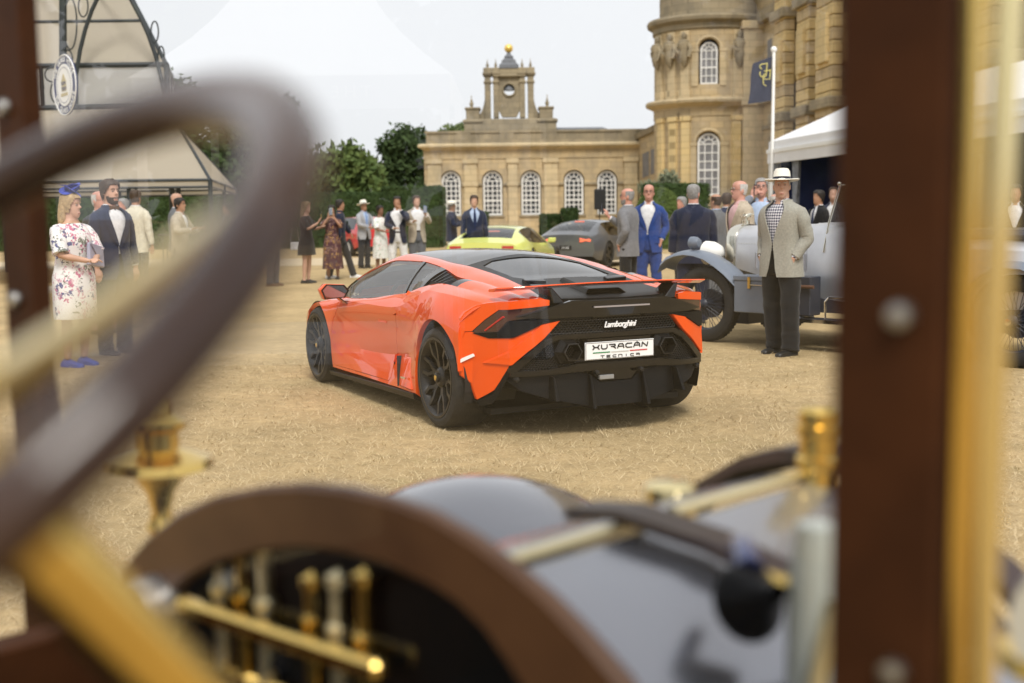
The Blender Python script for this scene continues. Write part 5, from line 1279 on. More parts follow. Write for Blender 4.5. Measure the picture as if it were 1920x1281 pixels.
# free standing arch over the front with scrolls and stays
AY = 28.3
bar('arch_rib', [q(x_, y_, AY) for x_, y_ in ((143, 196), (143, 140), (150, 95), (160, 55), (172, 20), (186, -10), (200, -28), (215, -33), (232, -25), (246, 0), (262, 30), (278, 65), (292, 105), (303, 150), (312, 196))], .05)
bar('post', [q(118, -60, AY), q(118, 200, AY)], .09); bar('stay', [q(118, -50, AY), w(-12.0, 30.6, 7.2)], .03); bar('stay', [q(232, -25, AY), w(-10.2, 30.4, 7.0)], .03)
for cx_, cy_, rx_, ry_ in ((132, 45, 12, 48), (127, 112, 9, 18), (100, 140, 16, 14), (104, 172, 9, 20), (156, 12, 9, 20), (290, 60, 7, 20), (302, 105, 6, 18)):
    MB().tube([q(cx_+rx_*math.cos(2*PI*k/20), cy_+ry_*math.sin(2*PI*k/20), AY) for k in range(20)], .018, 6, closed=True).build('scroll', 'frame_black', pv)
for k in range(14):
    x_ = -7.6+.09*k; MB().tube([w(x_, 26.5, -.02), w(x_, 26.5, 1.05)], .012, 5).build('baluster', 'frame_black', pv)
MB().tube([w(-7.7, 26.5, 1.06), w(-6.35, 26.5, 1.06)], .022, 6).build('handrail', 'frame_black', pv)
bar('sign_arm', [q(118, 104, 27.9), q(124, 130, 25.45)], .03)
# sign: navy ring, white centre, lettering round the ring
sg0 = Vector(q(124, 160, 25.4)); sr = bpy.data.objects.new('round_sign', None); COL.objects.link(sr); sr.parent = pv; sr.location = sg0; sr.rotation_euler = (0, R(-2), R(-49))
MB().lathe([(.0, -.03), (.62, -.03), (.62, .0), (0, .0)], 40, 'y').build('disc', 'sign_navy', sr, smooth=30); MB().lathe([(.0, -.045), (.43, -.045), (.43, -.028), (0, -.028)], 40, 'y').build('centre', 'sign_white', sr, smooth=30)
MB().tube([(.61*math.cos(2*PI*k/40), -.034, .61*math.sin(2*PI*k/40)) for k in range(40)], .016, 5, closed=True).build('rim_line', 'sign_white', sr)
def ring_text(s_, r_, a0, da, flip=False):
    mbs = MB()
    for i, ch in enumerate(s_):
        if ch == ' ': continue
        cu = bpy.data.curves.new('t', 'FONT'); cu.body = ch; cu.size = .15; cu.align_x = 'CENTER'; cu.extrude = .004
        to = bpy.data.objects.new('t', cu); COL.objects.link(to); me = bpy.data.meshes.new_from_object(to.evaluated_get(bpy.context.evaluated_depsgraph_get())); bpy.data.objects.remove(to)
        a = a0-da*i if not flip else a0+da*i; rr = r_ if not flip else r_+.10
        Mx = Matrix.Translation((rr*math.cos(a), -.040, rr*math.sin(a))) @ Matrix.Rotation(PI/2-a if not flip else -PI/2-a, 4, 'Y') @ Matrix.Rotation(PI/2, 4, 'X')
        mbs.add([Mx @ v.co for v in me.vertices], [tuple(p.vertices) for p in me.polygons]); bpy.data.meshes.remove(me)
    mbs.build('lettering', 'sign_white', sr)
ring_text('THE GLASS HOUSE', .47, PI*.5+1.15, .165); ring_text('THE GLASS HOUSE', .47, PI*1.5-1.15, .165, True)
mb = MB(); mb.box(-.18, -.052, -.22, .18, -.044, -.16); mb.box(-.12, -.052, -.12, .12, -.044, .05); mb.prism([(-.14, .06), (.14, .06), (0, .24)], -.052, -.044, 'y'); mb.build('crest', mat('crest_gold', (.45, .38, .2), rough=.5), sr)
number(sr, 'BON\nTRIEV', (0, -.054, .0), (PI/2, 0, 0), .11, 'sign_navy')
mb = MB()
for k in range(44): mb.sphere((.36*math.cos(2*PI*k/44), -.048, .36*math.sin(2*PI*k/44)), .010, n=5, m=4)
mb.build('bead_ring', 'sign_navy', sr)['kind'] = 'stuff'
# stone step beside the pavilion
tag(MB().box(-9.5, 23.6, -.02, -6.4, 25.2, .07).build('stone_step', mat('pale_step', (.58, .52, .42), rough=.8, var=.2), None, bevel=.01), 'long pale stone step on the lawn before the pavilion', 'step')

# ================================================================ people
mat('skin_fair', (.56, .33, .235), rough=.55, var=.18, scale=9); mat('skin_tan', (.42, .225, .14), rough=.55, var=.18, scale=9); mat('skin_pink', (.58, .29, .215), rough=.5, var=.22, scale=9)
mat('skin_brown', (.23, .115, .07), rough=.5, var=.2, scale=9)
mat('eye_white', (.38, .34, .31), rough=.3); mat('eye_dark', (.02, .015, .012), rough=.25); mat('lip', (.36, .13, .11), rough=.5)
mat('hair_dark', (.022, .016, .012), rough=.6, var=.5, scale=40); mat('hair_brown', (.07, .042, .025), rough=.6, var=.5, scale=40); mat('hair_grey', (.30, .29, .28), rough=.65, var=.4, scale=40)
mat('hair_white', (.55, .53, .50), rough=.7, var=.3, scale=40); mat('hair_blonde', (.46, .32, .16), rough=.55, var=.45, scale=30); mat('hair_light_brown', (.14, .085, .045), rough=.6, var=.5, scale=40)
def cloth(name, c, c2=None, bump=.25, scale=22, rough=.85): return mat(name, c, rough=rough, var=.22 if not c2 else 0, col2=c2, scale=scale, bump=bump, bscale=220, sheen=.15, spec=.2)
def floral(name, base, cols, scale=9., thr=.60):
    """printed cloth: base with blotches of several colours"""
    m = bpy.data.materials.new(name); m.use_nodes = True; n, l = m.node_tree.nodes, m.node_tree.links; b = n['Principled BSDF']
    b.inputs['Roughness'].default_value = .8
    tc = n.new('ShaderNodeTexCoord'); prev = None
    for i, c in enumerate(cols):
        v = n.new('ShaderNodeTexVoronoi'); v.inputs['Scale'].default_value = scale*(1+.23*i); v.inputs['Randomness'].default_value = 1
        mp = n.new('ShaderNodeMapping'); mp.inputs['Location'].default_value = (3.1*i, 1.7*i, .9*i); l.new(tc.outputs['Object'], mp.inputs[0])
        nz = n.new('ShaderNodeTexNoise'); nz.inputs['Scale'].default_value = scale*1.6; l.new(mp.outputs[0], nz.inputs['Vector'])
        mx0 = n.new('ShaderNodeMix'); mx0.data_type = 'RGBA'; mx0.inputs[0].default_value = .18; l.new(mp.outputs[0], mx0.inputs[6]); l.new(nz.outputs['Color'], mx0.inputs[7])
        l.new(mx0.outputs[2], v.inputs['Vector'])
        r = n.new('ShaderNodeValToRGB'); r.color_ramp.elements[0].position = thr*.50; r.color_ramp.elements[1].position = thr*.62
        r.color_ramp.elements[0].color = (1, 1, 1, 1); r.color_ramp.elements[1].color = (0, 0, 0, 1); l.new(v.outputs['Distance'], r.inputs[0])
        nn = n.new('ShaderNodeTexNoise'); nn.inputs['Scale'].default_value = scale*.35; l.new(mp.outputs[0], nn.inputs['Vector'])
        rr = n.new('ShaderNodeValToRGB'); rr.color_ramp.elements[0].position = .48; rr.color_ramp.elements[1].position = .54; l.new(nn.outputs['Fac'], rr.inputs[0])
        mm = n.new('ShaderNodeMath'); mm.operation = 'MULTIPLY'; l.new(r.outputs[0], mm.inputs[0]); l.new(rr.outputs[0], mm.inputs[1])
        x = n.new('ShaderNodeMix'); x.data_type = 'RGBA'; l.new(mm.outputs[0], x.inputs[0]); x.inputs[7].default_value = c+(1,)
        if prev is None: x.inputs[6].default_value = base+(1,)
        else: l.new(prev, x.inputs[6])
        prev = x.outputs[2]
    l.new(prev, b.inputs['Base Color']); MATS[name] = m
def checked(name, a, b_, s=60):
    m = bpy.data.materials.new(name); m.use_nodes = True; n, l = m.node_tree.nodes, m.node_tree.links
    tc = n.new('ShaderNodeTexCoord'); c = n.new('ShaderNodeTexChecker'); c.inputs['Scale'].default_value = s; c.inputs[1].default_value = a+(1,); c.inputs[2].default_value = b_+(1,)
    mp = n.new('ShaderNodeMapping'); mp.inputs['Rotation'].default_value = (0, .785, 0); mp.inputs['Scale'].default_value = (1, .001, 1); l.new(tc.outputs['Object'], mp.inputs[0]); l.new(mp.outputs[0], c.inputs['Vector'])
    l.new(c.outputs[0], n['Principled BSDF'].inputs['Base Color']); n['Principled BSDF'].inputs['Roughness'].default_value = .85; MATS[name] = m

def se(w, d, n=28, e=2.4, df=None, yo=0., a0=-PI/2):
    """superellipse ring (x,y) starting at the front (-y); df = front depth if different"""
    out = []
    for k in range(n):
        a = a0+2*PI*k/n; c, s_ = math.cos(a), math.sin(a)
        x = w*abs(c)**(2/e)*(1 if c > 0 else -1); dd = (df if (df is not None and s_ < 0) else d); y = dd*abs(s_)**(2/e)*(1 if s_ > 0 else -1)
        out.append((x, y+yo))
    return out
HEAD = [(-.122, .016, .070, -.030), (-.113, .034, .083, .0), (-.095, .048, .090, .035), (-.072, .059, .0915, .062), (-.045, .066, .0905, .078), (-.02, .0705, .089, .090), (.018, .0735, .0835, .098),
        (.048, .0755, .090, .101), (.078, .0735, .085, .098), (.102, .062, .068, .083), (.118, .040, .042, .055), (.1255, .012, .012, .018)]
def head_ring(z, off=0., n=28):
    zs = [h[0] for h in HEAD]
    w, f, b = (pl(z, zs, [h[i] for h in HEAD]) for i in (1, 2, 3))
    return [(x, y) for x, y in se(w+off, b+off, n, 2.25, df=f+off)]
def remesh(mb, voxel, smooth=2, Mx=None):
    me = mb.mesh('tmp'); o = bpy.data.objects.new('tmp', me); COL.objects.link(o)
    m = o.modifiers.new('r', 'REMESH'); m.mode = 'VOXEL'; m.voxel_size = voxel; m.use_smooth_shade = True
    s_ = o.modifiers.new('s', 'SMOOTH'); s_.iterations = smooth; s_.factor = .5
    dg = bpy.context.evaluated_depsgraph_get(); dg.update()
    r = bpy.data.meshes.new_from_object(o.evaluated_get(dg)); bpy.data.objects.remove(o); bpy.data.meshes.remove(me)
    return r
def ik(S, W, pole, a=.285, b=.255):
    S, W = Vector(S), Vector(W); d = W-S; L = min(d.length, (a+b)*.998); dn = d.normalized(); W = S+dn*L
    x = (a*a-b*b+L*L)/(2*L); h = math.sqrt(max(a*a-x*x, 0)); p = Vector(pole); p = (p-dn*p.dot(dn)).normalized()
    return S+dn*x+p*h, W
def wrinkle(mb, k0, amp, sc, seed=0.):
    for i in range(k0, len(mb.v)):
        p = Vector(mb.v[i]); q = p*sc+Vector((seed, seed*1.3, 0)); mb.v[i] = (p.x+amp*noise.noise(q), p.y+amp*noise.noise(q+Vector((5, 0, 0))), p.z+amp*.4*noise.noise(q+Vector((0, 7, 0))))
ARMS = {   # wrist position for the person's LEFT arm (x>0), pole, hand direction
 'down': ((.265, -.02, .86), (.3, 1, 0), (0, -.15, -1)), 'pocket': ((.190, -.085, .945), (.55, 1, 0), (-.45, .1, -.9)), 'front': ((.06, -.30, 1.10), (.8, .2, -.6), (-.6, -.6, .1)),
 'phone': ((.10, -.36, 1.36), (.6, .2, -1), (-.2, -.3, .9)), 'ear': ((.13, -.10, 1.56), (.7, -.6, -.6), (-.3, .1, .95)), 'face': ((.07, -.24, 1.50), (.7, 0, -1), (-.2, -.1, 1)),
 'out': ((.46, -.18, 1.0), (.3, .6, -.2), (.5, -.4, -.7)), 'glass': ((.16, -.30, 1.22), (.7, .4, -.6), (-.2, -.7, .3)), 'back': ((.10, .17, .98), (.9, .3, 0), (-.5, .2, -.7)), 'hip': ((.20, -.16, 1.0), (1, .3, 0), (-.5, -.6, -.4)),
}
def finger_hand(mb, W, d, side, s=1., curl=.5, up=None):
    """palm with four fingers and a thumb from wrist W along d"""
    d = Vector(d).normalized(); u = Vector(up) if up else Vector((side, 0, 0)); u = (u-d*u.dot(d)); u = u.normalized() if u.length > .1 else d.orthogonal().normalized()
    nrm = d.cross(u)*(-side)          # palm side
    P = Vector(W)
    mb.tube([P-d*.03, P+d*.02, P+d*.06, P+d*.092], [.026, .031, .040, .036], 10, flat=.48, up=u)
    for i, (o, L) in enumerate(((-.028, .062), (-.0095, .072), (.0095, .068), (.027, .052))):
        b = P+d*.085+u*o
        c1 = (d*math.cos(curl*.6)+nrm*math.sin(curl*.6)); c2 = (d*math.cos(curl*1.6)+nrm*math.sin(curl*1.6))
        mb.tube([b-d*.01, b+c1*L*.5, b+c1*L*.5+c2*L*.55], [.0100, .0095, .0075], 6)
    t0 = P+d*.03-u*.03; t1 = t0-u*.022+d*.03+nrm*.012; mb.tube([t0, t1, t1+d*.035+nrm*.014], [.0125, .0105, .008], 6)
    return P+d*.11+nrm*.022
def person(label, loc, rot=0., H=1.78, skin='skin_fair', hair='short', hairc='hair_brown', top='jacket', jacket=None, shirt='shirt_white', legs='trousers', trousers=None, shoes='shoe_black',
           la='down', ra='down', build=1., turn=0., nod=0., tie=None, bow=None, hat=None, glasses=False, beard=None, open_=1., feet=((.11, 0), (-.11, 0)), detail=1, group=None, belt=False, dress=None, hem=.55, lean=0., female=False, hat_tilt=0.):
    t = thing('person', label, 'person', loc, rot, group)
    s = H/1.78
    t.scale = (s, s, s)
    vox = {2: .0075, 1: .011, 0: .019}[detail]
    sw = .185*build if not female else .165*build
    # ---------- arms
    arm = {}
    for side, key in ((1, la), (-1, ra)):
        w, pole, hd = ARMS[key] if isinstance(key, str) else key
        S_ = Vector((side*sw, .0, 1.42)); W = Vector((side*w[0], w[1], w[2])); po = Vector((side*pole[0], pole[1], pole[2])); h_ = Vector((side*hd[0], hd[1], hd[2]))
        E, W = ik(S_, W, po); arm[side] = (S_, E, W, h_)
    # ---------- body: one continuous figure
    hz = 1.655; T = Matrix.Translation((0, -.015, hz)) @ Matrix.Rotation(turn, 4, 'Z') @ Matrix.Rotation(nod, 4, 'X')
    mb = MB()
    tors = [(.84, .155, .105), (.93, .168, .115), (1.05, .145 if female else .152, .10), (1.15, .14 if female else .152, .10), (1.28, .165, .118), (1.37, .172, .112), (1.44, .150, .092), (1.485, .085, .070), (1.53, .057, .060), (1.60, .054, .058)]
    mb.loft([[(x*build, y-.004, z) for x, y in se(w, d)] for z, w, d in tors])
    k = len(mb.v)
    mb.loft([[(x, y, z) for x, y in head_ring(z)] for z, *_ in HEAD])
    mb.hexa([(-.017, -.080, -.030), (.017, -.080, -.030), (.017, -.085, -.012), (-.017, -.085, -.012), (-.008, -.083, .022), (.008, -.083, .022), (.010, -.112, -.018), (-.010, -.112, -.018)])
    mb.tube([(0, -.085, .025), (0, -.100, .0), (0, -.110, -.018)], [.009, .011, .014], 8)
    for sd in (1, -1): mb.sphere((sd*.078, .012, -.005), .010, .020, .033, 8, 8)
    mb.tube([(-.022, -.086, -.072), (0, -.094, -.071), (.022, -.086, -.072)], .008, 6)
    for i in range(k, len(mb.v)): mb.v[i] = tuple(T @ Vector(mb.v[i]))
    tips = {}
    for side in (1, -1):
        S_, E, W, hd = arm[side]
        mb.tube([S_*.86+Vector((0, 0, .165)), S_+Vector((-side*.012, 0, -.028)), S_.lerp(E, .5), E, E.lerp(W, .35), W], [.05, .052, .047, .040, .038, .026], 10)
        tips[side] = finger_hand(mb, W, hd, side)
        fx, fy = feet[0] if side == 1 else feet[1]
        hip, ank = Vector((side*.088*build, 0, .92)), Vector((fx, fy+.02, .085)); kn = hip.lerp(ank, .5)+Vector((side*.012, -.02, 0))
        mb.tube([hip+Vector((0, 0, .04)), hip.lerp(kn, .4), kn, kn.lerp(ank, .35), ank], [.092, .078, .055, .056, .037], 10)
        mb.tube([ank+Vector((0, .03, -.045)), ank+Vector((0, -.05, -.05)), ank+Vector((0, -.15, -.068))], [.034, .036, .022], 8, flat=1.0)
    me = remesh(mb, vox); me.name = 'body'; link('body', me, skin, t)
    # ---------- face
    if detail >= 1:
        for sd in (1, -1):
            b = MB(); b.sphere((sd*.030, -.0800, .014), .0110, .008, .0048, 8, 6); b.v = [tuple(T @ Vector(p)) for p in b.v]; eye = b.build('eye', 'eye_white', t, smooth=60)
            b = MB(); b.sphere((sd*.030, -.0860, .014), .0052, .004, .0052, 8, 6); b.v = [tuple(T @ Vector(p)) for p in b.v]; b.build('iris', 'eye_dark', eye, smooth=60)
            b = MB(); b.tube([(sd*.012, -.0925, .032), (sd*.032, -.0925, .038), (sd*.050, -.080, .032)], [.004, .005, .003], 5); b.v = [tuple(T @ Vector(p)) for p in b.v]; b.build('eyebrow', hairc, t)
        b = MB(); b.tube([(-.022, -.090, -.0705), (0, -.0985, -.0695), (.022, -.090, -.0705)], [.003, .0048, .003], 6); b.v = [tuple(T @ Vector(p)) for p in b.v]; b.build('mouth', 'lip', t)
    if glasses:
        b = MB()
        for sd in (1, -1):
            b.tube([(sd*.032+.023*math.cos(2*PI*k/12), -.099, .012+.018*math.sin(2*PI*k/12)) for k in range(12)], .0015, 5, closed=True); b.tube([(sd*.056, -.097, .014), (sd*.080, .01, .014)], .0016, 5)
        b.tube([(-.009, -.100, .016), (.009, -.100, .016)], .0024, 5); b.v = [tuple(T @ Vector(p)) for p in b.v]; b.build('glasses', 'ink_black', t)
    # ---------- hair
    if hair and hair != 'none':
        NR, NA = 18, 36; off = {'short': .011, 'crop': .006, 'receding': .007, 'long': .018, 'thick': .016, 'bun': .012}[hair]
        def hl(a):      # hairline height by angle from the front
            f = abs(a)/PI
            if hair == 'receding': return pl(f, [0, .38, .46, .6, 1], [.2, .2, .0, -.05, -.06])
            if hair == 'crop': return pl(f, [0, .22, .36, .5, .6, 1], [.098, .088, .035, .0, -.05, -.06])
            return pl(f, [0, .20, .33, .46, .55, 1], [.082, .078, .042, -.01 if hair != 'long' else -.06, -.055, -.075])
        b = bmesh.new(); g = []
        for i in range(NR+1):
            z = -.085+(.1255+.085)*i/NR; ring = head_ring(min(z, .124), off, NA); row = []
            for k, (x, y) in enumerate(ring):
                a = (2*PI*k/NA+PI) % (2*PI)-PI; lift = off*.9*max(0, (z-.03)/.09)
                nn = noise.noise(Vector((x*38, y*38, z*22)))*off*.55
                row.append((b.verts.new(T @ Vector((x*(1+nn*8), y*(1+nn*8), z+lift+nn))), a, z))
            g.append(row)
        for i in range(NR):
            for k in range(NA):
                q = [g[i][k], g[i][(k+1) % NA], g[i+1][(k+1) % NA], g[i+1][k]]
                am = (2*PI*(k+.5)/NA+PI) % (2*PI)-PI; zm = (q[0][2]+q[2][2])/2
                if zm < hl(am): continue
                if hair == 'receding' and zm > .075: continue
                b.faces.new([v[0] for v in q])
        if hair not in ('receding',): b.faces.new([v[0] for v in g[-1]])
        bmesh.ops.delete(b, geom=[v for v in b.verts if not v.link_faces], context='VERTS')
        bm_obj(b, 'hair', hairc, t, smooth=70, thick=off*.8)
        if hair == 'long':
            b = MB(); rings = []
            for i in range(11):
                u = i/10; z = .06-.42*u; w = pl(u, [0, .3, .6, 1], [.085, .105, .115, .05]); d = pl(u, [0, .4, 1], [.055, .05, .02])
                rings.append([(x, y+.055+.035*u, z) for x, y in se(w, d, 20)])
            b.loft(rings); wrinkle(b, 0, .016, 14)
            b.v = [tuple(T @ Vector(p)) for p in b.v]; b.build('long_hair', hairc, t, smooth=70)
    if beard:
        b = bmesh.new(); g = []
        for i in range(8):
            z = -.118+.085*i/7; ring = head_ring(z, .004, 32)
            g.append([b.verts.new(T @ Vector((x, y, z-.004))) for x, y in ring])
        for i in range(7):
            for k in range(32):
                am = abs((2*PI*(k+.5)/32+PI) % (2*PI)-PI); zm = -.118+.085*(i+.5)/7
                if am > 1.45 or (zm > -.078 and am < .42 and zm < -.060) or (zm > -.045 and am < .9): continue
                b.faces.new([g[i][k], g[i][(k+1) % 32], g[i+1][(k+1) % 32], g[i+1][k]])
        bmesh.ops.delete(b, geom=[v for v in b.verts if not v.link_faces], context='VERTS'); bm_obj(b, 'beard', beard, t, smooth=70)
    if hat:
        b = MB(); Th = T @ Matrix.Translation((0, .004, .062)) @ Matrix.Rotation(hat_tilt, 4, 'X')
        rings = [[(x, y*1.02, z+cz*(abs(x)/.2)**2) for x, y in se(w, d, 36, 2.0)] for w, d, z, cz in ((.083, .104, .0, 0), (.165, .185, -.012, .018), (.170, .190, -.008, .022), (.165, .185, -.002, .022), (.088, .108, .006, 0), (.084, .104, .03, 0), (.078, .098, .085, 0), (.060, .085, .112, 0), (.030, .070, .106, 0), (.004, .05, .098, 0))]
        b.loft(rings); b.v = [tuple(Th @ Vector(p)) for p in b.v]; ho = b.build('hat', hat, t, smooth=50)
        b = MB(); b.loft([[(x, y, z) for x, y in se(w, d, 36, 2.0)] for w, d, z in ((.0895, .1095, .006), (.0885, .1085, .018), (.0860, .1060, .032), (.080, .10, .033))], caps=False); b.v = [tuple(Th @ Vector(p)) for p in b.v]; b.build('hat_band', 'hat_band', ho, smooth=50)
    # ---------- clothes
    def sleeves(m, rad, upto=1., parent=None, name='sleeve'):
        for side in (1, -1):
            S_, E, W, hd = arm[side]; b = MB()
            end = E.lerp(W, max(0, upto*2-1)) if upto > .5 else S_.lerp(E, upto*2)
            inn = Vector((side*(sw-.085), .004, 1.432))
            if upto > .5: pts = [inn, S_+Vector((side*-.020, 0, -.022)), S_.lerp(E, .35), S_.lerp(E, .7), S_.lerp(E, .93)+(E-(S_+W)/2).normalized()*.004, E.lerp(end, .12), E.lerp(end, .5), end-(end-E).normalized()*.035]; rr = [rad*.75, rad*1.08, rad*1.10, rad, rad*.96, rad*.93, rad*.86, rad*.74]
            else: pts = [inn, S_+Vector((side*-.020, 0, -.022)), S_.lerp(end, .5), end]; rr = [rad*.75, rad*1.06, rad*1.12, rad*1.1]
            dense, dr = [], []
            for i in range(len(pts)-1):
                for j in range(4): dense.append(pts[i].lerp(pts[i+1], j/4)); dr.append(lerp(rr[i], rr[i+1], j/4)*(1+.035*noise.noise(Vector((i*1.7+j*.9, side*3, loc[0])))))
            dense.append(pts[-1]); dr.append(rr[-1])
            b.tube(dense, dr, 14); wrinkle(b, 0, .012, 13, loc[0]+side); b.build(name, m, parent or t, smooth=70)
    if top in ('jacket', 'shirt', 'polo'):
        b = MB(); rows = [(.97, .146, .104), (1.05, .156, .116), (1.12, .160, .122), (1.28, .176, .128), (1.37, .184, .120), (1.44, .158, .098), (1.478, .092, .078), (1.488, .070, .066)]
        b.loft([[(x*build, y-.004, z) for x, y in se(w, d)] for z, w, d in rows]); wrinkle(b, 0, .005, 9)
        so = b.build('shirt', shirt, t, smooth=70)
        b = MB(); gap = R(9) if (tie or bow) else R(26); NC = 26
        def cr(w, d, z, dip): return [(w*math.cos(a), d*math.sin(a)-.006, z-dip*max(0, -math.sin(a))**3) for a in [-PI/2+gap+(2*PI-2*gap)*k/NC for k in range(NC+1)]]
        b.loft([cr(.086, .086, 1.478, .022), cr(.070, .074, 1.540, .036), cr(.065, .069, 1.541, .036), cr(.067, .070, 1.49, .010)], caps=False, closed=False); b.build('collar', shirt, so, smooth=60)
        if top == 'shirt': sleeves(shirt, .062, 1., so)
        if tie:
            b = MB(); b.loft([[(x*w, -d+.006*(abs(x)), z) for x in (-1, 0, 1)] for z, w, d in ((1.02, .004, .136), (1.06, .040, .139), (1.28, .034, .146), (1.40, .024, .135), (1.475, .017, .105), (1.50, .024, .094))], caps=False, closed=False)
            b.build('tie', tie, so)
        if bow:
            b = MB()
            for sd in (1, -1): b.hexa([(0, -.088, 1.492), (sd*.062, -.080, 1.478), (sd*.062, -.070, 1.478), (0, -.078, 1.492), (0, -.088, 1.512), (sd*.062, -.080, 1.528), (sd*.062, -.070, 1.528), (0, -.078, 1.512)])
            b.box(-.011, -.094, 1.490, .011, -.08, 1.514); b.build('bow_tie', bow, so, bevel=.004)
    if top == 'jacket':
        rows = [(.775, .198, .150, 15), (.86, .196, .147, 9), (.95, .190, .143, 5), (1.05, .180, .137, 2.2), (1.10, .178, .136, 1.2), (1.16, .181, .138, 4), (1.24, .188, .143, 11), (1.32, .197, .144, 19), (1.39, .203, .138, 25), (1.435, .196, .124, 28), (1.465, .172, .110, 31), (1.49, .120, .096, 36), (1.508, .088, .088, 42), (1.53, .079, .082, 48)]
        b = bmesh.new(); NA = 40; g = []
        for z, w, d, op in rows:
            op = R(min(75, op*open_ if z > 1.12 else max(op*open_, (open_-1)*13))); row = []
            for k in range(NA+1):
                a = -PI/2+op+(2*PI-2*op)*k/NA; c, s_ = math.cos(a), math.sin(a); e = 2/2.5
                x = w*build*abs(c)**e*(1 if c > 0 else -1); y = d*(1 if build < 1.1 else build*.97)*abs(s_)**e*(1 if s_ > 0 else -1)
                q = Vector((x*9, y*9, z*6))+Vector((loc[0], 0, 0)); amp = .012 if z < 1.40 else .003
                row.append(b.verts.new((x+amp*noise.noise(q), y+amp*noise.noise(q+Vector((4, 4, 0)))-.004, z)))
            g.append(row)
        for i in range(len(rows)-1):
            for k in range(NA): b.faces.new((g[i][k], g[i][k+1], g[i+1][k+1], g[i+1][k]))
        jo = bm_obj(b, 'jacket', jacket, t, smooth=70, thick=.010)
        sleeves(jacket, .064*(.5+.5*build), 1., jo)
        # lapels, pocket flaps
        for sd in (1, -1):
            ed = []
            for z, w, d, op in rows[4:13]:
                op_ = R(min(75, op*open_ if z > 1.12 else max(op*open_, (open_-1)*13)))
                for dd in (0, 1):
                    lw = pl(z, [1.10, 1.18, 1.36, 1.40, 1.53], [.0, .045, .085, .050, .035])
                    a = -PI/2+sd*(op_+dd*lw/max(w, .1)); c, s_ = math.cos(a), math.sin(a); e = 2/2.5
                    ed.append((w*build*abs(c)**e*(1 if c > 0 else -1)*1.03, d*abs(s_)**e*(1 if s_ > 0 else -1)*1.02-.012, z))
            lb = MB(); n_ = len(ed)//2; lb.add(ed, [(2*i, 2*i+1, 2*i+3, 2*i+2) for i in range(n_-1)]); lb.build('lapel', jacket, jo, smooth=60)
            lb = MB()
            for k in (0, 1):
                a0, a1 = -PI/2+sd*R(30), -PI/2+sd*R(62); z = .965-.055*k; e = 2/2.5
                lb.v += [(.196*build*abs(math.cos(a))**e*(1 if math.cos(a) > 0 else -1)*1.02, .146*abs(math.sin(a))**e*(-1)*1.03-.008, z) for a in (a0, (a0+a1)/2, a1)]
            lb.f += [(0, 1, 4, 3), (1, 2, 5, 4)]; lb.mi += [0, 0]; lb.build('pocket_flap', jacket, jo)
        for side in (1, -1):      # shirt cuffs
            S_, E, W, hd = arm[side]; dn = (W-E).normalized(); b = MB(); b.tube([W-dn*.06, W-dn*.018], [.037, .035], 12); b.build('cuff', shirt, so, smooth=50)
    if legs == 'trousers':
        b = MB(); b.loft([[(x*build, y, z) for x, y in se(w, d)] for z, w, d in ((.80, .150, .115), (.88, .168, .124), (.96, .170, .124), (1.045, .163, .120))])
        for side in (1, -1):
            fx, fy = feet[0] if side == 1 else feet[1]
            hip, ank = Vector((side*.088*build, 0, .90)), Vector((fx, fy+.02, .075)); kn = hip.lerp(ank, .5)+Vector((side*.010, -.018, 0))
            pts = [hip, hip.lerp(kn, .25), hip.lerp(kn, .5), hip.lerp(kn, .75), kn, kn.lerp(ank, .3), kn.lerp(ank, .6), kn.lerp(ank, .85), ank+Vector((0, -.012, -.03))]; rr = [v*(.35+.65*build) for v in (.104, .103, .097, .090, .084, .082, .080, .080, .083)]
            dense, dr = [], []
            for i in range(len(pts)-1):
                for j in range(4):
                    dense.append(pts[i].lerp(pts[i+1], j/4)); zz = dense[-1].z
                    dr.append(lerp(rr[i], rr[i+1], j/4)+(.004*math.sin(zz*95+side) if zz < .26 else .0025*math.sin(zz*60+side*2) if .42 < zz < .6 else 0))
            dense.append(pts[-1]); dr.append(rr[-1]); b.tube(dense, dr, 16)
        wrinkle(b, 0, .010, 8, loc[1])
        me = remesh(b, .014 if detail else .022, 1); link('trousers', me, trousers, t)
        if belt:
            b = MB(); b.loft([[(x*build, y, z) for x, y in se(w, d)] for z, w, d in ((1.0, .170, .126), (1.035, .170, .126))]); b.build('belt', 'belt_dark', t)
    if dress:
        rows = [(hem, .196, .155), (hem+.10, .198, .156), (.80, .200, .152), (.93, .196, .150), (1.03, .166, .130), (1.13, .150, .120), (1.24, .168, .142), (1.32, .172, .150), (1.40, .166, .118), (1.45, .140, .090), (1.485, .082, .072)]
        if isinstance(dress, tuple): dress, flare = dress; rows = [(z, w+flare*max(0, 1.0-z), d+flare*max(0, 1.0-z)) for z, w, d in rows]
        b = MB(); b.loft([[(x*build*(1+.03*math.sin(11*math.atan2(y, x)+z*3)*max(0, 1-z)), y*build-.004, z) for x, y in se(w, d, 44, 2.2)] for z, w, d in rows]); wrinkle(b, 0, .008, 8)
        do = b.build('dress', dress, t, smooth=70); sleeves(dress, .066*build, .46 if hem < .7 else .5, do)
    for side in (1, -1):
        fx, fy = feet[0] if side == 1 else feet[1]
        b = MB(); yo = fy+.02; tw = side*.10
        prof = [(.075, .034, .05), (.05, .042, .085), (-.03, .044, .085), (-.10, .047, .062), (-.155, .044, .050), (-.195, .030, .038), (-.205, .012, .028)]
        b.loft([[(fx+x-tw*(y0 if y0 < 0 else 0)*-1*.6, yo+y0, .001+(h_*(1-abs(x)/w*.35) if up_ else 0)) for x, up_ in ((-w, 0), (-w, .6), (-w*.75, 1), (0, 1), (w*.75, 1), (w, .6), (w, 0))] for y0, w, h_ in prof])
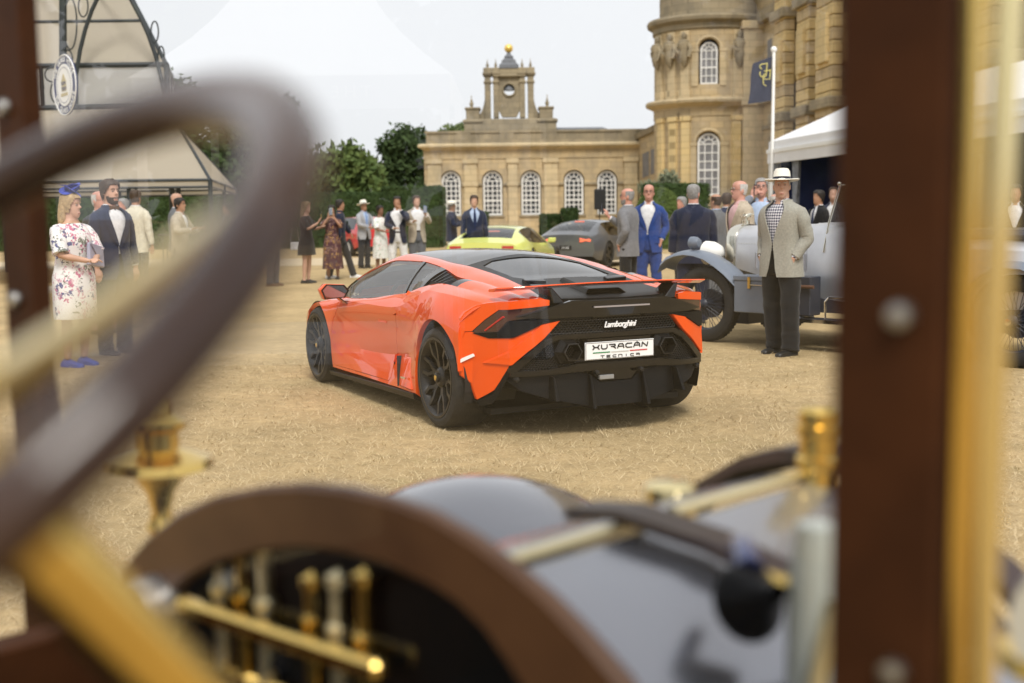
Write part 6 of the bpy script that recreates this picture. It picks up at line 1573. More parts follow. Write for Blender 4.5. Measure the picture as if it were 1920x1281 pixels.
        b.build('shoe', shoes, t, smooth=60)
    t['tipL'] = list(tips[1]); t['tipR'] = list(tips[-1])
    Mw = Matrix.Translation(loc) @ Matrix.Rotation(rot, 4, 'Z') @ Matrix.Scale(s, 4)
    pos = {'L': Mw @ tips[1], 'R': Mw @ tips[-1], 'M': Mw}
    del t['tipL'], t['tipR']
    return pos
cloth('shirt_white', (.75, .75, .76)); cloth('shirt_blue', (.42, .52, .70)); cloth('shirt_pink', (.68, .42, .42)); cloth('navy', (.018, .022, .045)); cloth('navy_suit', (.026, .033, .068)); cloth('black_cloth', (.012, .012, .013))
cloth('charcoal', (.030, .031, .035)); cloth('grey_blazer', (.20, .20, .21)); cloth('light_grey', (.36, .37, .40)); cloth('beige', (.46, .385, .29)); cloth('cream', (.62, .58, .46)); cloth('blue_suit', (.030, .065, .24)); cloth('sage_tweed', (.34, .33, .28), (.26, .255, .22), scale=60)
cloth('mid_grey', (.14, .145, .155)); cloth('grey_jeans', (.13, .14, .16)); cloth('white_trouser', (.72, .72, .72)); cloth('plum', (.055, .045, .075)); cloth('pink_trouser', (.55, .32, .33)); cloth('slate_jacket', (.17, .19, .23)); cloth('oat', (.44, .38, .30))
cloth('navy_tie', (.02, .03, .08)); cloth('bronze_bow', (.12, .06, .02)); cloth('hat_band', (.012, .014, .03)); mat('panama', (.80, .77, .68), rough=.8, bump=.25, bscale=160); cloth('sky_tie', (.20, .32, .60)); cloth('belt_dark', (.02, .012, .01))
mat('shoe_black', (.012, .012, .012), rough=.35); mat('shoe_brown', (.10, .05, .025), rough=.4); mat('shoe_white', (.75, .75, .75), rough=.5); mat('shoe_blue', (.03, .07, .38), rough=.5); mat('shoe_suede', (.16, .10, .06), rough=.9); mat('shoe_tan', (.45, .27, .17), rough=.5)
floral('dress_white_floral', (.76, .75, .74), [(.50, .16, .26), (.12, .13, .25), (.16, .18, .15), (.55, .28, .36)], 11., .62)
floral('dress_burgundy', (.055, .012, .020), [(.55, .32, .06), (.5, .3, .25), (.10, .10, .10)], 16., .55)
floral('dress_pale_floral', (.70, .71, .68), [(.25, .36, .26), (.55, .35, .33)], 16., .6)
checked('check_shirt', (.03, .03, .07), (.62, .62, .65), 52)
def phone(label, p, rot=0., tilt=0., m='ink_black', size=(.075, .010, .155), case=None):
    t = thing('phone', label, 'phone', p, rot); w, d, h = size
    MB().box(-w/2, -d/2, -h/2, w/2, d/2, h/2).build('case', case or m, t, bevel=.006); MB().box(-w/2+.005, -d/2-.0015, -h/2+.005, w/2-.005, -d/2+.002, h/2-.005).build('screen', 'mirror_glass', t)
    for c in t.children: c.rotation_euler = (tilt, 0, 0)
    return t

# ================================================================ the guests
def foot(px, py):                 # a spot on the lawn
    d = ray_(px, py); t = -CAM_H/d.z; return (d.x*t, d.y*t, 0)
def far(px, y): 
    d = ray_(px, 400); return (d.x*y/d.y, y, 0)
W1 = person('woman in white floral dress and blue fascinator holding a lavender clutch', foot(146, 686), R(62), 1.68, 'skin_fair', 'long', 'hair_blonde', top=None, legs=None, dress='dress_white_floral', hem=.50, shoes='shoe_blue', la=((.05, -.27, 1.10), (.8, .3, -.6), (-.6, -.6, .1)), ra=((.05, -.27, 1.10), (.8, .3, -.6), (-.6, -.6, .1)), detail=2, female=True, build=1.18, turn=R(18))
person('bearded man in navy suit with bow tie beside the floral dress', foot(219, 664), R(52), 1.84, 'skin_fair', 'thick', 'hair_brown', jacket='navy_suit', trousers='charcoal', bow='bronze_bow', beard='hair_brown', la='down', ra=((.26, -.12, .90), (.3, 1, 0), (0, -.3, -1)), detail=2, turn=R(4), open_=.85)
person('older man in glasses and pink trousers behind the floral dress', far(186, 15.2), R(55), 1.78, 'skin_pink', 'receding', 'hair_white', jacket='charcoal', shirt='shirt_white', trousers='pink_trouser', glasses=True, detail=1, turn=R(10))
person('grey haired man in pale shirt behind the cream jacket', far(233, 22.8), R(-40), 1.80, 'skin_pink', 'short', 'hair_grey', top='shirt', shirt='shirt_blue', trousers='charcoal', detail=0)
person('man in cream jacket seen from behind by the pavilion', foot(262, 563), R(165), 1.92, 'skin_tan', 'short', 'hair_brown', jacket='cream', trousers='charcoal', shoes='shoe_brown', detail=1, feet=((.16, -.12), (-.14, .10)))
P5 = person('man in oatmeal blazer and plum trousers holding a drink', foot(343, 560), R(80), 1.78, 'skin_tan', 'short', 'hair_dark', jacket='oat', shirt='shirt_white', trousers='plum', la='glass', ra='glass', detail=1, shoes='shoe_brown')
person('bald man in grey suit behind the oatmeal blazer', far(331, 22.2), R(95), 1.88, 'skin_fair', 'none', 'hair_brown', jacket='mid_grey', trousers='mid_grey', detail=0)
person('guest in dark suit in the shade of the pavilion', far(428, 25.5), R(-60), 1.70, 'skin_tan', 'short', 'hair_dark', jacket='black_cloth', trousers='black_cloth', detail=0)
person('man in dark grey suit and brown shoes near the black dress', foot(512, 536), R(70), 1.76, 'skin_fair', 'short', 'hair_brown', jacket='charcoal', trousers='mid_grey', shoes='shoe_suede', detail=0)
P9 = person('blonde woman in black knee length dress raising a champagne glass', foot(576, 531), R(75), 1.74, 'skin_fair', 'long', 'hair_blonde', top=None, legs=None, dress=('black_cloth', .10), hem=.62, la='glass', ra=((.10, -.34, 1.32), (.6, .2, -1), (-.1, -.4, .8)), detail=0, female=True)
P10 = person('woman in burgundy floral dress photographing with a pale phone', foot(625, 524), R(5), 1.66, 'skin_tan', 'long', 'hair_dark', top=None, legs=None, dress=('dress_burgundy', .08), hem=.26, shoes='shoe_black', la='face', ra='face', detail=0, female=True)
person('walking man in navy polo and white trainers behind the burgundy dress', foot(640, 521), R(90), 1.80, 'skin_tan', 'short', 'hair_dark', top='shirt', shirt='navy', trousers='charcoal', shoes='shoe_white', la='out', ra='down', detail=0, feet=((.11, -.28), (-.11, .25)))
P11 = person('man in white hat and light grey blazer looking at a phone', foot(684, 503), R(45), 1.80, 'skin_tan', 'crop', 'hair_grey', jacket='light_grey', shirt='shirt_blue', tie='sky_tie', trousers='charcoal', hat='panama', la='front', ra='front', detail=0, nod=R(-8))
person('woman in pale floral dress beside the white hatted man', far(712, 29.5), R(50), 1.66, 'skin_brown', 'bun', 'hair_dark', top=None, legs=None, dress=('dress_pale_floral', .06), hem=.42, shoes='shoe_tan', la='front', ra='front', detail=0, female=True)
person('man in open navy jacket and white trousers raising one hand to his face', far(745, 27.2), R(4), 1.84, 'skin_tan', 'short', 'hair_dark', jacket='navy', shirt='shirt_white', trousers='white_trouser', la='face', ra='front', detail=0, open_=1.9, feet=((.17, 0), (-.16, 0)), belt=True)
P14 = person('man in oatmeal blazer and grey jeans holding up a blue phone', far(781, 27.6), R(20), 1.86, 'skin_fair', 'short', 'hair_brown', jacket='oat', shirt='shirt_white', trousers='grey_jeans', la='phone', ra='glass', detail=0, open_=1.8, belt=True)
person('man in white hat and navy blazer with white trousers in profile', far(846, 30.5), R(88), 1.74, 'skin_tan', 'crop', 'hair_grey', jacket='navy', trousers='white_trouser', hat='panama', la='phone', ra='glass', detail=0)
person('young man in dark three piece suit and tie by the wing', far(889, 26.5), R(8), 1.83, 'skin_fair', 'thick', 'hair_brown', jacket='navy_suit', shirt='shirt_blue', tie='navy_tie', trousers='navy_suit', detail=0)
P17 = person('bearded man in grey blazer and glasses filming over the grey coupe', far(1178, 18.2), R(-118), 1.79, 'skin_pink', 'receding', 'hair_grey', jacket='grey_blazer', trousers='black_cloth', la='pocket', ra='phone', glasses=True, beard='hair_grey', detail=1, turn=R(18))
person('balding man in bright blue suit and white T-shirt', far(1217, 18.9), R(-16), 1.86, 'skin_pink', 'receding', 'hair_light_brown', jacket='blue_suit', shirt='shirt_white', trousers='blue_suit', la='pocket', ra='pocket', glasses=True, detail=1, turn=R(8), open_=1.1)
person('grey haired man in navy suit with his back turned by the tourer', far(1300, 15.6), R(172), 1.78, 'skin_pink', 'crop', 'hair_grey', jacket='navy', trousers='navy', detail=1, build=1.16, turn=R(-18))
person('grey haired guest with raised hands behind the navy suited back', far(1279, 22.5), R(-60), 1.70, 'skin_pink', 'short', 'hair_grey', jacket='black_cloth', trousers='black_cloth', la='glass', ra='phone', detail=0)
person('sunburnt bald man in grey suit turned away behind the tourer bonnet', far(1343, 19.0), R(-140), 1.70, 'skin_tan', 'receding', 'hair_brown', jacket='mid_grey', shirt='shirt_blue', trousers='mid_grey', detail=0, la='front')
person('dark haired man in navy suit between grey suit and beige jacket', far(1362, 21.0), R(150), 1.74, 'skin_tan', 'short', 'hair_brown', jacket='navy_suit', trousers='navy_suit', detail=0)
person('balding man in beige jacket and pink shirt in profile', far(1388, 15.6), R(-78), 1.82, 'skin_pink', 'receding', 'hair_white', jacket='beige', shirt='shirt_pink', trousers='charcoal', glasses=True, detail=1, build=1.12, open_=1.5)
P23 = person('grey haired man in slate jacket telephoning beside the beige jacket', far(1427, 16.7), R(-12), 1.87, 'skin_pink', 'short', 'hair_grey', jacket='slate_jacket', shirt='shirt_blue', trousers='charcoal', ra=((.115, -.11, 1.545), (.7, -.6, -.6), (-.25, .1, .95)), glasses=True, detail=1, open_=2.0, nod=R(-6))
person('bald guest whose head shows behind the panama hatted man', far(1452, 23.0), R(90), 1.74, 'skin_pink', 'receding', 'hair_white', jacket='mid_grey', trousers='charcoal', detail=0)
HM = person('man in panama hat and sage tweed jacket with hands in pockets', foot(1464, 664), R(-50), 1.80, 'skin_fair', 'crop', 'hair_white', jacket='sage_tweed', shirt='check_shirt', trousers='black_cloth', la='pocket', ra='pocket', hat='panama', detail=2, turn=R(38), open_=.9, build=1.14, feet=((.15, -.06), (-.13, .05)), hat_tilt=R(-3))
person('black haired man in dark suit and tie beside the marquee curtain', far(1536, 20.5), R(-70), 1.76, 'skin_tan', 'short', 'hair_dark', jacket='black_cloth', tie='navy_tie', trousers='black_cloth', detail=0)
person('man in dark suit looking down under the marquee', far(1563, 21.5), R(-20), 1.82, 'skin_fair', 'short', 'hair_brown', jacket='navy_suit', trousers='navy_suit', detail=0, nod=R(-18), la='front', ra='front')
person('waiter in dark suit standing at the marquee bar', far(1903, 17.5), R(-25), 1.76, 'skin_tan', 'short', 'hair_dark', jacket='black_cloth', trousers='black_cloth', detail=0)
# things they hold or wear
fs = [o for o in bpy.data.objects if o.name.startswith('person') and o.get('label', '').startswith('woman in white floral')][0]
mat('fascinator_blue', (.02, .05, .42), rough=.6, sheen=.3)
mb = MB()
for k in range(7):
    a = k*.9; mb.lathe([(.005, 0), (.045, .012), (.075, .006), (.078, .012), (.045, .02), (.005, .01)], 18, 'z', (0, 0, 0))
    n0 = len(mb.v)-18*6; Mx = Matrix.Translation((.0+.035*math.cos(a), -.02+.04*math.sin(a), 1.775+.012*k)) @ Matrix.Rotation(R(35), 4, Vector((math.cos(a*2), math.sin(a*2), 0)))
    for i in range(n0, len(mb.v)): mb.v[i] = tuple(Mx @ Vector(mb.v[i]))
for k in range(6):
    a = k*1.05; mb.tube([(0, -.02, 1.80), (.06*math.cos(a), -.02+.06*math.sin(a), 1.87), (.11*math.cos(a+.4), -.02+.11*math.sin(a+.4), 1.88)], [.004, .006, .002], 5)
mb.build('fascinator', 'fascinator_blue', fs, smooth=50)
Mw = W1['M']
ck = thing('clutch_bag', 'lavender grey envelope clutch bag under the floral sleeve', 'bag', Mw @ Vector((.16, -.16, 1.16)), R(62)+R(20))
mat('lavender', (.36, .36, .46), rough=.6)
MB().hexa([(-.16, -.025, -.10), (.14, -.025, -.14), (.14, .02, -.14), (-.16, .02, -.10), (-.14, -.015, .12), (.15, -.015, .07), (.15, .015, .07), (-.14, .015, .12)]).build('pouch', 'lavender', ck, bevel=.01); MB().prism([(-.13, .11), (.14, .06), (.02, -.06)], -.032, -.024, 'y').build('flap', 'lavender', ck)
phone('pale green phone held before the burgundy dress guest', (P10['L']+P10['R'])/2+Vector((0, -.03, .03)), R(5), 0, 'white_plastic', case=mat('mint', (.45, .62, .56), rough=.4))
phone('phone held low by the white hatted man in grey blazer', (P11['L']+P11['R'])/2, R(45), R(50))
phone('blue phone held up by the man in grey jeans', P14['L']+Vector((0, -.02, .03)), R(10), 0, 'ink_black', case=mat('phone_blue', (.05, .12, .35), rough=.4))
phone('dark phone held out by the bearded man in grey blazer', P17['R']+Vector((-.03, .0, .03)), R(-100), 0, size=(.08, .02, .16))
phone('black phone at the ear of the man in slate jacket', P23['R']+Vector((.01, .02, -.02)), R(60), 0)
gl = thing('champagne_glass', 'champagne flute raised by the woman in black', 'glass', P9['R']+Vector((0, 0, -.10)))
MB().lathe([(.03, 0), (.004, .006), (.004, .09), (.02, .12), (.026, .20), (.022, .24)], 14, 'z', caps=False).build('bowl', 'side_glass', gl, smooth=50)
MB().lathe([(.002, .10), (.018, .125), (.022, .19), (0, .19)], 12, 'z').build('wine', mat('wine', (.7, .5, .15), rough=.1), gl)
gl = thing('drink_glass', 'tall pink drink held by the man in oatmeal blazer', 'glass', P5['L']+Vector((0, 0, -.07)))
MB().lathe([(.03, 0), (.034, .14), (.031, .14), (.028, .01)], 14, 'z').build('tumbler', 'side_glass', gl, smooth=50); MB().lathe([(.026, .012), (.029, .10), (0, .10)], 12, 'z').build('drink', mat('pink_drink', (.6, .2, .18), rough=.1), gl)
hb = thing('handbag', 'small white handbag hanging from the woman in black', 'bag', Vector(foot(556, 531))+Vector((0, -.1, .82)), R(10))
MB().box(-.10, -.04, -.10, .10, .04, .07).build('bag_body', 'white_plastic', hb, bevel=.015); MB().tube([(-.09, 0, .06), (-.06, 0, .35), (.06, 0, .35), (.09, 0, .06)], .006, 6).build('strap', 'chrome', hb)

# ================================================================ the veteran car we look out of
mat('oak_dark', (.055, .019, .006), rough=.6, coat=.0, col2=(.030, .011, .004), scale=5, bump=.08, bscale=30, spec=.12)
mat('dash_wood', (.085, .040, .017), rough=.4, coat=.25, col2=(.050, .022, .010), scale=4, spec=.25)
mat('wheel_wood', (.050, .022, .010), rough=.22, coat=.5, col2=(.025, .012, .008), scale=7, spec=.2)
mat('brass', (.80, .56, .17), rough=.20, metal=1, var=.12, scale=6); mat('brass_bright', (.86, .72, .38), rough=.16, metal=1)
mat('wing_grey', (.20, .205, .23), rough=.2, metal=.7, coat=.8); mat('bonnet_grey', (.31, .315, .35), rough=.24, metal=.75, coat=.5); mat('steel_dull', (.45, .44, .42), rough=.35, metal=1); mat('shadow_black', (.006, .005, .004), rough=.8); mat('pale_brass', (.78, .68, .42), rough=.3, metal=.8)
mat('lamp_glass_pale', (.62, .66, .60), rough=.15, coat=.5); mat('cream_enamel', (.72, .68, .56), rough=.3, coat=.5); mat('strap_brown', (.035, .016, .012), rough=.4)
FT = .75; FH = Vector((math.sin(FT), math.cos(FT), 0)); FS = Vector((-math.cos(FT), math.sin(FT), 0)); FP = Vector((.30, .93, 0))
vet = thing('veteran_car', 'veteran car with wooden screen posts, brass fittings and grey bonnet', 'car', (FP.x, FP.y, 0))
def C3(s_, o_, z): return FS*s_+FH*o_+Vector((0, 0, z))       # local to the root: s to the car's left, o forward
def vb(nm, m, s0, s1, o0, o1, z0, z1, bevel=.004, parent=None):
    mb = MB(); mb.hexa([C3(s0, o0, z0), C3(s1, o0, z0), C3(s1, o1, z0), C3(s0, o1, z0), C3(s0, o0, z1), C3(s1, o0, z1), C3(s1, o1, z1), C3(s0, o1, z1)]); return mb.build(nm, m, parent or vet, bevel=bevel)
# screen posts, rails and the pane
rp = vb('screen_post', 'oak_dark', -.043, .047, -.02, .03, .55, 2.1); lp_ = vb('screen_post', 'oak_dark', 1.405, 1.505, -.02, .012, .55, 2.1)
vb('screen_rail', 'oak_dark', .047, 1.385, -.01, .03, 2.05, 2.1)
for z in (1.366, 1.088):
    mb = MB(); mb.lathe([(.0, -.012), (.009, -.010), (.0105, -.004), (.0105, .0)], 14, 'z'); mb.xf(Matrix.Translation(C3(-.012, -.021, z)) @ (FH.to_track_quat('Z', 'Y').to_matrix().to_4x4())); mb.build('screw', 'steel_dull', rp, smooth=50)
for z in (1.32, 1.62):
    mb = MB(); mb.lathe([(.0, -.012), (.012, -.010), (.014, -.004), (.014, .0)], 14, 'z'); mb.xf(Matrix.Translation(C3(1.46, -.021, z)) @ (FH.to_track_quat('Z', 'Y').to_matrix().to_4x4())); mb.build('screw', 'steel_dull', lp_, smooth=50)
glass_mat('screen_pane', (.985, .99, .985), -.012)
MB().add([C3(.047, .005, .9), C3(1.385, .005, .9), C3(1.385, .005, 2.05), C3(.047, .005, 2.05)], [(0, 1, 2, 3)]).build('screen_pane', 'screen_pane', vet)
# brass stay outside the right post, thin brass edge on the left post
mb = MB(); mb.tube([C3(-.074, -.005, .55), C3(-.073, -.005, 1.2), C3(-.079, -.005, 1.7), C3(-.082, -.005, 2.1)], .0105, 14); mb.build('brass_stay', 'brass_bright', vet, smooth=60)
vb('brass_edge', 'brass', -.060, -.046, -.012, .006, .55, 2.1, parent=rp); vb('brass_edge', 'brass', 1.508, 1.522, -.012, .01, .55, 2.1, parent=lp_)
# wooden bulkhead arch with the lubricator box inside
AO = [(1.19, .60), (1.185, .86), (1.153, .95), (1.09, 1.0), (1.004, 1.051), (.912, 1.088), (.817, 1.114), (.73, 1.13), (.651, 1.137), (.577, 1.137), (.509, 1.131), (.445, 1.115), (.393, 1.096), (.344, 1.074), (.303, 1.05), (.249, 1.013), (.20, .95), (.18, .86), (.175, .60)]
AI = [(1.10, .60), (1.095, .84), (1.055, .912), (.998, .954), (.95, .98), (.90, 1.002), (.822, 1.029), (.734, 1.05), (.66, 1.059), (.58, 1.059), (.511, 1.05), (.47, 1.04), (.43, 1.02), (.40, .995), (.375, .97), (.34, .93), (.30, .88), (.28, .80), (.275, .60)]
mb = MB(); n = len(AO)
mb.add([C3(a, -.03, z) for a, z in AO]+[C3(a, -.03, z) for a, z in AI]+[C3(a, -.005, z) for a, z in AO]+[C3(a, -.005, z) for a, z in AI],
       [(i, i+1, n+i+1, n+i) for i in range(n-1)]+[(2*n+i+1, 2*n+i, 3*n+i, 3*n+i+1) for i in range(n-1)]+[(i+1, i, 2*n+i, 2*n+i+1) for i in range(n-1)]+[(n+i, n+i+1, 3*n+i+1, 3*n+i) for i in range(n-1)])
mb.build('dash_arch', 'dash_wood', vet, smooth=40, bevel=.006)
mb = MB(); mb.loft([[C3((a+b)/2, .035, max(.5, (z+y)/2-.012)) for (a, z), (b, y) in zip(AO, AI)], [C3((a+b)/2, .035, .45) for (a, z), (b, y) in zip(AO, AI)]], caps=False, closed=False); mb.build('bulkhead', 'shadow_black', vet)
mb = MB(); mb.hexa([C3(1.04, -.03, .905), C3(.60, -.03, .918), C3(.60, -.008, .918), C3(1.04, -.008, .905), C3(1.04, -.03, .93), C3(.60, -.03, .943), C3(.60, -.008, .943), C3(1.04, -.008, .93)]); mb.build('oiler_rail', 'brass', vet, bevel=.006)
mb = MB(); mb.hexa([C3(1.04, .0, .815), C3(.72, .0, .825), C3(.72, .025, .825), C3(1.04, .025, .815), C3(1.04, .0, .838), C3(.72, .0, .848), C3(.72, .025, .848), C3(1.04, .025, .838)]); mb.build('oiler_rail', 'brass', vet, bevel=.006)
for k, s_ in enumerate((.965, .915, .865, .765, .715, .665)):
    mb = MB(); zt = .985+.012*(k % 3)
    mb.lathe([(.012, .70), (.012, .93), (.016, .935), (.016, .95), (.010, .955), (.010, zt), (.015, zt+.004), (.015, zt+.016), (.006, zt+.02), (0, zt+.024)], 12, 'z', tuple(C3(s_, .012, 0))); mb.build('sight_tube', 'brass' if k % 2 else 'pale_brass', vet, smooth=40)
mb = MB(); mb.lathe([(.0, -.02), (.045, -.018), (.05, 0), (.05, .03)], 24, 'z'); mb.xf(Matrix.Translation(C3(1.06, -.05, .905)) @ (FH.to_track_quat('Z', 'Y').to_matrix().to_4x4())); mb.build('gauge', 'steel_dull', vet, smooth=40)
# bonnet: two rounded halves with a hinge strip
def bon(s_): return pl(s_, [-.05, .0, .06, .14, .25, .36, .469, .54, .62, .72, .84, .92], [.40, .74, .84, .925, .995, 1.04, 1.066, 1.062, 1.04, .985, .88, .76])
sv = [-.05, .0, .03, .06, .10, .14, .19, .25, .30, .36, .41, .455]; sv2 = [.483, .51, .54, .58, .62, .67, .72, .78, .84, .88, .92]
for vals in (sv, sv2):
    mb = MB(); mb.loft([[C3(lerp(.469, s_, 1-.16*(o_/.72)), o_, bon(s_)-.015*(o_/.72)) for s_ in vals] for o_ in (.0, .2, .4, .6, .72)], caps=False, closed=False); mb.build('bonnet_panel', 'bonnet_grey', vet, smooth=60)
mb = MB(); mb.tube([C3(.469, .05, 1.068), C3(.469, .30, 1.065)], .0085, 8); mb.build('bonnet_hinge', 'pale_brass', vet, smooth=50)
mb = MB(); mb.tube([C3(.469, .36, 1.064), C3(.469, .70, 1.056)], .0085, 8); mb.build('bonnet_hinge', 'pale_brass', vet, smooth=50)
mb = MB(); mb.loft([[C3(lerp(.469, s_, .86), o_, bon(s_)+dz) for s_ in (.0, .06, .14, .25, .36, .469, .54, .62, .72, .84, .92)] for o_, dz in ((.72, .0), (.725, .02), (.80, .02), (.81, -.02))], caps=False, closed=False); mb.build('radiator_shell', 'strap_brown', vet, smooth=40)
mb = MB(); mb.lathe([(.026, 1.05), (.026, 1.085), (.031, 1.09), (.031, 1.102), (.025, 1.106), (.025, 1.135), (.030, 1.138), (.030, 1.150), (.026, 1.152), (.027, 1.17), (.02, 1.178), (0, 1.18)], 24, 'z', tuple(C3(.455, .705, -.02))); mb.build('radiator_cap', 'brass', vet, smooth=40)
mb = MB(); mb.lathe([(.038, 1.0), (.038, 1.046), (.030, 1.052), (0, 1.054)], 20, 'z', tuple(C3(.60, .54, 0))); mb.build('filler_cap', 'brass_bright', vet, smooth=40)
# leather strap with buckle over the bonnet
mb = MB(); rings = []
for s_ in (.53, .50, .469, .44, .40, .36, .32, .28): rings.append([C3(s_, .27+(.469-s_)*.30+d_, bon(s_)+.010+e_) for d_, e_ in ((-.032, 0), (.032, 0), (.030, .012), (-.030, .012))])
mb.loft(rings); mb.build('bonnet_strap', 'strap_brown', vet, smooth=40)
# horn bell with brass bracket on the near side of the bonnet
hm = MB(); hm.lathe([(.0, .012), (.020, .008), (.036, .0), (.042, .010), (.036, .022), (.018, .038), (.009, .07)], 28, 'z', caps=False); hm.xf(Matrix.Translation(C3(.25, .18, 1.035)) @ Matrix.Rotation(R(62), 4, 'X') @ Matrix.Rotation(R(20), 4, 'Y')); hn = hm.build('horn', 'satin_black', vet, smooth=50)
hm = MB(); hm.tube([C3(.24, .20, 1.06), C3(.20, .22, 1.05), C3(.15, .22, 1.05)], .010, 8); hm.build('horn_bracket', 'brass', hn, smooth=50)
hm = MB(); hm.tube([C3(.30, .245, 1.075), C3(.27, .21, 1.085), C3(.25, .19, 1.07)], [.012, .014, .018], 8); hm.build('horn_neck', mat('horn_blue', (.03, .05, .22), rough=.2, coat=1), hn, smooth=50)  # blue reflection on the horn, put in as a coloured tube
# side lamps: brass oil lamps on either side of the scuttle
def side_lamp(s_, o_, z, k, parent=None):
    r_ = bpy.data.objects.new('side_lamp', None); COL.objects.link(r_); r_.parent = vet; r_.location = C3(s_, o_, z)
    MB().lathe([(.005*k, .20*k), (.014*k, .19*k), (.012*k, .165*k), (.03*k, .145*k), (.032*k, .12*k), (.055*k, .105*k), (.055*k, .095*k), (.040*k, .085*k), (.040*k, .055*k), (.098*k, .035*k), (.102*k, .018*k), (.05*k, .0)], 24, 'z').build('chimney', 'brass', r_, smooth=40)
    if s_ > 1:
        MB().lathe([(.05*k, .0), (.028*k, -.03*k), (.018*k, -.07*k), (.030*k, -.10*k), (.012*k, -.14*k), (.012*k, -.30*k)], 20, 'z').build('lamp_bracket', 'brass', r_, smooth=40); return r_
    MB().lathe([(.05*k, .0), (.052*k, -.16*k)], 20, 'z', caps=False).build('lamp_body', 'brass', r_, smooth=40)
    MB().lathe([(.052*k, -.16*k), (.065*k, -.17*k), (.065*k, -.20*k), (.02*k, -.23*k), (.02*k, -.28*k)], 20, 'z').build('lamp_font', 'brass', r_, smooth=40)
    if s_ > 1: return r_
    g = MB(); g.lathe([(.0, -.015), (.038*k, -.012), (.045*k, 0), (.045*k, .02)], 20, 'z'); g.xf(Matrix.Translation(-FH*.045*k+Vector((0, 0, -.075*k))) @ FH.to_track_quat('Z', 'Y').to_matrix().to_4x4()); g.build('lens', 'lamp_glass_pale', r_, smooth=50)
    return r_
side_lamp(1.50, .24, .985, .92)
side_lamp(-.06, .34, .98, 1.0)
r_ = bpy.data.objects.new('side_lamp', None); COL.objects.link(r_); r_.parent = vet; r_.location = C3(.175, .20, 1.0)
MB().lathe([(.030, -.20), (.032, -.02), (.030, .08), (.022, .13), (.0, .135)], 24, 'z').build('lamp_body', 'lamp_glass_pale', r_, smooth=50)
MB().tube([(.0, -.036, -.18), (-.01, -.036, -.02), (.01, -.03, .06)], .010, 8).build('lamp_strut', 'pale_brass', r_, smooth=50)
mb = MB(); mb.loft([[C3(-.36+a, .30, .90+b) for a, b in circ(0, 0, r0, 24)] and [C3(-.06+a, .26+o_, 1.05+b) for a, b in circ(0, 0, r0, 24)] for o_, r0 in ((.0, .065), (.02, .072), (.06, .055), (.09, .015))]); mb.build('headlamp', 'cream_enamel', vet, smooth=50)
# left front wing, glossy and crowned
def wz(s_, o_): return .905-.20*((s_-1.32)/.36)**2-.17*((o_-.82)/.46)**2
mb = MB(); mb.loft([[C3(s_, o_, wz(s_, o_)) for s_ in [.96+.72*k/20 for k in range(21)]] for o_ in [.36+.98*k/24 for k in range(25)]], caps=False, closed=False); mb.build('front_wing', 'wing_grey', vet, smooth=60)
mb = MB(); mb.tube([C3(.80, .62, .85), C3(1.0, .66, .79)], .014, 8); mb.build('wing_stay', 'shadow_black', vet)
mb = MB(); mb.lathe([(.30, -.05), (.40, -.06), (.42, 0), (.40, .06), (.30, .05)], 32, 'y', caps=False); mb.xf(Matrix.Translation(C3(1.32, .85, .42)) @ Matrix.Rotation(-FT-PI/2, 4, 'Z')); mb.build('front_tyre', 'tyre_rubber', vet, smooth=40)
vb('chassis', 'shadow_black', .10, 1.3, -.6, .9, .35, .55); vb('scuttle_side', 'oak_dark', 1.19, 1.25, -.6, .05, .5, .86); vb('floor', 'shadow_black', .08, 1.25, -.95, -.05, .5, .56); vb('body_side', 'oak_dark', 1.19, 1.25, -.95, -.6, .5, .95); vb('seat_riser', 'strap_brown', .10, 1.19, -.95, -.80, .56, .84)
# steering wheel and column
WC = Vector((-.30720, .57736, 1.36980))-FP; wn_ = Vector((.44115, .42191, -.79207)).normalized(); wa = wn_.cross(Vector((0, 0, 1))).normalized(); wb_ = wn_.cross(wa)
sw = bpy.data.objects.new('steering_wheel', None); COL.objects.link(sw); sw.parent = vet; sw.location = WC
def WP(r0, a, h_=0): return wa*(r0*math.cos(a))+wb_*(r0*math.sin(a))+wn_*h_
mb = MB(); mb.tube([WP(.23, 2*PI*k/72) for k in range(72)], .0175, 14, closed=True, flat=1.15); mb.build('rim', 'wheel_wood', sw, smooth=60)
# spokes: aim the first one at the part of the rim seen in the photograph's upper right
tgt = Vector((0, 0, CAM_H))+ray_(520, 350)*.53
best = max(range(360), key=lambda k: -(WC+FP+WP(.23, R(k))-tgt).length)
for j in range(3):
    a = R(best)+PI*2/3*j
    mb = MB(); mb.tube([WP(.03, a, .03), WP(.12, a, .02), WP(.225, a, .0)], [.011, .009, .008], 8, flat=1.4); mb.build('spoke', 'pale_brass', sw, smooth=60)
MB().lathe([(.0, -.02), (.035, -.015), (.04, .02), (.02, .05)], 20, 'z').xf(wn_.to_track_quat('Z', 'Y').to_matrix().to_4x4()).build('boss', 'brass', sw, smooth=50)
mb = MB(); mb.tube([WC+wn_*.03, WC+wn_*.75], .024, 16); mb.build('steering_column', 'brass', vet, smooth=60)

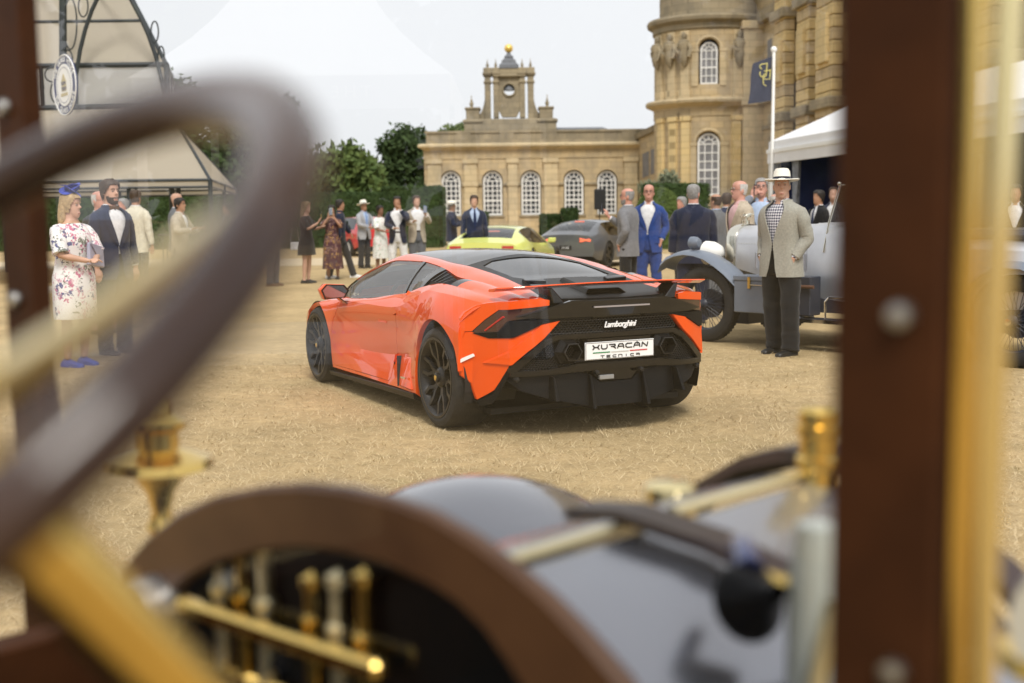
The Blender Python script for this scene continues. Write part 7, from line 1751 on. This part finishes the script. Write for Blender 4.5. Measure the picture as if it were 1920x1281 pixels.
# ---------------------------------------------------------------- what the pane mirrors: a white pagoda tent with a sign, across the lawn
def mir(v): v = Vector(v); return v-FH*(2*((v-FP).dot(FH)-.005))
tb0 = mir((-2.1, 13.5, 0)); gt = thing('gallery_tent', 'white pointed gallery tent with lettered valance across the lawn', 'tent', (tb0.x, tb0.y, 0))
def gmesh(mb, nm, m, smooth=None):
    mb.v = [tuple(mir(p)-Vector((tb0.x, tb0.y, 0))) for p in mb.v]; return mb.build(nm, m, gt, smooth=smooth)
gx0, gx1, gy = -3.68, -.58, 12.0; gc = (gx0+gx1)/2
mat('tent_bright', (.88, .88, .89), rough=.6); mat('valance_blue', (.50, .53, .60), rough=.6)
mb = MB(); rings = []
for u in [k/10 for k in range(11)]:
    hw = 1.55*(1-u)**1.0*(1-.28*math.sin(PI*u))+.03; z = 2.8+2.3*u
    rings.append([(gc-hw, gy+1.55-hw, z), (gc+hw, gy+1.55-hw, z), (gc+hw, gy+1.55+hw, z), (gc-hw, gy+1.55+hw, z)])
mb.loft(rings); gmesh(mb, 'roof', 'tent_bright')
mb = MB(); mb.box(gx0, gy-.02, 2.48, gx1, gy+.02, 2.80); gmesh(mb, 'valance', 'valance_blue')
cu = bpy.data.curves.new('t', 'FONT'); cu.body = 'THE GALLERY'; cu.size = .17; cu.extrude = .004; cu.align_x = 'CENTER'; cu.space_character = 1.5
to = bpy.data.objects.new('t', cu); COL.objects.link(to); me = bpy.data.meshes.new_from_object(to.evaluated_get(bpy.context.evaluated_depsgraph_get())); bpy.data.objects.remove(to)
mb = MB(); mb.add([(gc+.05-v.co.x, gy-.03-v.co.z, 2.585+v.co.y) for v in me.vertices], [tuple(p.vertices) for p in me.polygons]); bpy.data.meshes.remove(me); gmesh(mb, 'lettering', mat('sign_pale', (.85, .85, .86), rough=.5))
for x in (gx0+.05, gx1-.05):
    for y in (gy+.05, gy+3.05): mb = MB(); mb.box(x-.04, y-.04, 0, x+.04, y+.04, 2.8); gmesh(mb, 'post', 'tent_bright')
mb = MB(); mb.box(gx0-1.3, gy-.3, .0, gx1-.4, gy+3.2, .11); gmesh(mb, 'floor_deck', 'tent_bright')
mb = MB(); mb.loft([[(x0_+w_*(k/14), gy-.1+.06*math.sin(k*1.9), z) for k in range(15)] for x0_, w_, z in ((-.34, .55, 2.3), (-.30, .50, 1.8), (-.22, .42, 1.2), (-.16, .50, .6), (-.14, .56, .02))], caps=False, closed=False); gmesh(mb, 'curtain', 'tent_bright', 60)
mb = MB(); mb.box(-.42, gy-.05, 2.28, .35, gy+.05, 2.36); gmesh(mb, 'curtain_rail', 'tent_bright'); mb = MB(); mb.box(.30, gy-.05, 0, .36, gy+.05, 2.3); gmesh(mb, 'curtain_post', 'tent_bright'); mb = MB(); mb.box(-.62, gy-.04, 2.3, -.40, gy+.04, 2.36); gmesh(mb, 'curtain_arm', 'tent_bright')
